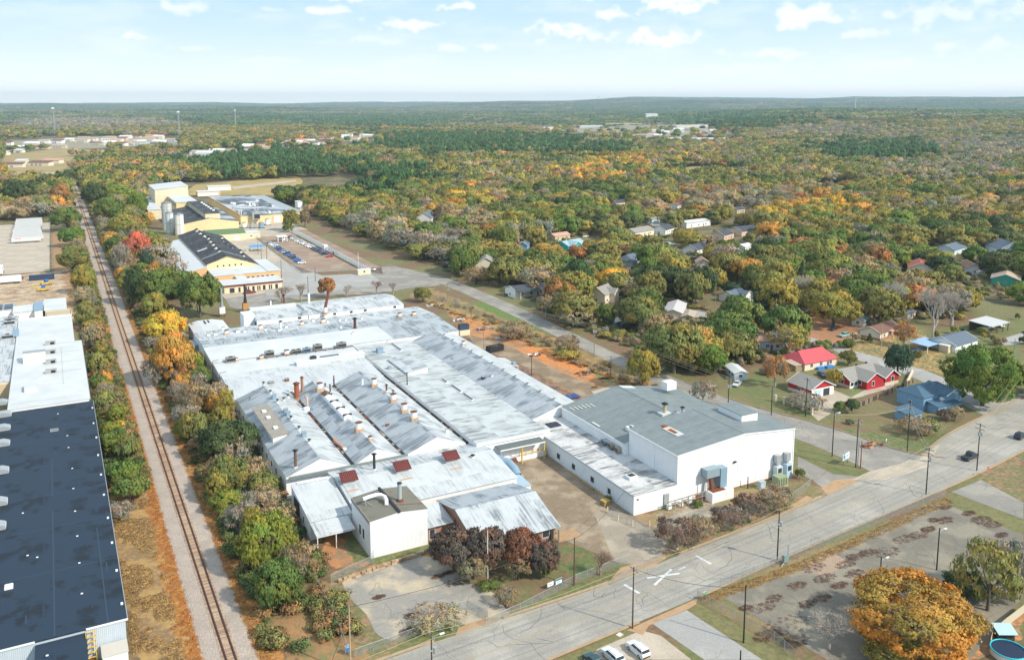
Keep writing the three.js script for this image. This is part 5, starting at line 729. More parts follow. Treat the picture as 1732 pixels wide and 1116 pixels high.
// fences
M.link = std([.30,.33,.33],.6, { transparent: true, alphaMap: tex(128, (u, v) => { const a = Math.abs(((u + v) * 4 % 1) - .5), b = Math.abs(((u - v + 1) * 4 % 1) - .5); return Math.min(a, b) < .075 ? 1 : 0; }, .5, false) });
function chainFence(label, pts, h = 1.9, step = 3) {
const t = thing('chain_link_fence', label, 'fence', [pts[0][0],0, pts[0][1]]), pg = new MB().cyl(0,0,0,.045,.045, h + .06,5).geo(); let posts = 0; const rest = [];
for (let k = 0; k + 1 < pts.length; k++) { const [a, b] = [pts[k], pts[k + 1]], L = Math.hypot(b[0] - a[0], b[1] - a[1]), n = Math.max(1, Math.round(L / step)); part('mesh_panel', new MB().quad(V(a[0],.05, a[1]), V(b[0],.05, b[1]), V(b[0], h, b[1]), V(a[0], h, a[1])), M.link, t); part('top_rail', new MB().bar(V(a[0], h, a[1]), V(b[0], h, b[1]), .05), M.galv, t); for (let i = 0; i < n; i++) { const m = shade(new THREE.Mesh(pg, M.galv)); m.name = 'post'; m.position.set(lerp(a[0], b[0], i / n) - pts[0][0],0, lerp(a[1], b[1], i / n) - pts[0][1]); t.add(m); } } return t;
}
chainFence('chain link fence along the grass strip of the old parking lot by the rail side', gp([[488,905],[560,1040],[590,1112]]));
chainFence('chain link fence around the weedy parking lot, along the main road', gp([[1180,1010],[1345,945],[1600,838]]), 1.9); chainFence('chain link fence around the weedy parking lot, beside the paved side lot', gp([[1180,1014],[1310,1085],[1345,1116]]), 1.9);
chainFence('chain link fence along the front lawn by the main road', gp([[822,1060],[880,1035],[975,985],[1065,950]]), 1.7); chainFence('short chain link gate across the old parking lot entrance', gp([[750,1040],[790,1030],[825,1050],[824,1030]]), 1.8); chainFence('low chain link fence below the old parking lot', gp([[600,1112],[690,1080],[760,1055]]), 1.6);
chainFence('chain link gate and fence at the annex corner, by the bollards', gp([[1030,868],[1075,893],[1105,905],[1140,893],[1138,870]]), 1.9); chainFence('chain link enclosure before the warehouse front machines', gp([[1130,890],[1200,868],[1285,868],[1350,840],[1372,822]]), 1.9);
chainFence('chain link fence beside the side road behind the factory', gp([[700,492],[820,535],[940,590],[1010,625],[1095,655]]), 1.8,4); chainFence('chain link fence on the rail side of the works car park', [[123.6,-619],[119.2,-475]],2,4.5); chainFence('chain link fence across the front end of the works car park', [[119.2,-475],[150.5,-468]],2,4); chainFence('chain link fence at the boiler house lawn', gp([[560,985],[632,952],[632,940]]), 1.7);
chainFence('chain link fence between trailer yard and dry slope', [[-3.2,-545],[-3.2,-770]],2,5); chainFence('chain link fence at the far end of the front court', gp([[1040,990],[1062,975],[1120,945]]), 1.5);
{
const t = thing('panel_fence', 'long white louvred panel fence beside the works car park', 'fence', [152.3,0,-543]); const n = 58, z0 = -629, z1 = -457; const pan = new MB(); for (let k = 0; k < 6; k++) pan.box(-.04,.35 + k * .42,.1,.04,.62 + k * .42,2.86); const pg = pan.geo(), po = new MB().box(-.12,0,-.12,.12,3.1,.12).geo(), pm = std([.66,.76,.84],.6);
for (let k = 0; k < n; k++) { const z = lerp(z0, z1, k / n) + 543; for (const [nm, g, m] of [['fence_panel', pg, pm],['post', po, M.white]]) { const o = shade(new THREE.Mesh(g, m)); o.name = nm; o.position.set(0,0, z); t.add(o); } }
part('gate_block', new MB().box(150.9,0,-548,153.4,3.3,-543), M.white, t); const g = thing('gate_wall', 'cream wall block at the road end of the white panel fence', 'wall', [149,0,-456]); part('wall', new MB().box(145,0,-457.5,152.2,2.8,-455.5), M.cream, g); part('coping', new MB().box(144.8,2.82,-457.7,152.4,3,-455.3), M.white, g); windowPart(g, 's', 148,149,1.2,2.2,-455.5, M.dark, 'plaque');
}
{
const t = thing('retaining_wall', 'low rough stone retaining wall above the old parking lot', 'wall', [56,0,-160]), pts = gp([[572,986],[640,957],[735,930]]), mats = [[.36,.24,.14],[.44,.32,.2],[.28,.19,.12],[.5,.38,.26]].map(c => std(c, .95));
const a = pts[0], b = pts[2]; for (let r = 0; r < 2; r++) for (let x = a[0]; x < b[0]; x += R(.7,1.3)) { const w = R(.6,1.15), z = lerp(a[1], b[1], (x - a[0]) / (b[0] - a[0])) + R(-.08,.08); part('stone', new MB().box(x, r * .42, z - .25, x + w, r * .42 + R(.34,.42), z + R(.2,.35)), pick(mats), t); }
}
{
let src; [[580,762],[636,808],[710,832],[800,838],[897,820]].forEach(([x, y], k) => { const p = G(...z9(x, y)); const l = ['bollard beside the pallets at the annex side', 'bollard second from the pallets, in the yard gateway', 'bollard before the annex front corner', 'bollard between the gateway and the bushes', 'bollard nearest the pipe rack'][k] + ', cream'; if (!k) { src = thing('bollard', l, 'bollard', [p[0],0, p[1]],0, 'cream bollards at the yard gateway'); part('post', new MB().cyl(0,0,0,.16,.16,1.35,10), std([.72,.58,.36],.7), src, true); part('cap', new MB().cyl(0,1.35,0,.16,.05,.08,10), M.cream, src, true); } else copyOf(src, [p[0],0, p[1]],0, l); });
const p = G(...z9(575,722)), t = thing('pallet_stack', 'leaning stack of yellowish pallets against the annex wall', 'pallets', [p[0] - .4,0, p[1]],.15); for (let k = 0; k < 8; k++) { const m = new MB(); for (let i = 0; i < 5; i++) m.box(-.9 + i * .4, k * .16 + .1,-.9,-.65 + i * .4, k * .16 + .13,.9); for (const z of [-.8,0,.7]) m.box(-.9, k * .16, z, .95, k * .16 + .1, z + .1); part('pallet', m, std([.52 + R(-.08,.05), .36,.13],.9), t, true); }
const f = thing('timber_edge', 'long timber kerb lying along the annex wall', 'kerb', [112.4,0,-172]); part('beam', new MB().box(-.15,0,-10,.15,.3,10), std([.40,.27,.13],.9), f, true); part('peg', new MB().box(-.3,0,2,-.16,.4,2.2), M.wood, f, true);
}

// ---------------------------------------------------------------- houses beyond the side road
const shingle = (a, b) => ({ map: tex(256, (u, v) => mix3(a, b, fbm(u * 30, v * 30,4,30)).map(x => x * (.86 + .2 * (Math.floor(v * 28) % 2 ? vn(u * 60, Math.floor(v * 28), 60) : vn(u * 60 + 7, Math.floor(v * 28), 60)))), 7) });
const RF = { grey: std([1,1,1],.9, shingle([.25,.24,.22],[.33,.32,.295])), slate: std([1,1,1],.85, shingle([.085,.12,.165],[.15,.19,.24])), blue: std([1,1,1],.85, shingle([.045,.105,.165],[.09,.17,.245])), dark: std([1,1,1],.9, shingle([.035,.045,.06],[.09,.10,.12])), brown: std([1,1,1],.9, shingle([.13,.075,.055],[.24,.12,.085])), tan: std([1,1,1],.9, shingle([.40,.31,.23],[.5,.40,.31])), peach: std([1,1,1],.8, shingle([.50,.28,.20],[.6,.37,.27])), pink: std([.60,.085,.10],.55, { map: T_mottle([.85,.85,.85],[1.1,1.2,1.2],9) }), white: M.whiteRoof, red: std([.36,.10,.06],.8), teal: std([1,1,1],.8, shingle([.25,.42,.48],[.36,.52,.58])) };
const WL = { white: std([.80,.80,.78],.75), cream: std([.74,.66,.52],.8), red: std([.43,.02,.03],.75, { map: T_mottle([.8,.8,.8],[1.1,1.1,1.1],3) }), blue: std([.19,.35,.52],.75, { map: T_mottle([.85,.85,.85],[1.08,1.08,1.08],3) }), teal: std([.015,.42,.42],.7), green: std([.03,.36,.26],.7), grey: std([.42,.46,.48],.8), stone: std([.62,.56,.47],.9, { map: T_mottle([.75,.75,.75],[1.15,1.1,1.05],2.5,14) }), peach: std([.68,.50,.38],.8), tan: std([.60,.50,.34],.8), lb: std([.55,.66,.72],.8) };
// a gabled house in its own axes: ridge along x, w long, d deep, then turned
function house(label, at, turn, { w = 12, d = 8, h = 2.7, rise = 2, wall = WL.white, roof = RF.grey, hip = 0, over = .45, win = 3, base, porch, chimney, name = 'house', cat = 'house', wing, door = true }) {
const p = at, t = thing(name, label, cat, [p[0],0, p[1]], turn);
const body = (t, w, d, h, rise, cx, cz, ax, nm) => {
const A = ax ? d : w, B = ax ? w : d, q = (a, y, b) => ax ? V(cx + b, y, cz + a) : V(cx + a, y, cz + b), W = new MB(), a = A / 2, b = B / 2;
W.face([q(-a, 0, b), q(a, 0, b), q(a, h, b), q(-a, h, b)]).face([q(a, 0,-b), q(-a, 0,-b), q(-a, h, -b), q(a, h, -b)]);
if (hip && !nm) W.face([q(a, 0, b), q(a, 0,-b), q(a, h, -b), q(a, h, b)]).face([q(-a, 0,-b), q(-a, 0, b), q(-a, h, b), q(-a, h, -b)]); else W.face([q(a, 0, b), q(a, 0,-b), q(a, h, -b), q(a, h + rise - .06,0), q(a, h, b)]).face([q(-a, 0,-b), q(-a, 0, b), q(-a, h, b), q(-a, h + rise - .06,0), q(-a, h, -b)]);
part(nm ? 'wing_wall' : 'wall', W, wall, t, true); const o = over, s = rise / b, e = h - o * s, hp = hip && !nm ? hip : 0;
for (const k of [1,-1]) { const Rr = new MB(); Rr.slab(...(k > 0 ? [q(-a - o, e, b + o), q(a + o, e, b + o), q(a + o - hp * (b + o), h + rise, 0), q(-a - o + hp * (b + o), h + rise, 0)] : [q(a + o, e, -b - o), q(-a - o, e, -b - o), q(-a - o + hp * (b + o), h + rise, 0), q(a + o - hp * (b + o), h + rise, 0)]), .14); part('roof', Rr, roof, t, true); }
if (hp) for (const k of [1,-1]) { const f = [q(k * (a + o), e, k * (b + o)), q(k * (a + o), e, -k * (b + o)), q(k * (a + o - hp * (b + o)), h + rise, 0)]; part('hip_roof', new MB().face(f), roof, t, true); }
else for (const k of [1,-1]) part('gable_trim', new MB().slab(q(k * (a + o + .03), e + .04, b + o), q(k * (a + o + .03), h + rise + .04,0), q(k * (a + o - .1), h + rise + .04,0), q(k * (a + o - .1), e + .04, b + o), .22).slab(q(k * (a + o + .03), h + rise + .04,0), q(k * (a + o + .03), e + .04,-b - o), q(k * (a + o - .1), e + .04,-b - o), q(k * (a + o - .1), h + rise + .04,0), .22), M.trim, t, true);
};
body(t, w, d, h, rise, 0,0, false); if (wing) body(t, wing[2], wing[3], h, wing[4] ?? rise, wing[0], wing[1], true, 'wing');
const win1 = (face, u, at, ww = 1.1, y0 = 1, y1 = 2.2) => { const f = new MB(), g = new MB(), o = face === 's' || face === 'e' ? 1 : -1, B = (m, a, b, c, e, k0, k1) => { const [z0, z1] = [at + o * k0, at + o * k1].sort((x, y) => x - y); face === 's' || face === 'n' ? m.box(a, c, z0, b, e, z1) : m.box(z0, c, a, z1, e, b); }; B(f, u - ww / 2 - .1, u + ww / 2 + .1, y0 - .1, y1 + .1,0,.05); B(g, u - ww / 2, u + ww / 2, y0, y1,.05,.075); const x = part('window', f, M.trim, t, true); part('pane', g, M.glass, x, true); const bar = new MB(); B(bar, u - .04, u + .04, y0, y1,.075,.09); part('glazing_bar', bar, M.trim, x, true); };
for (let k = 0; k < win; k++) { const u = -w / 2 + w * (k + .7) / (win + .4); win1('s', u, d / 2 + .0); if (k < 2) win1('n', u, -d / 2); } win1('w', 0,-w / 2,1,1,2.1); win1('e', -.8, w / 2,1,1,2.1);
if (door) part('door', new MB().box(w * .18,0, d / 2 + .01, w * .18 + .95,2.05, d / 2 + .06), std([.25,.12,.08],.7), t, true);
if (base) { part('stone_base', new MB().box(-w / 2 - .06,0,-d / 2 - .06, w / 2 + .06, base[0], d / 2 + .06), base[1], t, true); }
if (porch) { const [x0, x1, dep, m] = porch; part('porch_roof', new MB().slab(V(x0, h - .35, d / 2 + dep), V(x1, h - .35, d / 2 + dep), V(x1, h + .05, d / 2 + .1), V(x0, h + .05, d / 2 + .1), .12), m, t, true); for (const x of [x0 + .2, x1 - .2]) part('porch_post', new MB().box(x - .08,0, d / 2 + dep - .3, x + .08, h - .45, d / 2 + dep - .14), M.trim, t, true); }
if (chimney) part('chimney', new MB().box(chimney - .4, h, -.4, chimney + .4, h + rise + .8,.4), M.brick, t, true); return t;
}
// the red ones, measured corner by corner
{
const g = house('small red and white garage with grey gable roof behind the pillar fence', [215.6,-198.6], Math.PI / 2, { w: 10, d: 10.2, h: 2.9, rise: 2.3, wall: WL.red, roof: RF.grey, win: 1, base: [1.0, WL.stone], door: false, name: 'garage', cat: 'garage' });
g.children.filter(c => c.name === 'window').slice(2).forEach(c => g.remove(c));
for (const z of [-2.3,1.6]) { part('garage_door', new MB().box(-5.12,.05, z - 1.4,-5.04,2.4, z + 1.4), z < 0 ? std([.45,.62,.70],.5) : M.glass, g, true); } part('white_front', new MB().box(-5.08,0,-4.9,-5.02,2.8,4.9), WL.white, g, true);
const h = house('red house with grey double-gabled roof, white trim and stone base', [238.5,-199.5],0, { w: 19, d: 10, h: 2.9, rise: 2.5, wall: WL.red, roof: RF.grey, win: 0, base: [1.0, WL.stone], wing: [-1.6,4.6,8,8,2.3], door: false });
h.children.filter(c => c.name === 'window').forEach(c => h.remove(c));
const win = (x, z, s = 's', w = 1, y0 = 1.1, y1 = 2.6) => { const f = s === 's' ? new MB().box(x - w / 2 - .14, y0 - .14, z, x + w / 2 + .14, y1 + .14, z + .07) : new MB().box(z - .07, y0 - .14, x - w / 2 - .14, z, y1 + .14, x + w / 2 + .14), o = part('window', f, M.white, h, true); part('pane', s === 's' ? new MB().box(x - w / 2, y0, z + .07, x + w / 2, y1, z + .1) : new MB().box(z - .1, y0, x - w / 2, z - .07, y1, x + w / 2), M.glass, o, true); };
part('white_front_wall', new MB().box(-9.5,.02,5.02,-5.7,2.85,5.1), WL.white, h, true); win(-8.5,5.1, 's', 1.3,.9,2.1); win(-6.8,5.1, 's', 1.5,.9,2.1); win(-2.6,8.6); win(5.2,5.02, 's', .8); win(2,-9.5, 'w'); win(5.6,-5.6, 'w', 1.4);
part('front_gable', new MB().prism([[3.6,0],[3.6,2.9],[7,5.0],[10.2,2.9],[10.2,0]], 'z', 5,8.2), WL.red, h, true); part('front_gable_roof', new MB().slab(V(3.2,2.75,8.7), V(7,5.2,8.7), V(7,5.2,.4), V(3.2,2.75,3.4), .14).slab(V(7,5.2,8.7), V(10.6,2.75,8.7), V(10.6,2.75,3.4), V(7,5.2,.4), .14), RF.grey, h, true); part('gable_trim', new MB().slab(V(3.1,2.8,8.8), V(7,5.28,8.8), V(7,5.28,8.68), V(3.1,2.8,8.68), .28).slab(V(7,5.28,8.8), V(10.7,2.8,8.8), V(10.7,2.8,8.68), V(7,5.28,8.68), .28), M.white, h, true); part('stone_base', new MB().box(3.55,0,5,10.25,1,8.26), WL.stone, h, true); win(7.2,8.2, 's', 1.2,1.2,2.8); part('roof_vent', new MB().box(-.3,5.0,-1,.3,5.6,-.5).box(5,4.6,-1.4,5.5,5.5,-.9), M.dark, h, true);
const p = house('white house with bright pink-red metal roof', [238.5,-221],0, { w: 16, d: 11, h: 2.8, rise: 2.9, wall: WL.cream, roof: RF.pink, win: 3, hip: .45 }); part('blue_tarp', new MB().box(1,0,6,4.4,.8,7.6).box(-3,0,6,0,.9,7.2), std([.04,.22,.6],.6), p, true); part('porch', new MB().slab(V(-12,2.3,5), V(-8,2.3,5), V(-8,2.7,-1), V(-12,2.7,-1), .1), RF.tan, p, true); part('porch_screen', new MB().box(-11.6,0,-1,-8.2,2.2,4.8), std([.32,.24,.15],.9), p, true);
const b = house('pale blue house with blue roof beside the big green oak', [239.5,-173.8],0, { w: 15, d: 9.5, h: 4.4, rise: 1.9, wall: WL.blue, roof: RF.blue, hip: .6, win: 2, door: false, wing: [4,2.5,8,9,1.5] }); part('porch_roof', new MB().slab(V(-6.5,2.4,9.2), V(4,2.4,9.2), V(4,3.1,4.8), V(-6.5,3.1,4.8), .12), RF.blue, b, true); part('porch_wall', new MB().box(-6,0,5,3.5,2.3,8.8), WL.blue, b, true); part('porch_box', new MB().box(-1.2,2.5,5.4,.4,3.5,6.4), M.white, b, true);
const s = thing('garden_shed', 'small blue shed before the pale blue house', 'shed', [222.6,0,-167]); part('wall', new MB().box(-3,0,-2.4,3,2.3,2.4), WL.blue, s, true); part('roof', new MB().slab(V(-3.4,2.3,2.8), V(3.4,2.3,2.8), V(3.4,3.1,-2.8), V(-3.4,3.1,-2.8), .12), RF.blue, s, true); part('red_bin', new MB().cyl(-3.8,0,1.4,.4,.5,1.1,10), std([.5,.04,.03],.6), s, true);
}
house('long cream house with brown roof and brick base, porch in front', [294.5,-236.5],.22, { w: 17, d: 8.5, h: 3, rise: 1.8, wall: WL.cream, roof: RF.brown, win: 3, base: [.8, M.brick], porch: [-1.5,2,2.2, RF.peach] });
house('grey-roofed white house with carport at the lane', [305,-211.5],.12, { w: 16, d: 11, h: 2.9, rise: 2.2, wall: WL.white, roof: RF.slate, win: 2 });
{ const t = thing('carport', 'light blue flat carport over a blue car', 'carport', [293.5,0,-214.3],.12); part('roof', new MB().slab(V(-6,2.7,4), V(5,2.7,4), V(5,3,-4), V(-6,3,-4), .14), std([.30,.46,.66],.6), t, true); for (const [x, z] of [[-5.6,3.6],[4.4,3.6],[-5.6,-3.6],[4.4,-3.6]]) part('post', new MB().box(x - .1,0, z - .1, x + .1,2.7, z + .1), M.trim, t, true);
const s = thing('garden_shed', 'cream box shed between the blue carport and the grey-roofed house', 'shed', [297.4,0,-208.4],.12); part('wall', new MB().box(-2.6,0,-1.8,2.6,2.7,1.8), WL.tan, s, true); part('roof', new MB().box(-2.8,2.72,-2,2.8,2.86,2), M.trim, s, true); part('door', new MB().box(-2,.1,1.81,-1,2,1.86), M.cream, s, true);
const o = thing('carport', 'large open carport with pale roof sheltering white cars', 'carport', [341,0,-220.5],.1); part('roof', new MB().slab(V(-7.5,3.5,5), V(6.5,3.5,5), V(6.5,4.2,-5), V(-7.5,4.2,-5), .16), std([.52,.53,.54],.7), o, true); for (const [x, z] of [[-7,4.5],[-2.5,4.5],[2,4.5],[6,4.5],[-7,-4.5],[6,-4.5]]) part('post', new MB().box(x - .12,0, z - .12, x + .12,3.6, z + .12), M.wood, o, true); part('back_wall', new MB().box(-7,0,-4.8,6,3.6,-4.6), M.wood, o, true);
const f = thing('iron_fence', 'iron fence with seven white stone pillars before the red garage', 'fence', [199,0,-190]), pp = [[70,818],[160,843],[247,868],[340,903],[433,948],[500,905],[545,885]].map(([x, y]) => G(1300 + x / 5.873,540 + y / 5.873)); pp.forEach(q => { part('pillar', new MB().box(q[0] - .35,0, q[1] - .35, q[0] + .35,2.1, q[1] + .35).box(q[0] - .42,2.1, q[1] - .42, q[0] + .42,2.25, q[1] + .42), WL.stone, f); }); for (let k = 0; k + 1 < 5; k++) { const a = pp[k], b = pp[k + 1], m = new MB(); for (const y of [.3,1.5]) m.bar(V(a[0], y, a[1]), V(b[0], y, b[1]), .06); for (let i = 1; i < 14; i++) m.bar(V(lerp(a[0], b[0], i / 14), 0, lerp(a[1], b[1], i / 14)), V(lerp(a[0], b[0], i / 14), 1.7, lerp(a[1], b[1], i / 14)), .035); part('railing', m, M.dark, f); }
const w = thing('picket_fence', 'grey weathered board fence between the red house drive and the blue house', 'fence', [222,0,-183]), A = G(1440,695), B = G(1548,646); for (let k = 0; k < 44; k++) { const x = lerp(A[0], B[0], k / 44), z = lerp(A[1], B[1], k / 44); part('board', new MB().box(x, 0, z - .03, x + .55, R(1.3,1.6), z + .03), pick([M.woodGrey, M.wood]), w); }
const v = thing('garden_wall', 'low tan wall and hedge bed behind the red house', 'wall', [255,0,-195]), C = G(1545,645), D = G(1516,660); part('wall', new MB().bar(V(250,.5,-189), V(263,.5,-197), 1), WL.tan, v); part('coping', new MB().bar(V(250,1.1,-189), V(263,1.1,-197), .3), WL.stone, v);
}
house('white house with slate gable roof, set alone on open grass', [284.8,-312.5],.25, { w: 11, d: 9, h: 3, rise: 2.3, wall: WL.white, roof: RF.slate, wing: [2.2,3,7,8] });
house('long house with peach-coloured roof partly hidden by trees', [238.5,-246],-.55, { w: 17, d: 8, h: 3.6, rise: 1.6, wall: WL.lb, roof: RF.peach, win: 4 });
const HOUSES = []; const farHouse = (label, px, py, turn, o) => { HOUSES.push([px, py, o.w, (o.h || 2.7) + (o.rise ?? 2)]); return house(label, G(px, py), turn, o); };
farHouse('turquoise house with pale grey roof beyond the orange trees', 965,422,.3, { w: 17, d: 11, h: 4, rise: 2.4, wall: WL.teal, roof: RF.teal, wing: [-3,4,8,9] });
farHouse('small peach-roofed shed left of the turquoise house', 945,405,.2, { w: 14, d: 8, h: 3.4, rise: 1.6, wall: WL.tan, roof: RF.peach });
farHouse('white cottage with navy roof on the far lane', 1122,394,.5, { w: 15, d: 10, h: 3.6, rise: 2.6, wall: WL.white, roof: RF.dark });
farHouse('long white flat mobile home on the far lane', 1172,382,.15, { w: 27, d: 12, h: 4, rise: 1, wall: WL.white, roof: RF.white });
farHouse('pale house with mixed grey roof left of the white cottage', 1080,398,.3, { w: 22, d: 11, h: 3.8, rise: 2.2, wall: WL.cream, roof: RF.grey });
farHouse('white house with dark navy roof beside the spreading brown tree', 1222,404,.4, { w: 15, d: 10, h: 4, rise: 2.2, wall: WL.peach, roof: RF.dark });
farHouse('long navy-roofed house at the lane end', 1262,396,.15, { w: 24, d: 12, h: 4, rise: 2.4, wall: WL.peach, roof: RF.dark });
farHouse('dark-roofed white house low under the spreading brown tree', 1178,427,.4, { w: 17, d: 10, h: 3.4, rise: 2.6, wall: WL.white, roof: RF.dark, wing: [4,3,6,8] });
farHouse('cream gabled house beneath the golden tree', 1018,509,.5, { w: 11, d: 9, h: 4.6, rise: 3, wall: WL.cream, roof: RF.grey, wing: [2,4.4,5,5,2] });
farHouse('white-backed house with dark porch roof and clutter in its yard', 890,498,.1, { w: 19, d: 9, h: 4, rise: 1.4, wall: WL.white, roof: RF.dark, porch: [-9,4,4, RF.dark] });
farHouse('cream gable end among bare trees near the side road', 822,456,1.1, { w: 12, d: 12, h: 4.4, rise: 3.4, wall: WL.cream, roof: RF.grey });
farHouse('white house in the wood, pale gable just showing', 722,378,.9, { w: 15, d: 12, h: 6, rise: 3.6, wall: WL.white, roof: RF.slate });
farHouse('green house with beige roof at the frame edge', 1702,478,.55, { w: 20, d: 13, h: 3.6, rise: 2.4, wall: WL.green, roof: RF.tan });
farHouse('cream house with red-trimmed roof among tall trees', 1556,462,.7, { w: 17, d: 12, h: 4.4, rise: 2.6, wall: WL.cream, roof: RF.red, wing: [4,4,9,8] });
farHouse('pale blue house with slate roof behind bare brown trees', 1612,428,.25, { w: 26, d: 12, h: 4.2, rise: 2.6, wall: WL.lb, roof: RF.slate });
farHouse('blue-roofed tall house at the frame edge, behind dark trees', 1700,430,1.0, { w: 21, d: 15, h: 5, rise: 4, wall: WL.lb, roof: RF.slate, wing: [-4,6,10,9] });
farHouse('white gabled house with brown rear roof beside the cream one', 1642,460,.9, { w: 15, d: 10, h: 3.4, rise: 2.4, wall: WL.white, roof: RF.brown });
farHouse('pinkish small house deep among the trees', 1188,452,1.0, { w: 9, d: 7, h: 3.4, rise: 2.2, wall: WL.cream, roof: RF.peach });
farHouse('grey-blue hipped roof showing above green trees', 1066,452,.4, { w: 13, d: 11, h: 5, rise: 3, wall: WL.grey, roof: RF.slate, hip: .5 });
farHouse('long pale grey roof beside the side-road oaks', 1142,532,.8, { w: 20, d: 8, h: 3.2, rise: 1.4, wall: WL.cream, roof: std([.52,.50,.50],.8) });
farHouse('tiny pale shed amid the oaks', 1039,552,.3, { w: 4, d: 3.4, h: 2.6, rise: 1, wall: WL.lb, roof: RF.white, win: 1, name: 'shed', cat: 'shed' });
farHouse('small white gable shed behind the long cream house', 1455,549,.4, { w: 6, d: 5, h: 2.6, rise: 2, wall: WL.white, roof: RF.teal, win: 1, name: 'shed', cat: 'shed' });
farHouse('low flat garage behind the bare sycamores', 1531,537,.2, { w: 7, d: 6, h: 2.8, rise: .6, wall: WL.cream, roof: RF.slate, win: 1, name: 'garage', cat: 'garage' });
farHouse('pale blue mobile home under the red-brown tree', 1245,636,1.2, { w: 9, d: 4.4, h: 2.7, rise: .6, wall: WL.lb, roof: RF.white, name: 'mobile_home', cat: 'mobile home' });
farHouse('long tan-roofed shed by the dirt lane', 1165,540,.8, { w: 10, d: 5, h: 2.4, rise: .9, wall: WL.tan, roof: RF.tan, name: 'shed', cat: 'shed' });
farHouse('white blank house half hidden near the far lane curve', 1258,424,.3, { w: 10, d: 8, h: 3.4, rise: 1.4, wall: WL.white, roof: RF.white });
farHouse('blue-fronted narrow house beside the orange trees', 886,424,.9, { w: 10, d: 6, h: 4.4, rise: 2, wall: WL.blue, roof: RF.slate });
farHouse('grey flat house at the lane left of the mobile home', 1106,376,.2, { w: 14, d: 9, h: 3.6, rise: 1.6, wall: WL.lb, roof: RF.grey });
farHouse('little barn with dark doorway beyond the green trees', 1247,360,.2, { w: 11, d: 8, h: 3.8, rise: 1.6, wall: WL.tan, roof: RF.dark, name: 'barn', cat: 'barn' });
farHouse('white-walled house showing far off among yellow trees', 1145,353,.4, { w: 14, d: 9, h: 4, rise: 2, wall: WL.white, roof: RF.brown });
farHouse('far red-brick house roof high among the trees', 1048,348,.2, { w: 18, d: 9, h: 4, rise: 2, wall: WL.peach, roof: RF.dark });
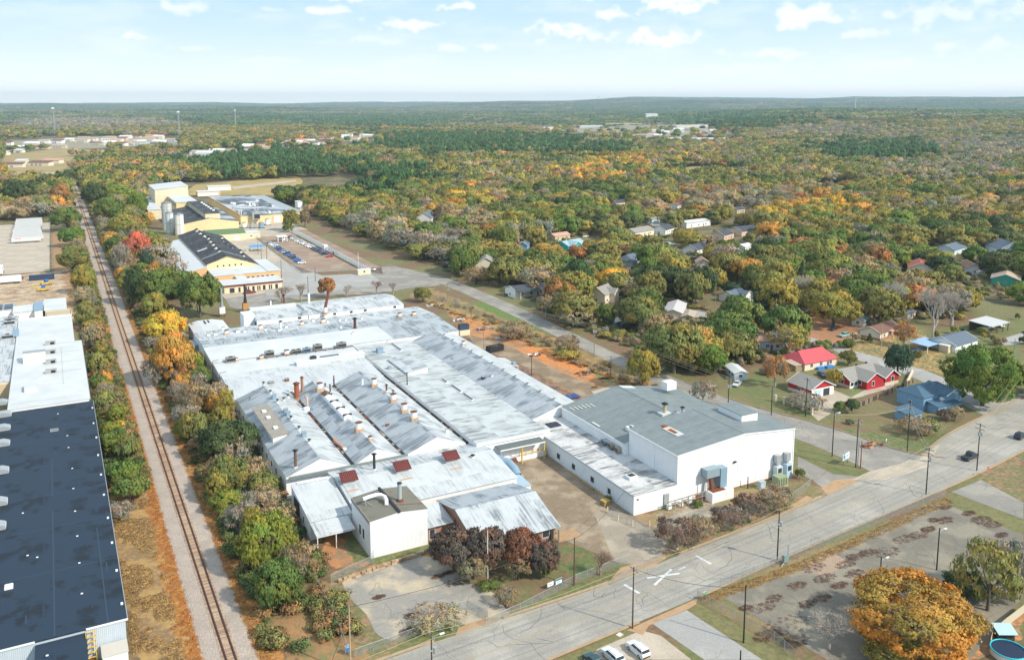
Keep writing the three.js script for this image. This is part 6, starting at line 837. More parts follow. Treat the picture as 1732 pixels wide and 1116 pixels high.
// far town and works, simple blocks with roofs and doors
{
const blk = (name, label, px, py, w, d, h, wall, roof, cat = 'industrial building', group) => { const p = G(px, py), y = land(...p) - .3, t = thing(name, label, cat, [p[0], y, p[1]],-YAW + R(-.15,.15), group); part('wall', new MB().box(-w / 2,0,-d / 2, w / 2, h, d / 2), wall, t, true); part('roof', new MB().slab(V(-w / 2 - .5, h + .1, d / 2 + .5), V(w / 2 + .5, h + .1, d / 2 + .5), V(w / 2 + .5, h + 2.4,-d / 2), V(-w / 2 - .5, h + 2.4,-d / 2), .4), roof, t, true); for (let k = 0; k < Math.min(5, w / 14); k++) part('loading_door', new MB().box(-w / 2 + 5 + k * w / 5,.1, d / 2 + .02,-w / 2 + 9 + k * w / 5, Math.min(5, h * .7), d / 2 + .1), M.grey, t, true); };
const list = [[930,220,95,40,9, 'white', 'white', 'white warehouse at the left end of the far industrial park'],[1000,219,75,40,12, 'white', 'white', 'white warehouse with a taller roof in the far industrial park'],[1055,217,130,36,15, 'tan', 'tan', 'long cream warehouse across the far industrial park'],[1102,208,50,30,26, 'white', 'white', 'white tower-like plant above the far industrial park'],[1130,228,90,40,9, 'white', 'white', 'white roofed hall before the cream far warehouse'],[1170,222,110,40,10, 'cream', 'white', 'pale yellow-roofed hall at the right of the far park'],[1200,243,74,30,9, 'grey', 'white', 'pale grey metal hall nearest in the far park'],[1145,242,60,30,8, 'white', 'white', 'white hall with dark doors in the near row of the park'],[1040,241,50,26,6, 'white', 'white', 'low bright roof left of the far pines'],[975,213,30,20,8, 'tan', 'tan', 'small tan block on the upper side of the park'],[945,210,36,20,9, 'grey', 'slate', 'small grey block with dark roof behind the park'],[760,196,60,40,10, 'white', 'white', 'far white roof on the wooded plain, middle distance'],[800,196,50,40,9, 'white', 'white', 'second far white roof on the wooded plain'],[1130,184,120,60,20, 'white', 'white', 'white complex on the far hillside'],[1160,183,50,40,16, 'white', 'white', 'small white hall right of the hillside complex']];
for (const [px, py, w, d, h, a, b, l] of list) blk('far_warehouse', l, px, py, w, d, h, WL[a], RF[b]);
const r = mulberry(991), had = {};
for (const [x0, x1, ya, yb, n, g, nm, cat] of [[320,640,262,231,46, 'pale houses of the far settlement beyond the pines', 'far_house', 'house'],[8,300,250,238,34, 'pale houses and sheds of the settlement at the far rail end', 'far_house', 'house'],[900,1230,236,226,26, 'small sheds of the far industrial park', 'far_shed', 'shed']]) for (let k = 0; k < n; k++) { const u = r(), px = lerp(x0, x1, u), py = lerp(ya, yb, u) + (r() - .5) * 12, wi = Math.floor(r() * 4), ri = k % 4, w = Math.round(R(14,26)); let lb = `${w > 21 ? 'long' : w < 17 ? 'small' : 'mid-sized'} ${['white', 'cream', 'pale blue', 'tan'][wi]} ${cat}, ${['white', 'tan', 'brown', 'pinkish'][ri]} roof, ${['first', 'second', 'third', 'fourth', 'last'][clamp(Math.floor(u * 5), 0,4)]} fifth of the ${g.includes('industrial') ? 'far park' : g.includes('rail') ? 'rail-end settlement' : 'settlement beyond pines'}`; had[lb] = (had[lb] || 0) + 1; if (had[lb] > 1) lb = lb.replace(',', ` behind another,`); blk(nm, lb, px, py, w * 1.25, R(10,15), R(5.5,8.5), [WL.white, WL.cream, WL.lb, WL.tan][wi],[M.white, RF.tan, RF.brown, RF.peach][ri], cat, g); }
for (const [px, py, w, l, rf] of [[18,283,36, 'long cream building with brown roof at the frame edge by the far yard', 'brown'],[36,277,16, 'tall white block between brown-roofed cream buildings', 'white'],[68,280,34, 'cream building with brown roof and dark windows near the track curve', 'brown'],[32,258,16, 'white house beside the tall green trees at the frame edge', 'white'],[88,276,30, 'salmon long roof behind the brown-roofed buildings', 'peach'],[8,262,12, 'white wall behind the tall green trees', 'white'],[70,303,40, 'long pale flat shed by the road at the far rail end', 'tan']]) blk('far_building', l, px, py, w, 12,5.5, WL.cream, RF[rf], 'building');
// masts and water towers
for (const [px, py, top, l] of [[92,232,191, 'lattice mast rising left of the railway, far off'],[303,236,193, 'lattice mast above the far settlement, tallest'],[398,220,190, 'white tubular mast right of the tall lattice one'],[1447,193,171, 'white banded mast on the far hills']]) {
const p = G(px, py), y = land(...p), D = Math.hypot(...p, 94), H = (py - top) * D / FOCAL, t = thing('radio_mast', l, 'mast', [p[0], y, p[1]]), wide = l.includes('lattice'), b = wide ? H * .035 : 1.2, m = wide ? M.galv : M.trim;
for (const [x, z] of wide ? [[-1,-1],[1,-1],[0,1]] : [[0,0]]) part('leg', new MB().tube([V(x * b, 0, z * b), V(x * b * .5, H, z * b * .5)], Math.max(.35, D * 2.4e-4), 5), m, t, true);
if (wide) for (let k = 0; k < 14; k++) part('brace', new MB().bar(V(-b, H * k / 14,-b), V(b * .8, H * (k + 1) / 14,-b * .8), .5).bar(V(b, H * k / 14,-b), V(0, H * (k + 1) / 14, b * .8), .5), m, t, true); part('head', new MB().box(-b * 1.3, H * .95,-b * 1.3, b * 1.3, H, b * 1.3), M.white, t, true);
}
{ const p = G(1013,184), y = land(...p), t = thing('water_tower', 'tiny white water tower on the horizon', 'water tower', [p[0], y, p[1]]); part('stem', new MB().cyl(0,0,0,4,4,60,10), M.white, t, true); part('tank', new MB().cyl(0,60,0,6,16,8,14).cyl(0,68,0,16,8,10,14), M.white, t, true); }
}

// ---------------------------------------------------------------- vehicles
const paints = {}; const paint = c => paints[c] ??= new THREE.MeshPhysicalMaterial({ color: col(...c.split(',').map(Number)), roughness: .35, clearcoat: .7, clearcoatRoughness: .12, side: THREE.DoubleSide });
const carGeo = {};
function carParts(kind) {
if (carGeo[kind]) return carGeo[kind];
const L = kind === 'pickup' ? 5.7 : kind === 'van' ? 5.2 : 4.7, Wd = kind === 'pickup' ? 1.95 : 1.84, hb = kind === 'sedan' ? .92 : 1.08, ht = kind === 'sedan' ? 1.46 : kind === 'van' ? 2.0 : kind === 'pickup' ? 1.85 : 1.72, g0 = .28;
const side = (pts, w, bevel) => { const s = new THREE.Shape(pts.map(p => new THREE.Vector2(p[0], p[1]))), g = new THREE.ExtrudeGeometry(s, { depth: w - 2 * bevel, bevelEnabled: true, bevelSize: bevel, bevelThickness: bevel, bevelSegments: 2, curveSegments: 4 }); g.translate(0,0,-w / 2 + bevel); return g; };
const f = -L / 2, b = L / 2, arch = (x, r = .40) => [[x - r, g0],[x - r * .7, g0 + .3],[x, g0 + .42],[x + r * .7, g0 + .3],[x + r, g0]], xf = f + .95, xr = b - 1.0;
const body = side([[f + .06, g0 + .1],...arch(xf), ...arch(xr), [b - .05, g0 + .12],[b, hb - .15],[b - .12, hb],[kind === 'sedan' ? f + 1.1 : f + 1.15, hb],[f + .25, hb - .14],[f, hb - .4]], Wd, .07);
const c0 = f + (kind === 'sedan' ? 1.15 : kind === 'van' ? .7 : 1.25), c1 = kind === 'pickup' ? .65 : kind === 'sedan' ? b - .65 : b - .1, t0 = c0 + (kind === 'van' ? .6 : .75), t1 = kind === 'pickup' ? c1 - .25 : kind === 'sedan' ? c1 - .7 : c1 - .38;
const cabin = side([[c0, hb - .03],[c1, hb - .03],[t1, ht - .07],[t0, ht - .07]], Wd - .2,.06);
const roof = side([[t0 - .08, ht - .1],[t1 + .08, ht - .1],[t1 - .06, ht],[t0 + .1, ht]], Wd - .24,.05);
const pillars = []; for (const [x0, x1, y0, y1] of [[c0 + .02, t0, hb, ht - .08],[(c0 + c1) / 2 - .05, (t0 + t1) / 2, hb, ht - .08],[c1 - .04, t1 + .02, hb, ht - .08]]) for (const z of [-1,1]) pillars.push(new MB().bar(V(x0, y0, z * (Wd / 2 - .09)), V(x1, y1, z * (Wd / 2 - .17)), .09).geo());
const wheel = new MB().tube([V(0,0,-.12), V(0,0,.12)],.34,14); wheel.face([...Array(14).keys()].map(k => V(Math.cos(k / 14 * 6.2832) * .34, Math.sin(k / 14 * 6.2832) * .34,.121))); wheel.face([...Array(14).keys()].map(k => V(Math.cos(-k / 14 * 6.2832) * .34, Math.sin(-k / 14 * 6.2832) * .34,-.121)));
const rim = new MB(); for (const s of [-1,1]) rim.face([...Array(10).keys()].map(k => V(Math.cos(s * k / 10 * 6.2832) * .21, Math.sin(s * k / 10 * 6.2832) * .21, s * .13)));
const lamp = new MB().box(-.04,-.09,-.2,.04,.09,.2).geo(), bumper = new MB().box(f - .05, g0 + .08,-Wd / 2 + .1, f + .05, g0 + .3, Wd / 2 - .1).box(b - .05, g0 + .08,-Wd / 2 + .1, b + .05, g0 + .3, Wd / 2 - .1).geo(), bed = kind === 'pickup' ? new MB().box(c1 + .05, hb - .02,-Wd / 2 + .16, b - .16, hb + .012, Wd / 2 - .16).geo() : null;
return carGeo[kind] = { body, cabin, roof, pillars: mergeGeometries(pillars), wheel: wheel.geo(), rim: rim.geo(), lamp, bumper, bed, xf, xr, Wd, hb, f, b, rails: kind === 'suv' ? new MB().bar(V(t0, ht + .06,.6), V(t1, ht + .06,.6), .05).bar(V(t0, ht + .06,-.6), V(t1, ht + .06,-.6), .05).geo() : null };
}
M.lampR = std([.42,.02,.02],.3); M.lampW = std([.8,.8,.78],.2); M.tyre = std([.02,.02,.021],.85);
function car(label, kind, c, p, heading, group, o = {}) {   // heading: the way the nose (-x) points, turned about y
const g = carParts(kind), t = thing(kind === 'pickup' ? 'pickup_truck' : kind === 'van' ? 'van' : 'parked_car', label, kind === 'pickup' ? 'pickup truck' : kind === 'van' ? 'van' : 'car', [p[0], o.y ?? .06, p[1]], heading, group), m = paint(c), P1 = (n, ge, ma) => part(n, ge, ma, t, true);
P1('body', g.body, m); P1('cabin_glass', g.cabin, M.glass); P1('roof', g.roof, o.roof ? paint(o.roof) : m); P1('pillars', g.pillars, m); P1('bumper', g.bumper, M.dark); if (g.bed) P1('cargo_bed', g.bed, M.dark); if (g.rails && !o.small) P1('roof_rail', g.rails, M.dark);
for (const x of [g.xf, g.xr]) for (const z of [-1,1]) { const w = P1('wheel', g.wheel, M.tyre); w.position.set(x, .34, z * (g.Wd / 2 - .1)); if (!o.small) { const r = part('rim', g.rim, M.galv, w, true); } }
if (!o.small) for (const z of [-1,1]) { const a = P1('headlight', g.lamp, M.lampW); a.position.set(g.f + .06, g.hb - .32, z * (g.Wd / 2 - .34)); const b = P1('tail_light', g.lamp, M.lampR); b.position.set(g.b - .02, g.hb - .2, z * (g.Wd / 2 - .26)); }
return t;
}
{
const roadAng = Math.atan2(-(-133.5 + 128), 206 - 160);         // heading of the main road there
car('dark pickup truck driving away on the main road', 'pickup', '.012,.018,.024', G(1641,776), Math.PI + .13, null); car('dark blue car driving off at the frame edge on the main road', 'suv', '.012,.016,.03', G(1727,741), Math.PI + .16, null);
car('white car with dark rear window parked by the grass, nose to the road', 'suv', '.74,.76,.77', G(1079,1104), -Math.PI / 2 + .04); car('white four-wheel drive with black roof bars parked beside the white car', 'suv', '.70,.73,.75', G(1036,1115), -Math.PI / 2 + .04); car('dark teal car at the frame edge in the small car park', 'sedan', '.01,.05,.06', G(1005,1124), -Math.PI / 2 + .04);
car('dark red pickup truck before the maroon-trimmed works office', 'pickup', '.20,.02,.02', G(421.5,496.5), .05, null); car('white car driving on the side road past the white panel fence', 'suv', '.75,.76,.77', G(629,457.5), 2.1); car('dark car parked on the dirt lane behind the white panel fence', 'suv', '.012,.016,.03', G(568,430), 1.9, null, { small: 1 });
car('pale green car parked on the red dirt by the long cream house', 'suv', '.28,.50,.46', G(1428,569.5), .1); car('dark car half hidden behind the pale green car', 'sedan', '.015,.015,.02', G(1411,558), .2); car('maroon car on the grass behind the long cream house', 'suv', '.12,.02,.035', G(1480,542.5), -.5); car('blue car under the blue carport', 'sedan', '.015,.09,.35', G(1553,595.5), .15);
car('white pickup truck under the open carport', 'pickup', '.72,.74,.76', G(1672,556), .1); car('white car parked at the inner side of the open carport', 'suv', '.70,.72,.74', G(1690,553), 1.4); car('white van beside the turquoise house', 'van', '.75,.76,.77', G(990,401), .1, null, { small: 1 }); car('white car parked behind the turquoise house, darker roof', 'suv', '.65,.67,.7', G(977,408), .4, null, { small: 1 }); car('dark blue pickup right of the turquoise house', 'pickup', '.015,.03,.09', G(993,422), .1, null, { small: 1 }); car('white car on the lane under the brown spreading tree', 'sedan', '.72,.74,.76', G(1131,413), .5, null, { small: 1 });
car('dark car parked between houses on the far lane', 'suv', '.02,.02,.03', G(1097,393), .2, null, { small: 1 }); car('dark truck beside the cluttered yard by the side road', 'pickup', '.015,.025,.06', G(862,499), .25, null, { small: 1 }); car('rusty red car amid the clutter by the side road', 'sedan', '.25,.03,.03', G(884,497), .2, null, { small: 1 }); car('white car half hidden by trees beyond the pillar fence', 'sedan', '.6,.63,.66', G(1247,652), .5); car('dark green bin-side car by the pink-roofed house', 'sedan', '.02,.03,.05', G(1391,636), 1.2);
const cs = { white: '.74,.75,.77', dark: '.015,.018,.026', navy: '.015,.04,.13', blue: '.02,.12,.42', silver: '.45,.48,.52', red: '.5,.01,.02' };
const row = (names, x0, z0, x1, z1, side, g) => { const seen = {}; names.forEach((n, k) => { seen[n] = (seen[n] || 0) + 1; const u = k / (names.length - 1), nth = ['first', 'second', 'third', 'fourth', 'fifth', 'sixth', 'seventh', 'eighth', 'ninth', 'tenth'][seen[n] - 1]; car(names.filter(q => q === n).length === 1 ? `only ${n} car of the row ${side}` : `${n} car, ${nth} of that colour from the far end, ${side.replace('the ', '')}`, k % 3 ? 'suv' : 'sedan', cs[n],[lerp(x0, x1, u) + R(-.4,.4), lerp(z0, z1, u)], R(-.06,.06) + (k % 2 ? Math.PI : 0), g, { small: 1 }); }); };
row(['dark', 'white', 'white', 'silver', 'blue', 'navy', 'blue', 'silver', 'navy', 'blue', 'navy', 'navy', 'blue', 'blue', 'white'],126.5,-588,126.2,-504, 'along the chain fence', 'cars on the chain fence side of the works car park');
row(['navy', 'white', 'silver', 'white', 'white', 'white', 'white', 'white', 'white', 'dark', 'navy', 'navy', 'dark', 'navy'],144.6,-606,147,-528, 'along the white panel fence', 'cars on the panel fence side of the works car park'); car('bright red car alone at the near end of the panel fence row', 'sedan', cs.red, [147,-518],0, null, { small: 1 });
}
// ---------------------------------------------------------------- poles, wires, lamps, signs
const tops = {};
function pole(key, label, bx, by, ty, { arm = 0, tx, xf = 0, lamp = 0, wood = M.wood, r = .15, cat = 'utility pole', name = 'utility_pole', turn = 0 } = {}) {
const p = G(bx, by), H = (() => { let lo = 1, hi = 60; for (let i = 0; i < 40; i++) { const m = (lo + hi) / 2; P(p[0], m, p[1])[1] > ty ? lo = m : hi = m; } return lo; })(), t = thing(name, label, cat, [p[0],0, p[1]], turn);
part('pole', new MB().cyl(0,0,0, r, r * .7, H, 9), wood, t, true);
if (arm) { for (let k = 0; k < arm; k++) { const y = H - .5 - k * 1.1; part('crossarm', new MB().box(-.07, y, -1.3,.07, y + .16,1.3), M.woodGrey, t, true); for (const z of [-1.15,-.5,.5,1.15]) part('insulator', new MB().cyl(0, y + .16, z, .07,.05,.22,6), M.galv, t, true); } }
if (xf) { part('transformer', new MB().cyl(.5, H - 3.4,.2,.3,.3,1.0,10), M.galv, t, true); if (xf > 1) part('transformer', new MB().cyl(-.5, H - 3.2,.2,.3,.3,1.0,10), M.galv, t, true); part('bracket', new MB().box(-.5, H - 2.9,.1,.5, H - 2.75,.3), M.galv, t, true); }
if (lamp) { part('lamp_arm', new MB().tube([V(0, H - 1.2,0), V(.6, H - .6,0), V(1.6, H - .5,0)],.05,5), M.galv, t, true); part('lamp_head', new MB().box(1.4, H - .66,-.16,2.2, H - .5,.16), M.trim, t, true); }
tops[key] = V(p[0], H - .3, p[1]); return t;
}
pole('n0', 'pole with lamp and transformer at the frame bottom beside the main road', 731,1190,1071, { arm: 1, xf: 1, lamp: 1 }); pole('n1', 'dark pole on the lawn before the chain link car park, south roadside', 1070,1063,959, { arm: 1, wood: M.wood }); pole('n2', 'dark leaning pole by the chain fence halfway along the main road', 1315,948,864, { xf: 1, wood: M.black }); pole('n3', 'crossarmed pole on the road edge before the blue house', 1567,836,757, { arm: 2, xf: 1, wood: M.black }); pole('n4', 'tall crossarmed pole beside the dark pickup', 1653,796,716, { arm: 2, xf: 2, wood: M.black });
pole('s1', 'crossarmed pole at the corner with lamp, nearest the warehouse', 1408,772,696, { arm: 1, lamp: 1, wood: M.black }); pole('s2', 'pole with pale conduit at the road corner by the white sign', 1448,790,709, { arm: 2, wood: M.black }); pole('s3', 'crossarmed pole in the grass before the blue shed', 1535,764,685, { arm: 1, wood: M.black }); pole('s4', 'tall dark pole by the pillar fence start', 1305,702,655, { arm: 1, wood: M.black }); pole('s5', 'tall slim pole before the red garage', 1363,704,639, { arm: 1, wood: M.black }); pole('s6', 'crossarmed dark pole behind the warehouse roof', 1232,687,638, { arm: 2, xf: 2, wood: M.black }); pole('s7', 'grey pole with crossarm and transformers beside the side road, by the orange bank', 1005,606,548, { arm: 1, xf: 2, wood: M.woodGrey }); pole('s8', 'pale pole with transformer farther up the side road', 757,504,480, { arm: 1, xf: 1, wood: M.woodGrey });
pole('c1', 'dark service pole on the lawn right of the purple trees', 971,990,909, { arm: 0, lamp: 0, wood: M.wood }); pole('c0', 'pale wooden pole by the rail-side chain fence at the frame bottom', 593,1138,1024, { wood: std([.42,.33,.22],.9) });
pole('b1', 'rusty pole in the back yard beside the hall roof', 899,636,603, { wood: M.wood }); pole('b2', 'pale pole before the black skip', 818,590,560, { wood: M.woodGrey }); pole('b3', 'dark pole on the bank by the yellow-green tree', 1033,640,602, { wood: M.wood }); pole('w1', 'crossarmed pole right of the works office', 475.7,472,440, { arm: 0 }); pole('w2', 'first of three poles beside the black works roof', 442,445,415); pole('w3', 'second of three poles beside the black works roof', 451,441,413); pole('w4', 'third of three poles beside the black works roof, thinner', 436,430,408); pole('w5', 'pole at the works street corner by the bare trees', 521,500,467); pole('w6', 'slim pole in the front car park beyond the red maple', 533,476,452); pole('w7', 'pole by the head of the white panel fence', 497,392,369);
pole('t1', 'white crossarmed pole behind the cream tower', 285,322,293, { arm: 1, wood: M.galv }); pole('r1', 'tan wooden pole amid the oaks on the red dirt', 1312,548,505, { xf: 1, wood: std([.45,.26,.14],.9) }); pole('r2', 'pale slim pole before the lone white house', 1210,523,480, { wood: M.woodGrey }); pole('r3', 'tan pole in the trees with a lamp', 1156,510,468, { lamp: 1, wood: std([.48,.36,.2],.9) }); pole('r4', 'lamp pole on the lane by the long cream house', 1441,598,562, { lamp: 1 }); pole('r5', 'pale pole before the long cream house', 1491,590,548, { wood: std([.42,.34,.26],.9) }); pole('r6', 'thin pole behind the big green oak', 1715,612,573, { wood: M.woodGrey });
for (const [k, l, bx, by, ty] of [['l1', 'tall parking lot lamp beside the orange oak', 1585,964,893],['l2', 'shorter parking lot lamp left of the orange oak', 1489,981,942]]) pole(k, l, bx, by, ty, { lamp: 1, wood: M.black, name: 'street_lamp', cat: 'lamp post' });
pole('l3', 'dark pole standing in the grass by the paved side lot', 1258,1087,990, { wood: M.black }); pole('l4', 'dark short pole at the frame bottom in the paved side lot', 1252,1135,1100, { wood: M.black }); pole('f1', 'white bare flagpole before the purple trees', 825,985,897, { wood: M.trim, r: .09, name: 'flagpole', cat: 'flagpole' }); pole('f2', 'white flagpole with small flag behind the works car park fence', 606,455,427, { wood: M.white, r: .14, name: 'flagpole', cat: 'flagpole' }); pole('x1', 'short brown post right of the white sign', 1456,792,746, { wood: M.rust }); pole('x2', 'pale conduit post beside the corner pole', 1451,791,711, { wood: M.galv, r: .12 });
pole('a1', 'short black post in the strip before the warehouse', 1265,826,806, { wood: M.black }); 
{ let n = 0; const wire = (label, a, b, sag, mat, dz = 0, dy = 0, r = .045) => { const A = a.clone(), B = b.clone(); const l = Math.hypot(B.x - A.x, B.z - A.z), ox = -(B.z - A.z) / l * dz, oz = (B.x - A.x) / l * dz; const pts = [...Array(15).keys()].map(k => { const u = k / 14; return V(lerp(A.x, B.x, u) + ox, lerp(A.y, B.y, u) + dy - sag * 4 * u * (1 - u), lerp(A.z, B.z, u) + oz); }); const m = shade(new THREE.Mesh(new MB().tube(pts, r, 4).geo(), mat)); m.name = numbered('power_line'); scene.add(m); tag(m, label, 'power line'); };
const T = tops, off = V(290,9,-172), off0 = V(-40,9.5,-112);
const runs = [['main road', [off0, T.n0, T.n1, T.n2, T.n3, T.n4, off], M.wireLight, [[.9,0, 'upper outer'],[-.9,0, 'upper inner'],[0,-1.3, 'lower']]],['side road', [V(162,9,-520), T.s8, T.s7, T.s6, T.s4, T.s1, T.s2, T.n3], M.wireLight, [[.8,0, 'upper outer'],[-.8,0, 'upper inner'],[0,-1.4, 'lower']]],['court service', [V(30,8,-118), T.c0, T.c1, V(113.2,4.6,-158)], M.wire, [[0,0, 'single']]],['red garage service', [T.s5, T.s1], M.wire, [[0,0, 'single']]],['blue house service', [T.s3, T.n3], M.wireLight, [[.5,0, 'outer'],[-.5,-.4, 'inner']]],['corner', [T.s1, T.s3], M.wireLight, [[.5,0, 'outer'],[-.5,-.6, 'inner']]],['road crossing', [T.n1, T.l3], M.wire, [[0,0, 'single']]],['field', [V(20,9,-1050), T.t1, V(200,9,-880)], M.wireLight, [[.5,0, 'outer'],[-.5,0, 'inner']]]];
const word = ['first', 'second', 'third', 'fourth', 'fifth', 'sixth', 'seventh']; for (const [nm, ps, mat, lanes] of runs) for (let k = 0; k + 1 < ps.length; k++) for (const [dz, dy, w] of lanes) wire(`${mat === M.wire ? 'dark' : 'pale'} ${w} wire on the ${word[k]} span of the ${nm} line`, ps[k], ps[k + 1],1.1, mat, dz, dy); }
function sign(label, p, turn, w, h, y0, draw, posts = 2, fg = M.wood) {
const t = thing('sign', label, 'sign', [p[0],0, p[1]], turn); const cv = document.createElement('canvas'); cv.width = 256; cv.height = Math.round(256 * h / w); draw(cv.getContext('2d'), cv.width, cv.height); const tx = new THREE.CanvasTexture(cv); tx.colorSpace = THREE.SRGBColorSpace;
part('board', new MB().box(-w / 2, y0,-.05, w / 2, y0 + h, .05), M.trim, t, true); const f = new MB(); f.face([V(-w / 2, y0,.056), V(w / 2, y0,.056), V(w / 2, y0 + h, .056), V(-w / 2, y0 + h, .056)],[[0,0],[1,0],[1,1],[0,1]]); part('face', f, std([1,1,1],.6, { map: tx }), t, true); for (let k = 0; k < posts; k++) { const x = posts === 1 ? 0 : lerp(-w * .36, w * .36, k / (posts - 1)); part('post', new MB().box(x - .06,0,-.14, x + .06, y0 + (posts === 1 ? 0 : h * .8), -.06), fg, t, true); } return t;
}
sign('pale blue company board on two posts at the road corner', G(1431,785), .25,3.4,1.7,1.3, (c, w, h) => { c.fillStyle = '#cfe2f2'; c.fillRect(0,0, w, h); c.fillStyle = '#23344e'; c.fillRect(w * .06, h * .12, w * .15, h * .2); c.fillRect(w * .06, h * .38, w * .15, h * .22); c.strokeStyle = '#2c4a6e'; c.lineWidth = 9; c.beginPath(); c.moveTo(w * .4, h * .78); c.lineTo(w * .58, h * .42); c.lineTo(w * .82, h * .34); c.lineTo(w * .62, h * .72); c.stroke(); c.lineWidth = 4; c.beginPath(); c.moveTo(w * .34, h * .9); c.lineTo(w * .9, h * .84); c.stroke(); });
sign('white board on the front chain fence, left of the teal one', G(931,996), .15,1.5,.8,.6, (c, w, h) => { c.fillStyle = '#eef2f3'; c.fillRect(0,0, w, h); c.fillStyle = '#b5463c'; c.fillRect(w * .2, h * .35, w * .5, h * .14); c.fillStyle = '#8a97a0'; c.fillRect(w * .2, h * .6, w * .6, h * .08); });
sign('teal and white board on the front chain fence near the lawn pole', G(945,992), .15,1.8,1.2,.5, (c, w, h) => { c.fillStyle = '#1d5f6a'; c.fillRect(0,0, w, h); c.fillStyle = '#eef5f4'; c.fillRect(w * .08, h * .28, w * .84, h * .62); c.fillStyle = '#4d8f96'; c.fillRect(w * .2, h * .45, w * .5, h * .1); c.fillRect(w * .2, h * .65, w * .4, h * .08); });
sign('blue board at the foot of the rail-side chain fence', G(588,1106), .3,1.0,1.2,.4, (c, w, h) => { c.fillStyle = '#3f78b8'; c.fillRect(0,0, w, h); c.fillStyle = '#d6e6f4'; c.fillRect(w * .15, h * .2, w * .7, h * .12); }, 1);
sign('small green street-corner board on the weedy lot fence', G(1192,1015), .3,.9,.7,1, (c, w, h) => { c.fillStyle = '#1f8a5c'; c.fillRect(0,0, w, h); c.fillStyle = '#e6f2ea'; c.fillRect(w * .2, h * .4, w * .6, h * .14); }, 1);
sign('small white square sign on the grass by the side road', G(1499,758), .4,.7,.7,2, (c, w, h) => { c.fillStyle = '#eef0ee'; c.fillRect(0,0, w, h); }, 1, M.galv);
{ const p = G(1671,806), t = thing('stop_sign', 'red octagonal stop sign on a post by the brown grass corner', 'stop sign', [p[0],0, p[1]],-.2), cv = document.createElement('canvas'); cv.width = cv.height = 128; const c = cv.getContext('2d'); c.fillStyle = '#c4161c'; c.fillRect(0,0,128,128); c.fillStyle = '#fff'; c.font = 'bold 40px sans-serif'; c.textAlign = 'center'; c.fillText('STOP', 64,78); const tx = new THREE.CanvasTexture(cv); tx.colorSpace = THREE.SRGBColorSpace; const oct = (r, z) => [...Array(8).keys()].map(k => V(Math.cos((k + .5) / 8 * 6.2832) * r, 2.3 + Math.sin((k + .5) / 8 * 6.2832) * r, z)); part('plate', new MB().face(oct(.48,.03)), M.white, t, true); part('face', new MB().face(oct(.45,.036), oct(.45,.036).map(q => [.5 + q.x / .9,.5 + (q.y - 2.3) / .9])), std([1,1,1],.5, { map: tx }), t, true); part('post', new MB().box(-.04,0,-.06,.04,2.7,.02), M.galv, t, true); }
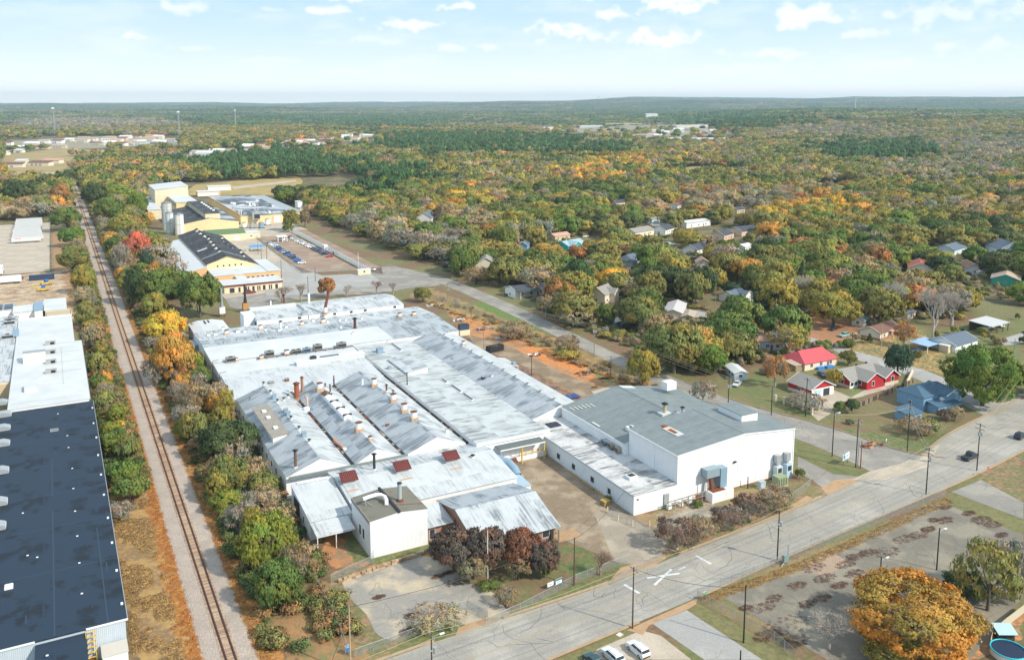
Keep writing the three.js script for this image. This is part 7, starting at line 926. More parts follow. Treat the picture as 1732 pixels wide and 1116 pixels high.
// yard clutter
{
const skip = G(837,594), t = thing('skip', 'black open skip full of scrap in the back yard', 'skip', [skip[0],0, skip[1]],.2); part('tub', new MB().box(-3.4,.2,-1.3,-3.28,2.3,1.3).box(3.28,.2,-1.3,3.4,2.3,1.3).box(-3.28,.2,1.2,3.28,2.3,1.3).box(-3.28,.2,-1.3,3.28,2.3,-1.2).box(-3.28,.2,-1.2,3.28,.3,1.2), std([.018,.022,.03],.7), t, true); for (let k = 0; k < 9; k++) part('side_rib', new MB().box(-3.2 + k * .8,.2,1.31,-3.08 + k * .8,2.2,1.4), M.dark, t, true); for (let k = 0; k < 40; k++) { const x = R(-3,3), z = R(-1,1); part('scrap', new MB().bar(V(x, R(1.4,2.2), z), V(x + R(-1,1), R(1.8,2.8), z + R(-.6,.6)), R(.06,.2)), pick([M.rust, M.dark, M.woodGrey]), t, true); }
const c = G(784,566), d = thing('container', 'navy bin on a cream crate at the back corner of the cross hall', 'container', [c[0],0, c[1]]); part('crate', new MB().box(-2.2,0,-1.5,2.2,2.2,1.5), M.cream, d, true); part('bin', new MB().box(-2,2.2,-1.4,2,4.2,1.2), std([.03,.06,.11],.6), d, true); part('lid', new MB().box(-2.1,4.22,-1.5,2.1,4.4,1.3), M.dark, d, true);
for (const [px, py, l, s, ms] of [[775,541, 'heap of white and dark scrap beside the cross hall', 3,[M.trim, M.dark, M.galv]],[818,556, 'heap of grey scrap metal on the orange bank', 4,[M.galv, M.dark, M.woodGrey]],[846,572, 'dark heap of bent scrap beside the brown bushes', 4,[M.dark, M.rust, M.galv]],[905,601, 'small heap of scrap by the rusty pole', 2.4,[M.dark, M.rust, M.trim]],[990,632, 'dark rubble strip on the bank', 3,[M.dark, M.rust, M.woodGrey]],[735,517, 'pale rubble heap at the end of the north hall', 4,[M.trim, M.cream, M.galv]],[1255,860, 'pale rubble scattered in the warehouse front strip', 3,[M.trim, M.slabC, M.cream]],[880,490, 'mixed clutter heap in the yard by the side road', 6,[M.white, M.rust, M.blueSteel, M.dark]],[1475,752, 'row of broken orange kerb stones on the side road grass', 3.4,[M.walk, M.rust]]]) { const p = G(px, py), t = thing('scrap_heap', l, 'scrap heap', [p[0],0, p[1]]); for (let k = 0; k < 26; k++) { const x = R(-s, s), z = R(-s, s) * .5, w = R(.2,.9), h = R(.1,.7); const m = part('scrap', k % 3 ? new MB().box(-w, 0,-w * .5, w, h, w * .5) : new MB().bar(V(-w * 2,.1,0), V(w * 2, h, .3), .12), pick(ms), t, true); m.position.set(x, .02, z); m.rotation.set(R(-.2,.2), R(0,3), R(-.2,.2)); } }
const b = G(967,672), u = thing('tarpaulin', 'blue tarpaulin lying beside the east hall', 'tarpaulin', [b[0],0, b[1]]); const g = new THREE.PlaneGeometry(5,4,12,10); g.rotateX(-Math.PI / 2); for (let i = 0; i < g.attributes.position.count; i++) g.attributes.position.setY(i, .15 + .5 * fbm(g.attributes.position.getX(i) * .9 + 9, g.attributes.position.getZ(i) * .9 + 9,3)); g.computeVertexNormals(); part('sheet', g, std([.025,.06,.22],.6), u, true); part('weight', new MB().box(-1,.5,-.4,-.6,.8,.2), M.woodGrey, u, true);
const s = G(951,524), v = thing('satellite_dish', 'big white satellite dish on the lawn by the side road', 'satellite dish', [s[0],0, s[1]]); part('dish', new MB().cyl(0,0,0,.3,2.2,.5,20), M.white, v, true); v.children[0].rotation.set(1.0,0,.2); v.children[0].position.set(0,2,0); part('post', new MB().cyl(0,0,-.3,.12,.12,2.2,8), M.galv, v, true);
const h = G(1698,1082), w = thing('play_house', 'small playhouse with pale blue roof beside the orange oak', 'playhouse', [h[0],0, h[1]],-.5); part('wall', new MB().box(-1.4,.3,-1,1.4,2,1), M.wood, w, true); part('roof', new MB().slab(V(-1.7,1.9,1.5), V(1.7,1.9,1.5), V(1.7,2.5,-1.2), V(-1.7,2.5,-1.2), .1), std([.42,.60,.68],.6), w, true); for (const x of [-.8,0,.8]) part('window', new MB().box(x - .3,1,1.01, x + .3,1.6,1.04), M.dark, w, true); for (const x of [-1.3,1.2]) part('leg', new MB().box(x, 0,.8, x + .1,.3,.9), M.wood, w, true);
const q = G(1706,1108), o = thing('pool', 'round above-ground pool with dark cover and turquoise rim', 'pool', [q[0],0, q[1]]); part('wall', new MB().cyl(0,0,0,2.8,2.8,1.1,28, false), M.white, o, true); part('cover', new MB().cyl(0,.95,0,2.75,2.75,.05,28), std([.012,.03,.07],.6), o, true); part('rim', new MB().tube([...Array(29).keys()].map(k => V(Math.cos(k / 28 * 6.2832) * 2.8,1.12, Math.sin(k / 28 * 6.2832) * 2.8)), .12,6), std([.02,.5,.6],.4), o, true);
const fe = thing('board_fence', 'pale board fence curving behind the playhouse', 'fence', [h[0],0, h[1]]), fa = gp([[1676,1096],[1680,1080],[1700,1062],[1735,1035]]); for (let k = 0; k < 3; k++) for (let i = 0; i < 10; i++) { const a = fa[k], b = fa[k + 1], x = lerp(a[0], b[0], i / 10), z = lerp(a[1], b[1], i / 10), dx = (b[0] - a[0]) / 10, dz = (b[1] - a[1]) / 10; part('board', new MB().slab(V(x, 0, z), V(x + dx * .95,0, z + dz * .95), V(x + dx * .95,1.7, z + dz * .95), V(x, 1.7, z), .05), std([.55,.50,.38],.9), fe); }
const hy = G(1094,1090), ma = thing('concrete_cover', 'square pale concrete cover set in the grass by the white car', 'cover', [G(1048,1074)[0],0, G(1048,1074)[1]],.3); part('slab', new MB().box(-.6,0,-.5,.6,.12,.5), M.slabC, ma, true); part('lid', new MB().box(-.4,.12,-.3,.4,.15,.3), M.trim, ma, true);
const me = G(1328,955), mt = thing('meter_cabinet', 'green metal meter stand by the leaning pole', 'cabinet', [me[0],0, me[1]]); part('box', new MB().box(-.5,.6,-.3,.5,2.1,.3), std([.2,.3,.3],.6), mt, true); part('post', new MB().box(.7,0,-.1,.85,4.2,.1).box(-.45,0,-.1,-.3,.6,.1), M.galv, mt, true); part('conduit', new MB().bar(V(-.2,.6,.1), V(-1.4,.2,.4), .12), M.galv, mt, true);
{ let src; gp([[640,1088],[700,1080],[760,1062],[790,1050]]).forEach((p, k) => { const l = `pale parking stop, ${['first', 'second', 'third', 'last'][k]} along the low fence below the old parking lot`; }); }
}

// ---------------------------------------------------------------- trees
rnd = mulberry(4242);
function leafGeo(quads, o = {}) {                           // quads: [centre, outward direction, size, tone]
const n = quads.length, p = new Float32Array(n * 12), nn = new Float32Array(n * 12), c = new Float32Array(n * 12), idx = new Uint32Array(n * 6), N = V(), A = V(), B = V(), Q = V();
quads.forEach(([q, d, s, t], k) => {
N.set(R(-1,1), R(-1,1), R(-1,1)).normalize().multiplyScalar(.75).add(d).normalize(); A.set(R(-1,1), R(-1,1), R(-1,1)).cross(N).normalize(); B.crossVectors(N, A); const a = s * R(.35,.62), b = s * R(.3,.6), m = V().copy(N).multiplyScalar(.45).addScaledVector(d, .7); m.y += .12; m.normalize();
[[-a, -b],[a, -b * R(.3,1)],[a * R(.3,1), b],[-a * R(.3,.9), b * R(.6,1)]].forEach(([u, v], j) => { Q.copy(q).addScaledVector(A, u).addScaledVector(B, v); const i = (k * 4 + j) * 3; p[i] = Q.x; p[i + 1] = Q.y; p[i + 2] = Q.z; nn[i] = m.x; nn[i + 1] = m.y; nn[i + 2] = m.z; c[i] = t[0]; c[i + 1] = t[1]; c[i + 2] = t[2]; });
const e = k * 4; idx.set([e, e + 1, e + 2, e, e + 2, e + 3], k * 6);
});
const g = new THREE.BufferGeometry(); g.setAttribute('position', new THREE.BufferAttribute(p, 3)); g.setAttribute('normal', new THREE.BufferAttribute(nn, 3)); g.setAttribute('color', new THREE.BufferAttribute(c, 3)); g.setIndex(new THREE.BufferAttribute(idx, 1)); return g;
}
const dirR = () => { const z = R(-1,1), a = R(0,6.2832), r = Math.sqrt(1 - z * z); return V(r * Math.cos(a), z, r * Math.sin(a)); };
const tone = (a, b, h = .1) => { const k = R(a, b), s = R(-h, h); return [k * (1 + s), k, k * (1 - s * .5)]; };
// rounded crown of leaf clumps: radius 1, from y0 to 1
function roundCrown(clumps, per, size, { y0 = .22, lump = .3, cr = .3, fill = .55, ragged = .12, flat = 1 } = {}) {
const out = [], mid = (1 + y0) / 2, hh = (1 - y0) / 2;
const lobes = [...Array(7).keys()].map(() => [dirR(), R(.4,1)]);
for (let k = 0; k < clumps; k++) {
const d = dirR(); if (d.y < -.55) d.y *= -.6; d.normalize(); let rr = 1 - cr * .7; for (const [l, w] of lobes) rr += lump * w * (Math.max(0, d.dot(l)) ** 4 - .12); rr *= rnd() < fill ? R(.86,1.02) : R(.45,.85);
const c = V(d.x * rr, mid + d.y * rr * hh, d.z * rr), T = tone(.68,1.3,.13), rc = cr * R(.65,1.25);
for (let i = 0; i < per; i++) { const e = dirR(); if (e.y < -.2 && rnd() < .6) e.y *= -1; const r = rc * (R(.55,1) + (rnd() < .12 ? R(0, ragged * 3) : 0)), q = V(c.x + e.x * r, c.y + e.y * r * hh * 1.15, c.z + e.z * r); const o = V(q.x, (q.y - mid) / hh, q.z).normalize().multiplyScalar(.6).addScaledVector(e, .8).normalize(); const k2 = R(.82,1.18); out.push([q, o, size, T.map(x => x * k2)]); }
}
return out;
}
// crown of billowing lobes with shaded gaps between them
function lobeCrown(nl, nc, per, size, { y0 = .08, rl = .4, cr = .12, low = -.4, hue = .14, gap = 0 } = {}) {
const out = [], mid = (1 + y0) / 2, hh = (1 - y0) / 2;
for (let l = 0; l < nl; l++) {
const fy = lerp(1, low, (l + .5) / nl), fa = l * 2.39996 + R(-.3,.3), fr = Math.sqrt(Math.max(0,1 - fy * fy)), d = V(Math.cos(fa) * fr, fy, Math.sin(fa) * fr).addScaledVector(dirR(), .22).normalize(), ri = rl * R(.65,1.2), rc = (1 - ri * .75) * (l % 4 ? R(.84,1.02) : R(.55,.8)), c = V(d.x * rc, d.y * rc, d.z * rc), TL = tone(.8,1.22, hue);
for (let k = 0; k < nc; k++) {
const e = dirR(); if (e.dot(d) < -.25) e.negate(); if (rnd() < gap) continue; const rr = ri * R(.8,1.1), p = V(c.x + e.x * rr, c.y + e.y * rr * .85, c.z + e.z * rr), T = tone(.84,1.18,.07), n = Math.round(per * R(.5,1.4));
for (let i = 0; i < n; i++) { const f = dirR(), q = cr * R(.2,1) * (rnd() < .1 ? 1.9 : 1); const o = V().copy(e).multiplyScalar(.75).addScaledVector(f, .5).addScaledVector(d, .35).normalize(), k2 = R(.84,1.16); out.push([V(p.x + f.x * q, mid + (p.y + f.y * q) * hh, p.z + f.z * q), o, size, [TL[0] * T[0] * k2, TL[1] * T[1] * k2, TL[2] * T[2] * k2]]); }
}
}
return out;
}
function coneCrown(n, size, { y0 = .1, r0 = .9 } = {}) { const out = []; for (let k = 0; k < n; k++) { const u = Math.pow(rnd(), .8), y = y0 + (1 - y0) * u, a = R(0,6.2832), lay = .75 + .35 * Math.sin(y * 46 + a * 2), r = r0 * Math.pow(1 - u, .75) * lay * R(.55,1.05), q = V(Math.cos(a) * r, y, Math.sin(a) * r); out.push([q, V(Math.cos(a), .45, Math.sin(a)).normalize(), size, tone(.65,1.3,.1)]); } return out; }
function limbs(list, col0) { const m = new MB(); for (const [pts, a, b] of list) m.tube(pts, a, 6, b); return m; }
function branchList(depth, bare) { const L = [], tips = [], grow = (p, d, len, r, k) => { const q = p.clone().addScaledVector(d, len * .5).add(V(R(-.04,.04), R(0,.03), R(-.04,.04))), e = p.clone().addScaledVector(d, len); L.push([[p, q, e], r, r * .6]); if (k <= 0) { tips.push([e, d]); return; } const n = k > 1 ? 3 : 3 + (rnd() < .5 ? 1 : 0); for (let i = 0; i < n; i++) { const nd = d.clone().addScaledVector(dirR(), .75).add(V(0,.22,0)).normalize(); grow(rnd() < .65 ? e : q, nd, len * R(.6,.82), r * .58, k - 1); } }; grow(V(0,0,0), V(R(-.06,.06), 1, R(-.06,.06)).normalize(), .34,.045, depth); return { L, tips }; }
function bareTree(depth, twigs, size) { const { L, tips } = branchList(depth), m = limbs(L); const g = m.geo(), q = []; for (const [e, d] of tips) for (let i = 0; i < twigs; i++) { const w = d.clone().addScaledVector(dirR(), .7).normalize(), a = e.clone().addScaledVector(w, R(0,.07)); q.push([a, w, size]); } const t = new MB(); for (const [a, w, s] of q) { const b = a.clone().addScaledVector(w, s * R(.7,1.4)), n = dirR().cross(w).normalize().multiplyScalar(.0034); t.face([a.clone().sub(n), a.clone().add(n), b]); } return { wood: g, twig: t.geo() }; }
const trunkGeo = (r, h, n = 4, spread = .55) => { const m = new MB(); m.tube([V(0,0,0), V(.01, h * .5,0), V(0, h, .01)], r * 1.15,8, r * .75); for (let k = 0; k < n; k++) { const a = k / n * 6.28 + R(-.4,.4), s = R(.7,1) * spread; m.tube([V(0, h * .9,0), V(Math.cos(a) * s * .45, h + .14, Math.sin(a) * s * .45), V(Math.cos(a) * s, h + .3 + R(0,.12), Math.sin(a) * s)], r * .6,6, r * .18); } return m.geo(); };
const CR = { oak: [], fine: [], open: [], tall: [], cone: [], shrub: [], round: [] };
CR.huge = [0,1].map(() => leafGeo(lobeCrown(32,46,22,.036, { rl: .33, cr: .085, y0: .04, hue: .2, gap: .2, low: -.7 })));
for (let k = 0; k < 4; k++) CR.oak.push(leafGeo(lobeCrown(14,20,13,.10, { rl: .42, cr: .16 })));
for (let k = 0; k < 3; k++) CR.fine.push(leafGeo(lobeCrown(20,30,20,.056, { rl: .38, cr: .12, hue: .18, gap: .1 })));
for (let k = 0; k < 2; k++) CR.open.push(leafGeo(lobeCrown(17,15,8,.075, { rl: .36, cr: .16, gap: .3, hue: .2 })));
for (let k = 0; k < 2; k++) CR.tall.push(leafGeo(lobeCrown(15,20,11,.11, { rl: .4, cr: .16, y0: .06 })));
for (let k = 0; k < 2; k++) CR.cone.push(leafGeo(coneCrown(2600,.11)));
for (let k = 0; k < 3; k++) CR.shrub.push(leafGeo(lobeCrown(12,16,11,.12, { y0: 0, rl: .45, cr: .2, low: -.05, hue: .2, gap: .15 })));
for (let k = 0; k < 2; k++) CR.round.push(leafGeo(roundCrown(120,60,.075, { y0: .05, cr: .24, lump: .14, fill: .8 })));
const BARE = [0,1,2].map(() => bareTree(5,4,.09));
const TR = [trunkGeo(.05,.3), trunkGeo(.065,.34,5,.7), trunkGeo(.04,.45,3,.3)];
const TINT = { green: [.18,.24,.062], bright: [.20,.285,.06], dark: [.11,.15,.058], olive: [.29,.285,.09], yolive: [.39,.345,.085], ygreen: [.285,.325,.06], gold: [.72,.50,.08], orange: [.60,.37,.095], amber: [.60,.37,.085], rust: [.48,.255,.10], red: [.62,.22,.13], brown: [.35,.28,.16], tan: [.44,.37,.22], purple: [.21,.15,.115], wine: [.28,.14,.09], grey: [.34,.315,.255], pine: [.105,.195,.07], teal: [.08,.135,.08] };
const leafMats = {}; const leafMat = n => leafMats[n] ??= new THREE.MeshPhysicalMaterial({ color: col(...TINT[n]), vertexColors: true, roughness: .8, side: THREE.DoubleSide, transmission: .42, thickness: 0, specularIntensity: .25 });
const TWIG = { grey: std([.37,.33,.29],.95), brown: std([.29,.20,.15],.95), pale: std([.44,.40,.35],.95) };
const WORDS = { green: 'mid-green', bright: 'bright green', dark: 'dark green', olive: 'olive', yolive: 'yellow-olive', ygreen: 'yellow-green', gold: 'golden yellow', orange: 'orange', rust: 'rust-brown', red: 'red', brown: 'dull brown', tan: 'straw-brown', purple: 'purple-brown', wine: 'wine-red', grey: 'grey', amber: 'amber', pine: 'deep green', teal: 'dark blue-green' };
let nTrees = 0;
function tree(kind, [x, z], r, h, tint, label, group, name) {
nTrees++; const shrub = kind === 'shrub', nm = name || (shrub ? 'bush' : kind === 'cone' ? 'pine_tree' : kind === 'bare' || kind === 'wispy' ? 'sparse_tree' : 'tree'), t = thing(nm, label, shrub ? 'bush' : 'tree', [x, land(x, z), z], R(0,6.28), group);  // wispy trees share the leafless trees' name but carry a thin leaf crown
const addP = (n, g, m) => { const o = part(n, g, m, t, true); o.scale.set(r, h, r); return o; };
if (kind === 'bare' || kind === 'wispy') { const b = BARE[nTrees % 3], m = TWIG[kind === 'wispy' ? 'grey' : tint] || TWIG.grey; addP('trunk', b.wood, m).scale.set(r * 1.9, h * .84, r * 1.9); addP('twigs', b.twig, m).scale.set(r * 1.9, h * .84, r * 1.9); if (kind === 'wispy') addP('crown', CR.open[nTrees % 2], leafMat(tint)); return t; }
const v = CR[kind][nTrees % CR[kind].length]; if (!shrub) addP('trunk', TR[kind === 'cone' || kind === 'tall' ? 2 : nTrees % 2], M.bark).scale.set(r, h, r); else addP('stem', TR[2], M.bark).scale.set(r, h * .6, r); addP('crown', v, leafMat(tint)); return t;
}
const BOXES = [];
function treeBox(kind, x0, x1, yt, yb, tint, label, o = {}) {    // by the outline that the crown has in the photo
if (kind === 'oak' && x1 - x0 > 38) kind = 'fine'; const w = (x1 - x0) / 2, t = (yb - HORIZON) / FOCAL, by = yb - w * t * (o.k ?? .75), p = G((x0 + x1) / 2, by), s = scaleAt(by), r = w / s * (kind === 'huge' || kind === 'fine' ? .88 : .94), H = Math.max(1, (by - yt - w * t * .35) / s); BOXES.push([x0, x1, yt, yb]); return tree(kind, p, r, H, tint, label, o.group, o.name);
}
const TB = (rows) => rows.forEach(q => treeBox(...q));
TB([
// between track and factory, from the near end
['fine', 398,508,850,990, 'ygreen', 'yellow-green tree by the rails, nearest the lean-to'],['fine', 418,520,930,1052, 'green', 'green tree at the near end of the rail-side trees'],['bare', 405,500,815,885, 'grey', 'bare grey tree above the yellow-green rail-side tree'],['wispy', 470,545,905,1010, 'brown', 'bare brown bush between the green trees and the lean-to yard'],['oak', 350,425,760,850, 'olive', 'olive tree between the bare grey tree and the dark green one', ],['fine', 330,442,700,795, 'dark', 'large dark olive-green tree against the first factory bay wall'],['wispy', 385,445,790,845, 'olive', 'pale olive twiggy tree against the bay wall, below the dark tree'],['oak', 418,478,800,850, 'green', 'small green tree at the corner of the first factory bay'],['shrub', 305,352,690,760, 'olive', 'olive bush by the ballast below the brown thicket'],['wispy', 300,350,640,710, 'brown', 'brown thicket beside the ballast'],['wispy', 340,390,640,700, 'tan', 'straw-brown twiggy tree by the row sheds wall'],['open', 365,402,650,720, 'yolive', 'yellow-olive small tree against the bay wall corner'],
['fine', 252,336,555,660, 'orange', 'tall orange sycamore between rails and factory'],['oak', 238,322,520,590, 'gold', 'golden tree directly behind the orange sycamore'],['open', 300,345,610,665, 'rust', 'small rust tree at the factory wall below the sycamore'],['oak', 318,336,545,570, 'yolive', 'tiny yellow-olive tree at the white shed corner'],['wispy', 238,290,600,660, 'grey', 'grey twiggy thicket by the ballast under the sycamore'],['fine', 298,378,455,545, 'green', 'large green tree at the factory north-west corner'],['fine', 232,315,448,530, 'green', 'broad green tree beside the rails left of the corner tree'],['oak', 236,288,490,545, 'yolive', 'yellow-olive tree in front of the broad green rail-side tree'],['oak', 322,345,460,530, 'dark', 'dark tree between the two big green trees'],['oak', 205,262,388,455, 'red', 'bright red-orange maple beside the pipe gallery'],['wispy', 188,226,405,470, 'grey', 'grey leafless tree beside the red maple'],['oak', 208,252,445,520, 'dark', 'dark green tree below the red maple'],['tall', 178,212,395,440, 'green', 'green tree by the rails left of the grey one'],['oak', 182,236,360,410, 'yolive', 'yellow-olive tree above the red maple'],['oak', 206,255,352,402, 'olive', 'olive tree beside the silos'],['oak', 158,215,330,385, 'green', 'green tree by the rails across from the yellow tower'],['oak', 165,232,310,352, 'ygreen', 'yellow-green tree near the cream tower'],['oak', 138,185,305,355, 'dark', 'dark olive tree at the rail curve'],['oak', 215,254,322,372, 'bright', 'bright green tree against the cream low store'],['oak', 195,240,375,410, 'orange', 'orange-tinged tree just above the red maple'],['oak', 236,262,425,470, 'teal', 'dark tree against the white works roof'],['wispy', 215,252,410,440, 'red', 'pinkish-red small tree below the red maple'],
// west of the track
['oak', 86,140,348,395, 'green', 'green tree beyond the trailer yard fence, near the rails'],['oak', 98,145,380,420, 'bright', 'bright green tree between trailer yard and rails'],['oak', 92,132,348,375, 'yolive', 'yellow tree top behind the green trailer-yard tree'],['oak', 96,152,412,465, 'olive', 'olive tree halfway along the trailer yard'],['oak', 120,165,445,500, 'yolive', 'yellow-orange tree by the rails opposite the navy container'],['wispy', 118,162,480,520, 'tan', 'straw-coloured twiggy tree below the yellow-orange one'],['oak', 82,122,310,350, 'rust', 'rusty tree at the far corner of the trailer yard'],['oak', 0,60,300,355, 'dark', 'dark tree at the frame edge behind the trailer yard'],['oak', 40,100,310,345, 'green', 'green tree behind the trailer yard'],['open', 125,168,505,560, 'olive', 'olive bush beside the walled yard'],['shrub', 135,180,545,600, 'brown', 'brown bush by the white roof corner'],['shrub', 142,190,590,640, 'olive', 'olive bush beside the four dark roof fans'],['shrub', 150,185,630,665, 'green', 'green bush beside the white roof end'],['shrub', 155,200,655,700, 'olive', 'olive bush at the start of the dark roof'],['shrub', 168,210,690,720, 'yolive', 'yellowish bush by the ballast beside the dark roof'],['round', 188,214,708,738, 'gold', 'small lemon-yellow tree beside the dark roof'],['shrub', 168,205,725,770, 'green', 'green bush under the lemon-yellow tree'],['shrub', 195,238,730,790, 'olive', 'olive bush between the lemon-yellow tree and the ballast'],['shrub', 180,240,775,830, 'bright', 'bright green bush patch beside the dark roof'],['shrub', 190,255,800,860, 'green', 'large green bush, last before the dry grass'],['wispy', 178,230,840,890, 'grey', 'grey bare scrub beside the dark roof, below green bushes'],
// front of the works
['fine', 722,812,882,985, 'purple', 'purple-brown crape myrtle in front of the office, nearest the boiler house'],['fine', 775,865,876,985, 'purple', 'purple-green crape myrtle before the middle of the office roof'],['fine', 838,925,884,982, 'wine', 'red-tinged crape myrtle behind the flagpole'],['fine', 765,840,925,995, 'brown', 'low brownish crape myrtle before the purple pair'],['fine', 885,952,904,988, 'purple', 'dark purple bush at the office porch'],['open', 850,905,930,990, 'brown', 'low twiggy brown bush right of the flagpole'],['oak', 905,938,935,984, 'green', 'green bush at the office porch corner'],['shrub', 806,848,980,1004, 'green', 'clipped green bush at the flagpole foot'],['bare', 985,1045,915,985, 'brown', 'leafless brown bush alone by the court entrance'],['wispy', 835,880,985,1035, 'brown', 'brown scrub along the front chain fence'],['wispy', 690,790,1020,1082, 'tan', 'grey-brown bush thicket at the old parking lot entrance'],['wispy', 1105,1185,865,945, 'purple', 'leafless purple-grey shrub before the annex front, nearest the yard'],['wispy', 1150,1215,868,925, 'brown', 'low brown shrub between the first and second front hedges'],['wispy', 1200,1262,848,905, 'purple', 'leafless purple-brown shrub before the pipe rack'],['wispy', 1235,1300,830,890, 'purple', 'leafless purple shrub before the air handlers'],['wispy', 1278,1345,818,875, 'brown', 'leafless shrub before the green transformer'],['bare', 1300,1350,810,860, 'brown', 'thin leafless sapling right of the hedge shrubs'],['shrub', 1170,1190,845,862, 'green', 'small green plant between the pipes'],['shrub', 1345,1362,790,812, 'green', 'small green plant at the warehouse east corner'],['shrub', 1022,1035,836,850, 'bright', 'green weed growing on the pallet stack'],
// lower corner
['huge', 1415,1672,955,1150, 'amber', 'huge orange oak over the weedy parking lot'],['huge', 1455,1600,1075,1165, 'yolive', 'yellow-green lower crown under the orange oak'],['open', 1610,1732,895,1060, 'olive', 'tall loose olive tree behind the orange oak'],['wispy', 1660,1770,900,1040, 'grey', 'grey bare tree at the frame edge behind the playhouse fence'],['bare', 1355,1450,1015,1120, 'grey', 'bare dark tree left of the orange oak'],['oak', 1590,1680,960,1030, 'dark', 'dark green shrubby tree behind the orange oak crown'],
// back yard and side road
['oak', 1055,1118,585,665, 'yolive', 'yellow-olive tree at the end of the orange bank'],['wispy', 935,985,562,605, 'brown', 'small bare tree between bank and side road'],['shrub', 935,985,588,612, 'yolive', 'yellowish bush under the small bare tree'],['wispy', 838,905,540,580, 'brown', 'brown scrub thicket on the orange bank'],['round', 698,732,484,514, 'olive', 'round olive bush behind the north hall corner'],['bare', 455,498,478,515, 'brown', 'spreading leafless tree beside the dark stack'],['bare', 488,530,470,512, 'grey', 'leafless tree on the works street, next to the red maple'],['tall', 538,568,466,506, 'rust', 'narrow red and green maple behind the maroon chimney'],['bare', 572,600,478,504, 'grey', 'leafless tree right of the narrow maple'],['bare', 650,680,470,500, 'grey', 'leafless tree on the planted island'],['bare', 622,650,470,500, 'brown', 'leafless small tree left of the planted island'],['bare', 760,782,500,528, 'grey', 'first leafless sapling along the side road fence'],['bare', 785,808,512,540, 'brown', 'second leafless sapling along the side road fence'],['bare', 735,758,495,520, 'grey', 'leafless sapling nearest the round olive bush'],['oak', 478,508,352,392, 'olive', 'olive tree at the corner of the flat works roof'],['oak', 505,526,355,385, 'brown', 'brownish tree next to the olive one by the works roof'],['shrub', 478,496,378,394, 'green', 'green bush under the olive tree by the works roof'],
// residential, by the side road and around the houses
['fine', 1082,1198,535,645, 'olive', 'very large olive oak across the side road from the warehouse'],['fine', 1168,1236,578,640, 'bright', 'bright green bush-like tree beside the large olive oak'],['fine', 1180,1282,522,606, 'green', 'wide green oak behind the bright green tree'],['wispy', 1300,1372,542,610, 'yolive', 'wispy yellow-green willow behind the pink-roofed house'],['oak', 1275,1312,525,570, 'rust', 'round rust-topped tree beside the peach-roofed house'],['wispy', 1288,1335,595,660, 'rust', 'red-brown thin tree behind the pillar fence'],['round', 1492,1545,578,640, 'teal', 'round dark green tree by the lane behind the red house'],['huge', 1590,1734,568,705, 'bright', 'huge bright green oak beside the blue house'],['oak', 1700,1790,610,680, 'green', 'green tree at the frame edge behind the huge oak'],['round', 1268,1345,480,535, 'teal', 'broad dark green tree by the tan pole'],['fine', 1362,1458,487,562, 'yolive', 'broad yellow-olive oak on the red dirt'],['bare', 1480,1540,462,548, 'pale', 'tall bare grey tree behind the long cream house'],['bare', 1548,1610,470,580, 'pale', 'white-barked bare sycamore with crooked limbs'],['bare', 1570,1650,480,560, 'grey', 'grey bare thicket right of the white sycamore'],['cone', 1338,1372,440,508, 'dark', 'dark conical evergreen behind the broad teal-green tree'],['round', 952,1004,434,502, 'pine', 'dense dark evergreen beside the golden tree'],['fine', 1002,1072,450,500, 'gold', 'golden tree beside the dense evergreen'],['oak', 888,962,408,455, 'orange', 'large orange tree before the turquoise house'],['oak', 955,998,412,446, 'rust', 'rust-orange tree next to the turquoise house'],['oak', 830,885,408,438, 'orange', 'orange-brown tree left of the large orange one'],['wispy', 872,955,445,500, 'tan', 'spreading leafless oak over the cluttered yard'],['wispy', 835,885,435,485, 'brown', 'brown bare trees left of the cluttered house'],['fine', 930,995,488,545, 'olive', 'olive tree on the side road bank by the dish'],['wispy', 905,940,495,540, 'brown', 'bare bush beside the dish'],['wispy', 985,1010,510,548, 'grey', 'round grey bare bush by the tiny pale shed'],['oak', 1005,1040,510,560, 'green', 'green tree above the side road, right of the grey bush'],['fine', 1040,1120,495,570, 'olive', 'tall olive tree between the golden tree and large oak'],['wispy', 1405,1480,450,505, 'grey', 'grey bare trees above the broad yellow-olive oak'],['wispy', 1290,1345,440,490, 'grey', 'grey bare tree left of the conical evergreen'],['oak', 1225,1262,476,505, 'teal', 'dark tree left of the lone white house', ],['wispy', 1330,1400,660,702, 'grey', 'grey twiggy shrub on the side road verge'].slice(0,7), ['wispy', 1165,1215,640,690, 'grey', 'leafless tree behind the warehouse roof'],['open', 1395,1425,618,660, 'yolive', 'small yellowing tree by the red house door'],['shrub', 1428,1456,672,702, 'dark', 'dark round bush by the red house drive end'],['shrub', 1410,1432,676,700, 'green', 'green bush at the gate of the red house'],['wispy', 1515,1590,700,745, 'brown', 'brown leafless bush before the blue shed'],['shrub', 1555,1590,705,740, 'bright', 'bright green vine bush beside the brown bush'],['open', 1600,1632,684,716, 'tan', 'pale straw bush at the blue house wall'],['shrub', 1585,1615,690,715, 'purple', 'dark reddish bush before the blue house wall'],['shrub', 1430,1446,708,720, 'dark', 'small round bush on the grass by the side road'],['oak', 1420,1450,590,620, 'olive', 'small olive tree behind the red house roof'],['oak', 1545,1562,590,612, 'olive', 'olive shrub beside the blue carport'],['wispy', 1510,1550,540,590, 'rust', 'brownish shrubs behind the long cream house'],
]);
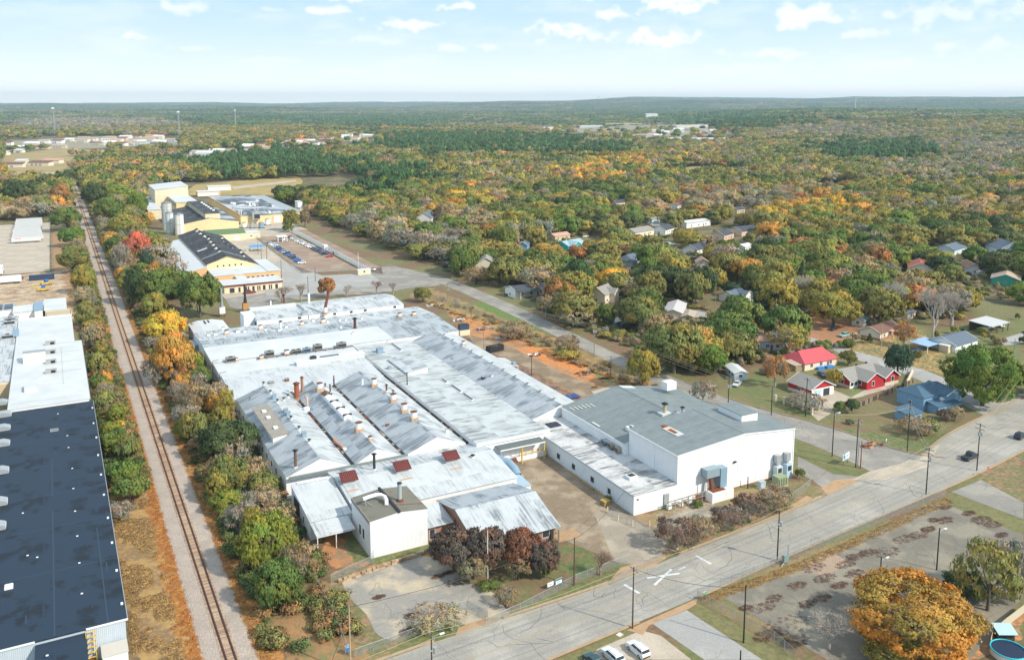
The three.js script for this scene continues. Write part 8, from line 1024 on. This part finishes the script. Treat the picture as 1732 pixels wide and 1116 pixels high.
{ // the thick belts on both sides of the railway
const m = [[-165, 'the lean-to'],[-200, 'the first bay gable'],[-230, 'the tan roof box'],[-260, 'the first bay head'],[-290, 'the row sheds'],[-325, 'the cross hall'],[-362, 'the white corner shed'],[-400, 'the dark stack'],[-447, 'the works office'],[-500, 'the white works roof front'],[-560, 'the white works roof rear'],[-620, 'the green-roofed shed'],[-680, 'the silos'],[-760, 'the low store'],[-850, 'the tower'],[-960, 'the rail curve']], w = [[-260, 'the dark roof end'],[-315, 'the four roof fans'],[-375, 'the farther white roof'],[-420, 'the walled yard'],[-480, 'the loaders'],[-540, 'the navy container'],[-620, 'the trailer yard front'],[-700, 'the trailer row'],[-780, 'the trailer yard end'],[-900, 'the far rail slope']], used = {}, nth = ['', '', 'second', 'third', 'fourth', 'fifth', 'sixth', 'seventh', 'eighth', 'ninth'];
const put = (x, z, r, h, side, list) => { const k = list.map(q => [Math.abs(q[0] - z), q]).sort((a, b) => a[0] - b[0])[0][1][1], t = pick(['olive', 'yolive', 'yolive', 'green', 'tan', 'tan', 'grey', 'grey', 'brown', 'ygreen', 'orange']), kd = t === 'grey' ? 'wispy' : t === 'tan' || t === 'brown' ? 'open' : r > 3.6 ? 'fine' : 'oak', b = `${r > 3.6 ? 'tall' : 'young'} ${WORDS[t]} tree ${side} by ${k}`, c = used[b] = (used[b] || 0) + 1; tree(kd, [x, z], r, h, t, c > 1 ? `${b}, ${nth[c] || 'last'} nearest` : b, null, kd === 'wispy' ? 'sparse_tree' : r > 3.6 ? 'tree' : 'sapling'); };  // belt trees with a small crown are called saplings here
for (let z = -168; z > -800; z -= 5.2 + (z < -440 ? 4 : 0)) for (const sx of z < -440 ? [31,38,46] : [31.5,38]) { if (rnd() < .34 && z > -440) continue; const r = R(2.4,4.6) * (z < -440 ? 1.35 : 1); put(sx + R(-2,2.4), z + R(-2,2), r, R(4.6,8.4) * (z < -440 ? 1.4 : 1), 'of the rail-side belt', m); }
for (let z = -244; z > -900; z -= 6.5 + (z < -560 ? 5 : 0)) { const r = R(2.2,3.4) * (z < -560 ? 1.4 : 1); put(R(10,13.4), z + R(-2,2), r, R(3.8,6.6) * (z < -560 ? 1.5 : 1), 'west of the track', w); }
}
// woods: the nearest trees one by one, the rest as woods
{
const leafFar = [0,1,2].map(() => leafGeo(lobeCrown(11,9,7,.19, { rl: .44, cr: .2 }))), pineFar = leafGeo(roundCrown(30,18,.2, { cr: .3, y0: .2, lump: .5 })), bareFar = leafGeo(roundCrown(30,13,.12, { cr: .3, fill: .4, y0: .1 })), patch = [0,1].map(() => { const q = []; for (let i = 0; i < 15; i++) { const x = R(-1,1), z = R(-1,1), r = R(.2,.34), T = tone(.6,1.35,.16); for (let k = 0; k < 20; k++) { const d = dirR(); d.y = Math.abs(d.y); q.push([V(x + d.x * r, .35 + d.y * .55 * R(.7,1.1), z + d.z * r), d, .16, T.map(v => v * R(.85,1.15))]); } } return leafGeo(q); });
const Z = (x, y, rx, ry) => (px, py) => 1 - sstep(.4,1.35, ((px - x) / rx) ** 2 + ((py - y) / ry) ** 2);
const pines = [Z(800,249,200,17), Z(450,280,130,24), Z(1240,208,120,14), Z(1480,262,100,15), Z(1690,188,90,8), Z(600,310,90,30), Z(660,208,120,10), Z(1000,262,90,12)], greys = [Z(1440,228,130,14), Z(1660,262,110,34), Z(640,410,60,40), Z(720,425,60,30), Z(1600,300,130,20), Z(150,215,160,14)], golds = [Z(1035,282,40,12), Z(1150,275,30,8), Z(850,262,30,10), Z(1380,370,60,22), Z(770,355,40,20), Z(1000,300,60,14)];
const clearE = [Z(1240,512,55,20), Z(1370,560,95,26), Z(1600,600,130,60), Z(1100,412,46,9), Z(1185,386,46,8), Z(990,410,28,8), Z(1560,475,26,7), Z(1650,462,30,6), Z(850,518,60,14), Z(880,500,36,8), Z(1200,535,50,9), Z(1415,320,40,12), Z(1180,290,90,8), Z(1460,205,70,7), Z(1240,360,40,8), Z(1690,545,60,40), Z(1030,515,26,10), Z(1012,430,14,8), Z(1232,402,50,9)];
const side = sideW.map((p, i) => [(p[0] + sideE[i][0]) / 2, (p[1] + sideE[i][1]) / 2]); const nearSide = (x, z) => side.some(p => Math.hypot(p[0] - x, p[1] - z) < 8.5);
const open = (x, z, px, py) => {
if (Math.abs(x - RX) < 8 && z > -1180) return false; if (x < 4 && x > -80 && z > -800) return false; if (z > -228) return false;
if (x >= 4 && x < 46 && z > (x < 20 ? -905 : -805)) return false; if (x > 28 && x < 172 && z > -432) return false; if (x > 52 && x < 166 && z > -690) return false; if (x > 60 && x < 190 && z > -872) return false; if (x > 100 && x < 330 && z > -1080 && z < -860) return false; if (x > 46 && x < 104 && z < -860 && z > -910) return false;
if (z > -640 && nearSide(x, z)) return false; for (const c of clearE) if (c(px, py) > .3) return false; return true;
};
const town = [gp([[860,226],[980,214],[1200,212],[1260,240],[1180,248],[1000,238]]), gp([[300,268],[330,258],[420,246],[640,226],[640,234],[440,256],[330,272]]), gp([[0,252],[20,240],[180,233],[300,237],[300,245],[100,253]]), gp([[0,300],[0,262],[110,250],[180,256],[130,280],[90,300]]), gp([[1330,212],[1345,203],[1470,200],[1480,208],[1400,214]]), gp([[620,290],[690,285],[690,290],[640,296]])];
const fills = [], far = [], rF = mulberry(303); const F = () => rF();
const zone = (px0, py0, x, z) => { const px = px0 + (fbm(x / 60 + 9, z / 60 + 4,3) - .5) * 170, py = py0 + (fbm(x / 60 + 29, z / 60 + 54,3) - .5) * 26; const n = fbm(x / 90 + 50, z / 90 + 80,3), u = F(); for (const f of pines) if (F() < f(px, py)) return u < .78 ? 'pine' : u < .9 ? 'olive' : 'brown'; for (const f of greys) if (F() < f(px, py)) return u < .55 ? 'grey' : u < .7 ? 'tan' : u < .85 ? 'olive' : 'green'; for (const f of golds) if (F() < f(px, py)) return u < .3 ? 'orange' : u < .5 ? 'gold' : u < .75 ? 'yolive' : 'olive';
const k = clamp(u * .7 + (n - .5) * 1.3 + .16); return k < .12 ? 'dark' : k < .27 ? 'green' : k < .33 ? 'bright' : k < .56 ? 'olive' : k < .72 ? 'yolive' : k < .80 ? 'grey' : k < .87 ? 'brown' : k < .91 ? 'rust' : k < .935 ? 'orange' : 'tan'; };
for (let gx = -900; gx < 3000; gx += 12.5) for (let gz = -3300; gz < -225; gz += 12.5) {
const x = gx + (F() - .5) * 10, z = gz + (F() - .5) * 10, D = Math.hypot(x, z); if (D > 3200 || (D > 1500 && F() < .35)) continue; const y = land(x, z), [px, py, dep] = P(x, y, z); if (dep < 50 || px < -160 || px > 1892 || py > 760) continue; if (!open(x, z, px, py)) continue; if (town.some((t, i) => inside(t, x, z)) && F() < .93) continue;
const k = zone(px, py, x, z), r = (k === 'pine' ? 5 + 2.4 * F() : 6 + 5.4 * F() * F() + 1.8 * F()) * (D > 1500 ? 1.25 : 1), h = (k === 'pine' ? 14 + 6 * F() : 9 + 7.5 * F()) * (D > 1500 ? 1.05 : 1); fills.push([x, z, r, h, k, D, px, py, dep]);
}
// keep the houses in view: no wood tree may stand before them
const keep = HOUSES.map(([px, py, w, h]) => { const s = scaleAt(py), p = G(px, py); return [px - w * s * .5, px + w * s * .5, py - h * s - 2, py + 1, Math.hypot(...p)]; }); for (const [px, py, w, h] of [[1255,505,30,30],[1290,588,30,22],[1485,570,45,28],[1600,590,60,30],[1670,558,40,20],[930,222,60,8],[1090,222,110,16],[470,360,45,25],[1000,405,30,18],[1132,411,10,8],[860,495,40,22],[480,250,160,14],[160,244,150,14],[40,285,50,26],[1210,243,40,10]]) { const p = G(px, py); keep.push([px - w, px + w, py - h, py, Math.hypot(...p)]); }
const wide = [[300,660,228,262],[0,310,232,254],[0,130,255,300]].map(([x0, x1, a, b]) => [x0, x1, a, b]);
const blocks = ([x, z, r, h, k, D, px, py]) => { if (wide.some(([x0, x1, a, b], i) => px > x0 && px < x1 && (i === 0 ? Math.abs(py - lerp(270,238, (px - x0) / (x1 - x0))) < 10 : py > a - 2 && py < b + 9) && (px * 7919 + py * 104729) % 10 < 9.2)) return true; const s = scaleAt(py), x0 = px - r * s * .85, x1 = px + r * s * .85, y0 = py - h * s; return keep.some(q => D < q[4] - 2 && Math.min(x1, q[1]) - Math.max(x0, q[0]) > (q[1] - q[0]) * .22 && y0 < q[2] + (q[3] - q[2]) * .6 && py > q[2] + (q[3] - q[2]) * .35) || keep.some(q => Math.abs(D - q[4]) < 9 && Math.abs(px - (q[0] + q[1]) / 2) < (q[1] - q[0]) / 2 + 2); };
const ok = fills.filter(f => !blocks(f)).sort((a, b) => a[5] - b[5]);
const marks = [['the golden tree', 1038,475],['the turquoise house', 965,415],['the cluttered yard', 880,490],['the white works fence', 600,440],['the flat works roof', 520,350],['the long white mobile home', 1172,378],['the white cottage with navy roof', 1122,390],['the lone white house', 1250,500],['the conical evergreen', 1355,470],['the open carport', 1670,555],['the green house', 1702,470],['the pale blue slate-roofed house', 1612,425],['the cream red-trimmed house', 1556,460],['the white sycamore', 1580,520],['the pinkish small house', 1188,450],['the grey-blue hipped roof', 1066,450],['the dense dark evergreen', 978,465],['the long navy-roofed house', 1262,392],['the side road bend', 720,460],['the cream gable end', 822,452],['the dry field', 450,310],['the trailer yard', 40,340],['the cream tower', 280,310],['the house in the wood', 722,375],['the brown spreading tree', 1178,405]];
const used = {}; const shapeW = ['broad', 'narrow', 'low', 'tall', 'round', 'ragged', 'leaning', 'small']; let ind = 0; const rest = [];
for (const f of ok) {
const [x, z, r, h, k, D, px, py] = f; if (ind < 70 && px > 10 && px < 1722 && py < 700) {
const m = marks.map(q => [Math.hypot(q[1] - px, (q[2] - py) * 2.2), q]).sort((a, b) => a[0] - b[0])[0][1], dx = px - m[1], dy = py - m[2], where = Math.abs(dx) > Math.abs(dy) * 2.2 ? (dx > 0 ? 'right of' : 'left of') : dy > 0 ? 'before' : 'behind', sz = r > 7.4 ? 'very broad' : r > 6 ? 'broad' : h > 13 ? 'tall' : h < 10 ? 'low' : 'medium', sp = k === 'pine' ? 'pine' : k === 'grey' ? 'leafless tree' : 'tree'; let label = `${sz} ${WORDS[k]} ${sp} ${where} ${m[0]}`; const c = used[label] = (used[label] || 0) + 1; if (c > 1) label += `, ${['', '', 'second', 'third', 'fourth', 'fifth', 'sixth', 'seventh', 'eighth', 'ninth', 'tenth', 'eleventh', 'twelfth'][c] || 'last'} nearest`;
tree(k === 'pine' ? 'tall' : k === 'grey' ? (F() < .5 ? 'bare' : 'wispy') : k === 'brown' || k === 'tan' ? 'open' : 'oak', [x, z], r, h, k === 'grey' ? 'grey' : k, label, null); ind++;
} else rest.push(f);
}
const D0 = new THREE.Object3D(), C = new THREE.Color(); const mk = (name, label, geo, list, hs = 1) => { if (!list.length) return; const m = new THREE.InstancedMesh(geo, new THREE.MeshPhysicalMaterial({ color: 0xffffff, vertexColors: true, roughness: .85, side: THREE.DoubleSide, transmission: .4, thickness: 0, specularIntensity: .2 }), list.length); list.forEach(([x, z, r, h, k], i) => { D0.position.set(x, land(x, z) - .3, z); D0.rotation.set(0, F() * 6.28,0); D0.scale.set(r, h * hs, r); D0.updateMatrix(); m.setMatrixAt(i, D0.matrix); const t = TINT[k], v = .82 + .36 * F(); m.setColorAt(i, C.setRGB(t[0] * v * (.9 + .2 * F()), t[1] * v, t[2] * v)); }); m.instanceMatrix.needsUpdate = true; stuff(name, label, m, 'wood'); };
const by = f => rest.filter(f);
const nearR = f => f[5] < 950;
const leafy = by(f => f[4] !== 'pine' && f[4] !== 'grey' && f[4] !== 'brown'), pn = by(f => f[4] === 'pine'), br = by(f => f[4] === 'grey' || f[4] === 'brown');
mk('wood', 'mixed autumn oak wood between the houses, nearer part', CR.oak[0], leafy.filter((f, i) => nearR(f) && i % 2 === 0)); mk('wood', 'mixed autumn oak wood reaching back from the houses', CR.oak[2], leafy.filter((f, i) => nearR(f) && i % 2 === 1)); for (let q = 0; q < 3; q++) mk('wood', ['olive and yellow wood across the middle distance', 'green and gold wood across the middle distance', 'mixed wood behind the fields in the middle distance'][q], leafFar[q], leafy.filter((f, i) => !nearR(f) && i % 3 === q));
mk('pine_wood', 'deep green pine belts in the middle distance', pineFar, pn, 1); mk('bare_wood', 'grey leafless woods between the pines', bareFar, br.filter(f => !nearR(f))); mk('bare_wood', 'brown and grey leafless trees in the near wood', CR.open[0], br.filter(nearR));
for (let gx = -9000; gx < 14500; gx += 62) for (let gz = -15800; gz < -1500; gz += 62) { const x = gx + (F() - .5) * 56, z = gz + (F() - .5) * 56, D = Math.hypot(x, z); if (D < 3120 || D > 15600 || (D > 8000 && F() < .35)) continue; const y = land(x, z), [px, py, dep] = P(x, y, z); if (dep < 50 || px < -120 || px > 1852) continue; const n = fbm(x / 900 + 5, z / 500 + 9,3), u = F() * .5 + n * .9 - .2; let k = u < .17 ? 'grey' : u < .21 ? 'tan' : u < .36 ? 'olive' : u < .46 ? 'green' : u < .6 ? 'teal' : 'pine'; for (const f of pines) if (F() < f(px, py)) k = 'pine'; for (const f of greys) if (F() < f(px, py)) k = F() < .6 ? 'grey' : 'tan'; if (clearE[12](px, py) > .3 && F() < .9) continue; far.push([x, z, (D > 8000 ? 48 : 38) * (.85 + .4 * F()), 13 + 7 * F(), k, D]); }
mk('far_forest', 'endless mixed forest out to the horizon', patch[0], far.filter((f, i) => i % 2)); mk('far_forest', 'endless mixed forest of the far ridges', patch[1], far.filter((f, i) => !(i % 2)));
{ const L = []; for (let k = 0; k < 9000 && L.length < 3600; k++) { const px = 700 + F() * 1040, py = 380 + F() * 260,[x, z] = G(px, py), r = 1 + 2.2 * F() * F(); if (x < 192 || !open(x, z, px, py) && !(z > -228 && x > 205 && F() < .12)) continue; const D = Math.hypot(x, z); if (z > -228 && (px > 1330 && py > 590)) continue; const f = [x, z, r, 1.2 + 2.6 * F(), pick(['olive', 'green', 'dark', 'brown', 'tan', 'grey', 'yolive']), D, px, py]; if (!blocks(f)) L.push(f); } mk('undergrowth', 'bushes and saplings between the houses and under the oaks', CR.shrub[0], L); }
console.log('trees', nTrees, 'fills', fills.length, 'kept', ok.length, 'far', far.length);
}
// low growth: dry tufts by the track, weeds in the lots
{
const tuft = (() => { const q = []; for (let k = 0; k < 44; k++) { const a = R(0,6.28), r = Math.sqrt(rnd()) * .8, h = R(.1,1) * (1.1 - r); q.push([V(Math.cos(a) * r, h * .6, Math.sin(a) * r), V(Math.cos(a) * .5,.8, Math.sin(a) * .5).normalize(), .17, tone(.7,1.3,.1)]); } return leafGeo(q); })();
const bush = leafGeo(roundCrown(22,26,.15, { y0: 0, cr: .42, lump: .6, ragged: .25 }));
const scat = (name, label, geo, n, place, tints, hs = 1) => { const L = []; for (let k = 0; k < n; k++) { const p = place(); if (p) L.push(p); } const m = new THREE.InstancedMesh(geo, new THREE.MeshStandardMaterial({ color: 0xffffff, vertexColors: true, roughness: .95, side: THREE.DoubleSide }), L.length), D0 = new THREE.Object3D(), C = new THREE.Color(); L.forEach(([x, z, s, t], i) => { D0.position.set(x, -.03, z); D0.rotation.set(0, R(0,6.28), 0); D0.scale.set(s, s * R(.6,1.1) * hs, s); D0.updateMatrix(); m.setMatrixAt(i, D0.matrix); const c = t || pick(tints), v = R(.8,1.2); m.setColorAt(i, C.setRGB(c[0] * v, c[1] * v, c[2] * v)); }); stuff(name, label, m, 'grass'); };
const straw = [[.42,.27,.10],[.34,.19,.07],[.5,.33,.13],[.25,.17,.08]], ora = [[.52,.22,.05],[.45,.17,.045],[.58,.30,.07],[.36,.14,.05]], grn = [[.10,.14,.04],[.16,.16,.05],[.075,.11,.03],[.22,.19,.06],[.27,.15,.06]];
scat('dry_grass', 'straw-coloured dry grass between the dark roof and the track', tuft, 9000, () => { const z = R(-232,-110), x = R(7,14.6); return fbm(x * .3 + 9, z * .22,2) > .47 && [x, z, R(.4,1.0)]; }, straw); scat('dry_grass', 'orange weeds on the near track edge', tuft, 4600, () => { const z = R(-330,-100), x = RX - 4.1 - Math.abs(R(-1,1) + R(-1,1)) * (z > -215 ? 1.9 : 1); return [x, z, R(.35,.9)]; }, ora, .8); scat('dry_grass', 'orange and straw weeds on the factory-side track edge', tuft, 5200, () => { const z = R(-430,-100), x = RX + 4.1 + Math.abs(R(-1,1) + R(-1,1)) * 2.0; return [x, z, R(.35,1)]; }, [...ora, ...straw],.8);
scat('undergrowth', 'low scrub under the rail-side trees', bush, 3000, () => { const z = R(-640,-140), x = R(28.2,43.4); return fbm(x * .12 + 9, z * .12,2) > .36 && [x, z, R(.8,2.4)]; }, grn, 1.1); scat('undergrowth', 'low scrub west of the track', bush, 2400, () => { const z = R(-620,-222), x = R(7.4,15.8); return (z < -236 || rnd() < .4) && [x, z, R(.7,2.1)]; }, grn, 1.2); scat('undergrowth', 'scrub and dead weeds on the orange bank', bush, 2600, () => { const p = G(R(690,1120), R(488,690)); return inside(gp([[690,490],[860,545],[1110,655],[1050,650],[870,575],[760,532]]), ...p) && fbm(p[0] * .1, p[1] * .1,2) > .42 && [...p, R(.5,1.7)]; }, [[.32,.19,.09],[.22,.15,.07],[.18,.16,.06],[.42,.22,.07]],.8);
scat('lawn_grass', 'rough grass of the lawns along the main road', tuft, 2600, () => { const p = G(R(800,1470), R(760,1060)); return [gp([[830,1040],[960,1000],[1050,960],[1040,990],[840,1052]]), gp([[930,930],[985,905],[1050,930],[1045,965],[960,1000]]), gp([[1350,745],[1462,800],[1450,808],[1410,805],[1350,772]]), gp([[1120,945],[1400,840],[1395,830],[1180,895]])].some(q => inside(q, ...p)) && [...p, R(.25,.5)]; }, [[.12,.15,.045],[.18,.16,.06],[.3,.2,.09],[.10,.13,.04]],.6);
const pts = [[1346,991,2],[1310,1012,1.6],[1392,1012,1.7],[1290,1027,2.4],[1330,1058,4],[1365,1022,1.7],[1420,990,1.6],[1445,970,2],[1470,935,2],[1445,942,1.8],[1498,935,3],[1530,912,2.4],[1555,905,2.2],[1600,880,2],[1660,880,2.4],[1680,888,2],[1695,905,1.4],[1640,868,1.6],[1580,880,1.5],[1375,960,2.5],[1430,955,2],[1395,978,2.2],[1262,1028,1.2],[1300,1075,2.5],[1345,1085,2.5],[1570,895,1.6],[1480,1003,1.5],[700,1040,1.6],[640,1010,1],[770,985,2],[740,975,1.2],[760,968,1],[690,1068,1.4],[1005,655,1],[1020,640,1.6],[940,600,1.4],[1600,858,1.5]];
scat('weeds', 'reddish-brown weed patches sprouting through the cracked lots', tuft, 5200, () => { const q = pick(pts), p = G(q[0], q[1]), a = R(0,6.28), r = Math.sqrt(rnd()) * q[2] * .85; return [p[0] + Math.cos(a) * r * 1.5, p[1] + Math.sin(a) * r * .75, R(.25,.6)]; }, [[.11,.055,.045],[.15,.07,.045],[.09,.05,.04],[.24,.12,.06],[.13,.08,.05]],.7);
scat('weeds', 'straw weeds along the edges of the weedy lot', tuft, 1300, () => { const a = gp([[1180,1012],[1345,955],[1600,843]]), k = rnd() < .4 ? 0 : 1, u = rnd(), x = lerp(a[k][0], a[k + 1][0], u), z = lerp(a[k][1], a[k + 1][1], u) + R(0,2.2); return [x, z, R(.3,.8)]; }, straw);
}

renderer.render(scene, camera);
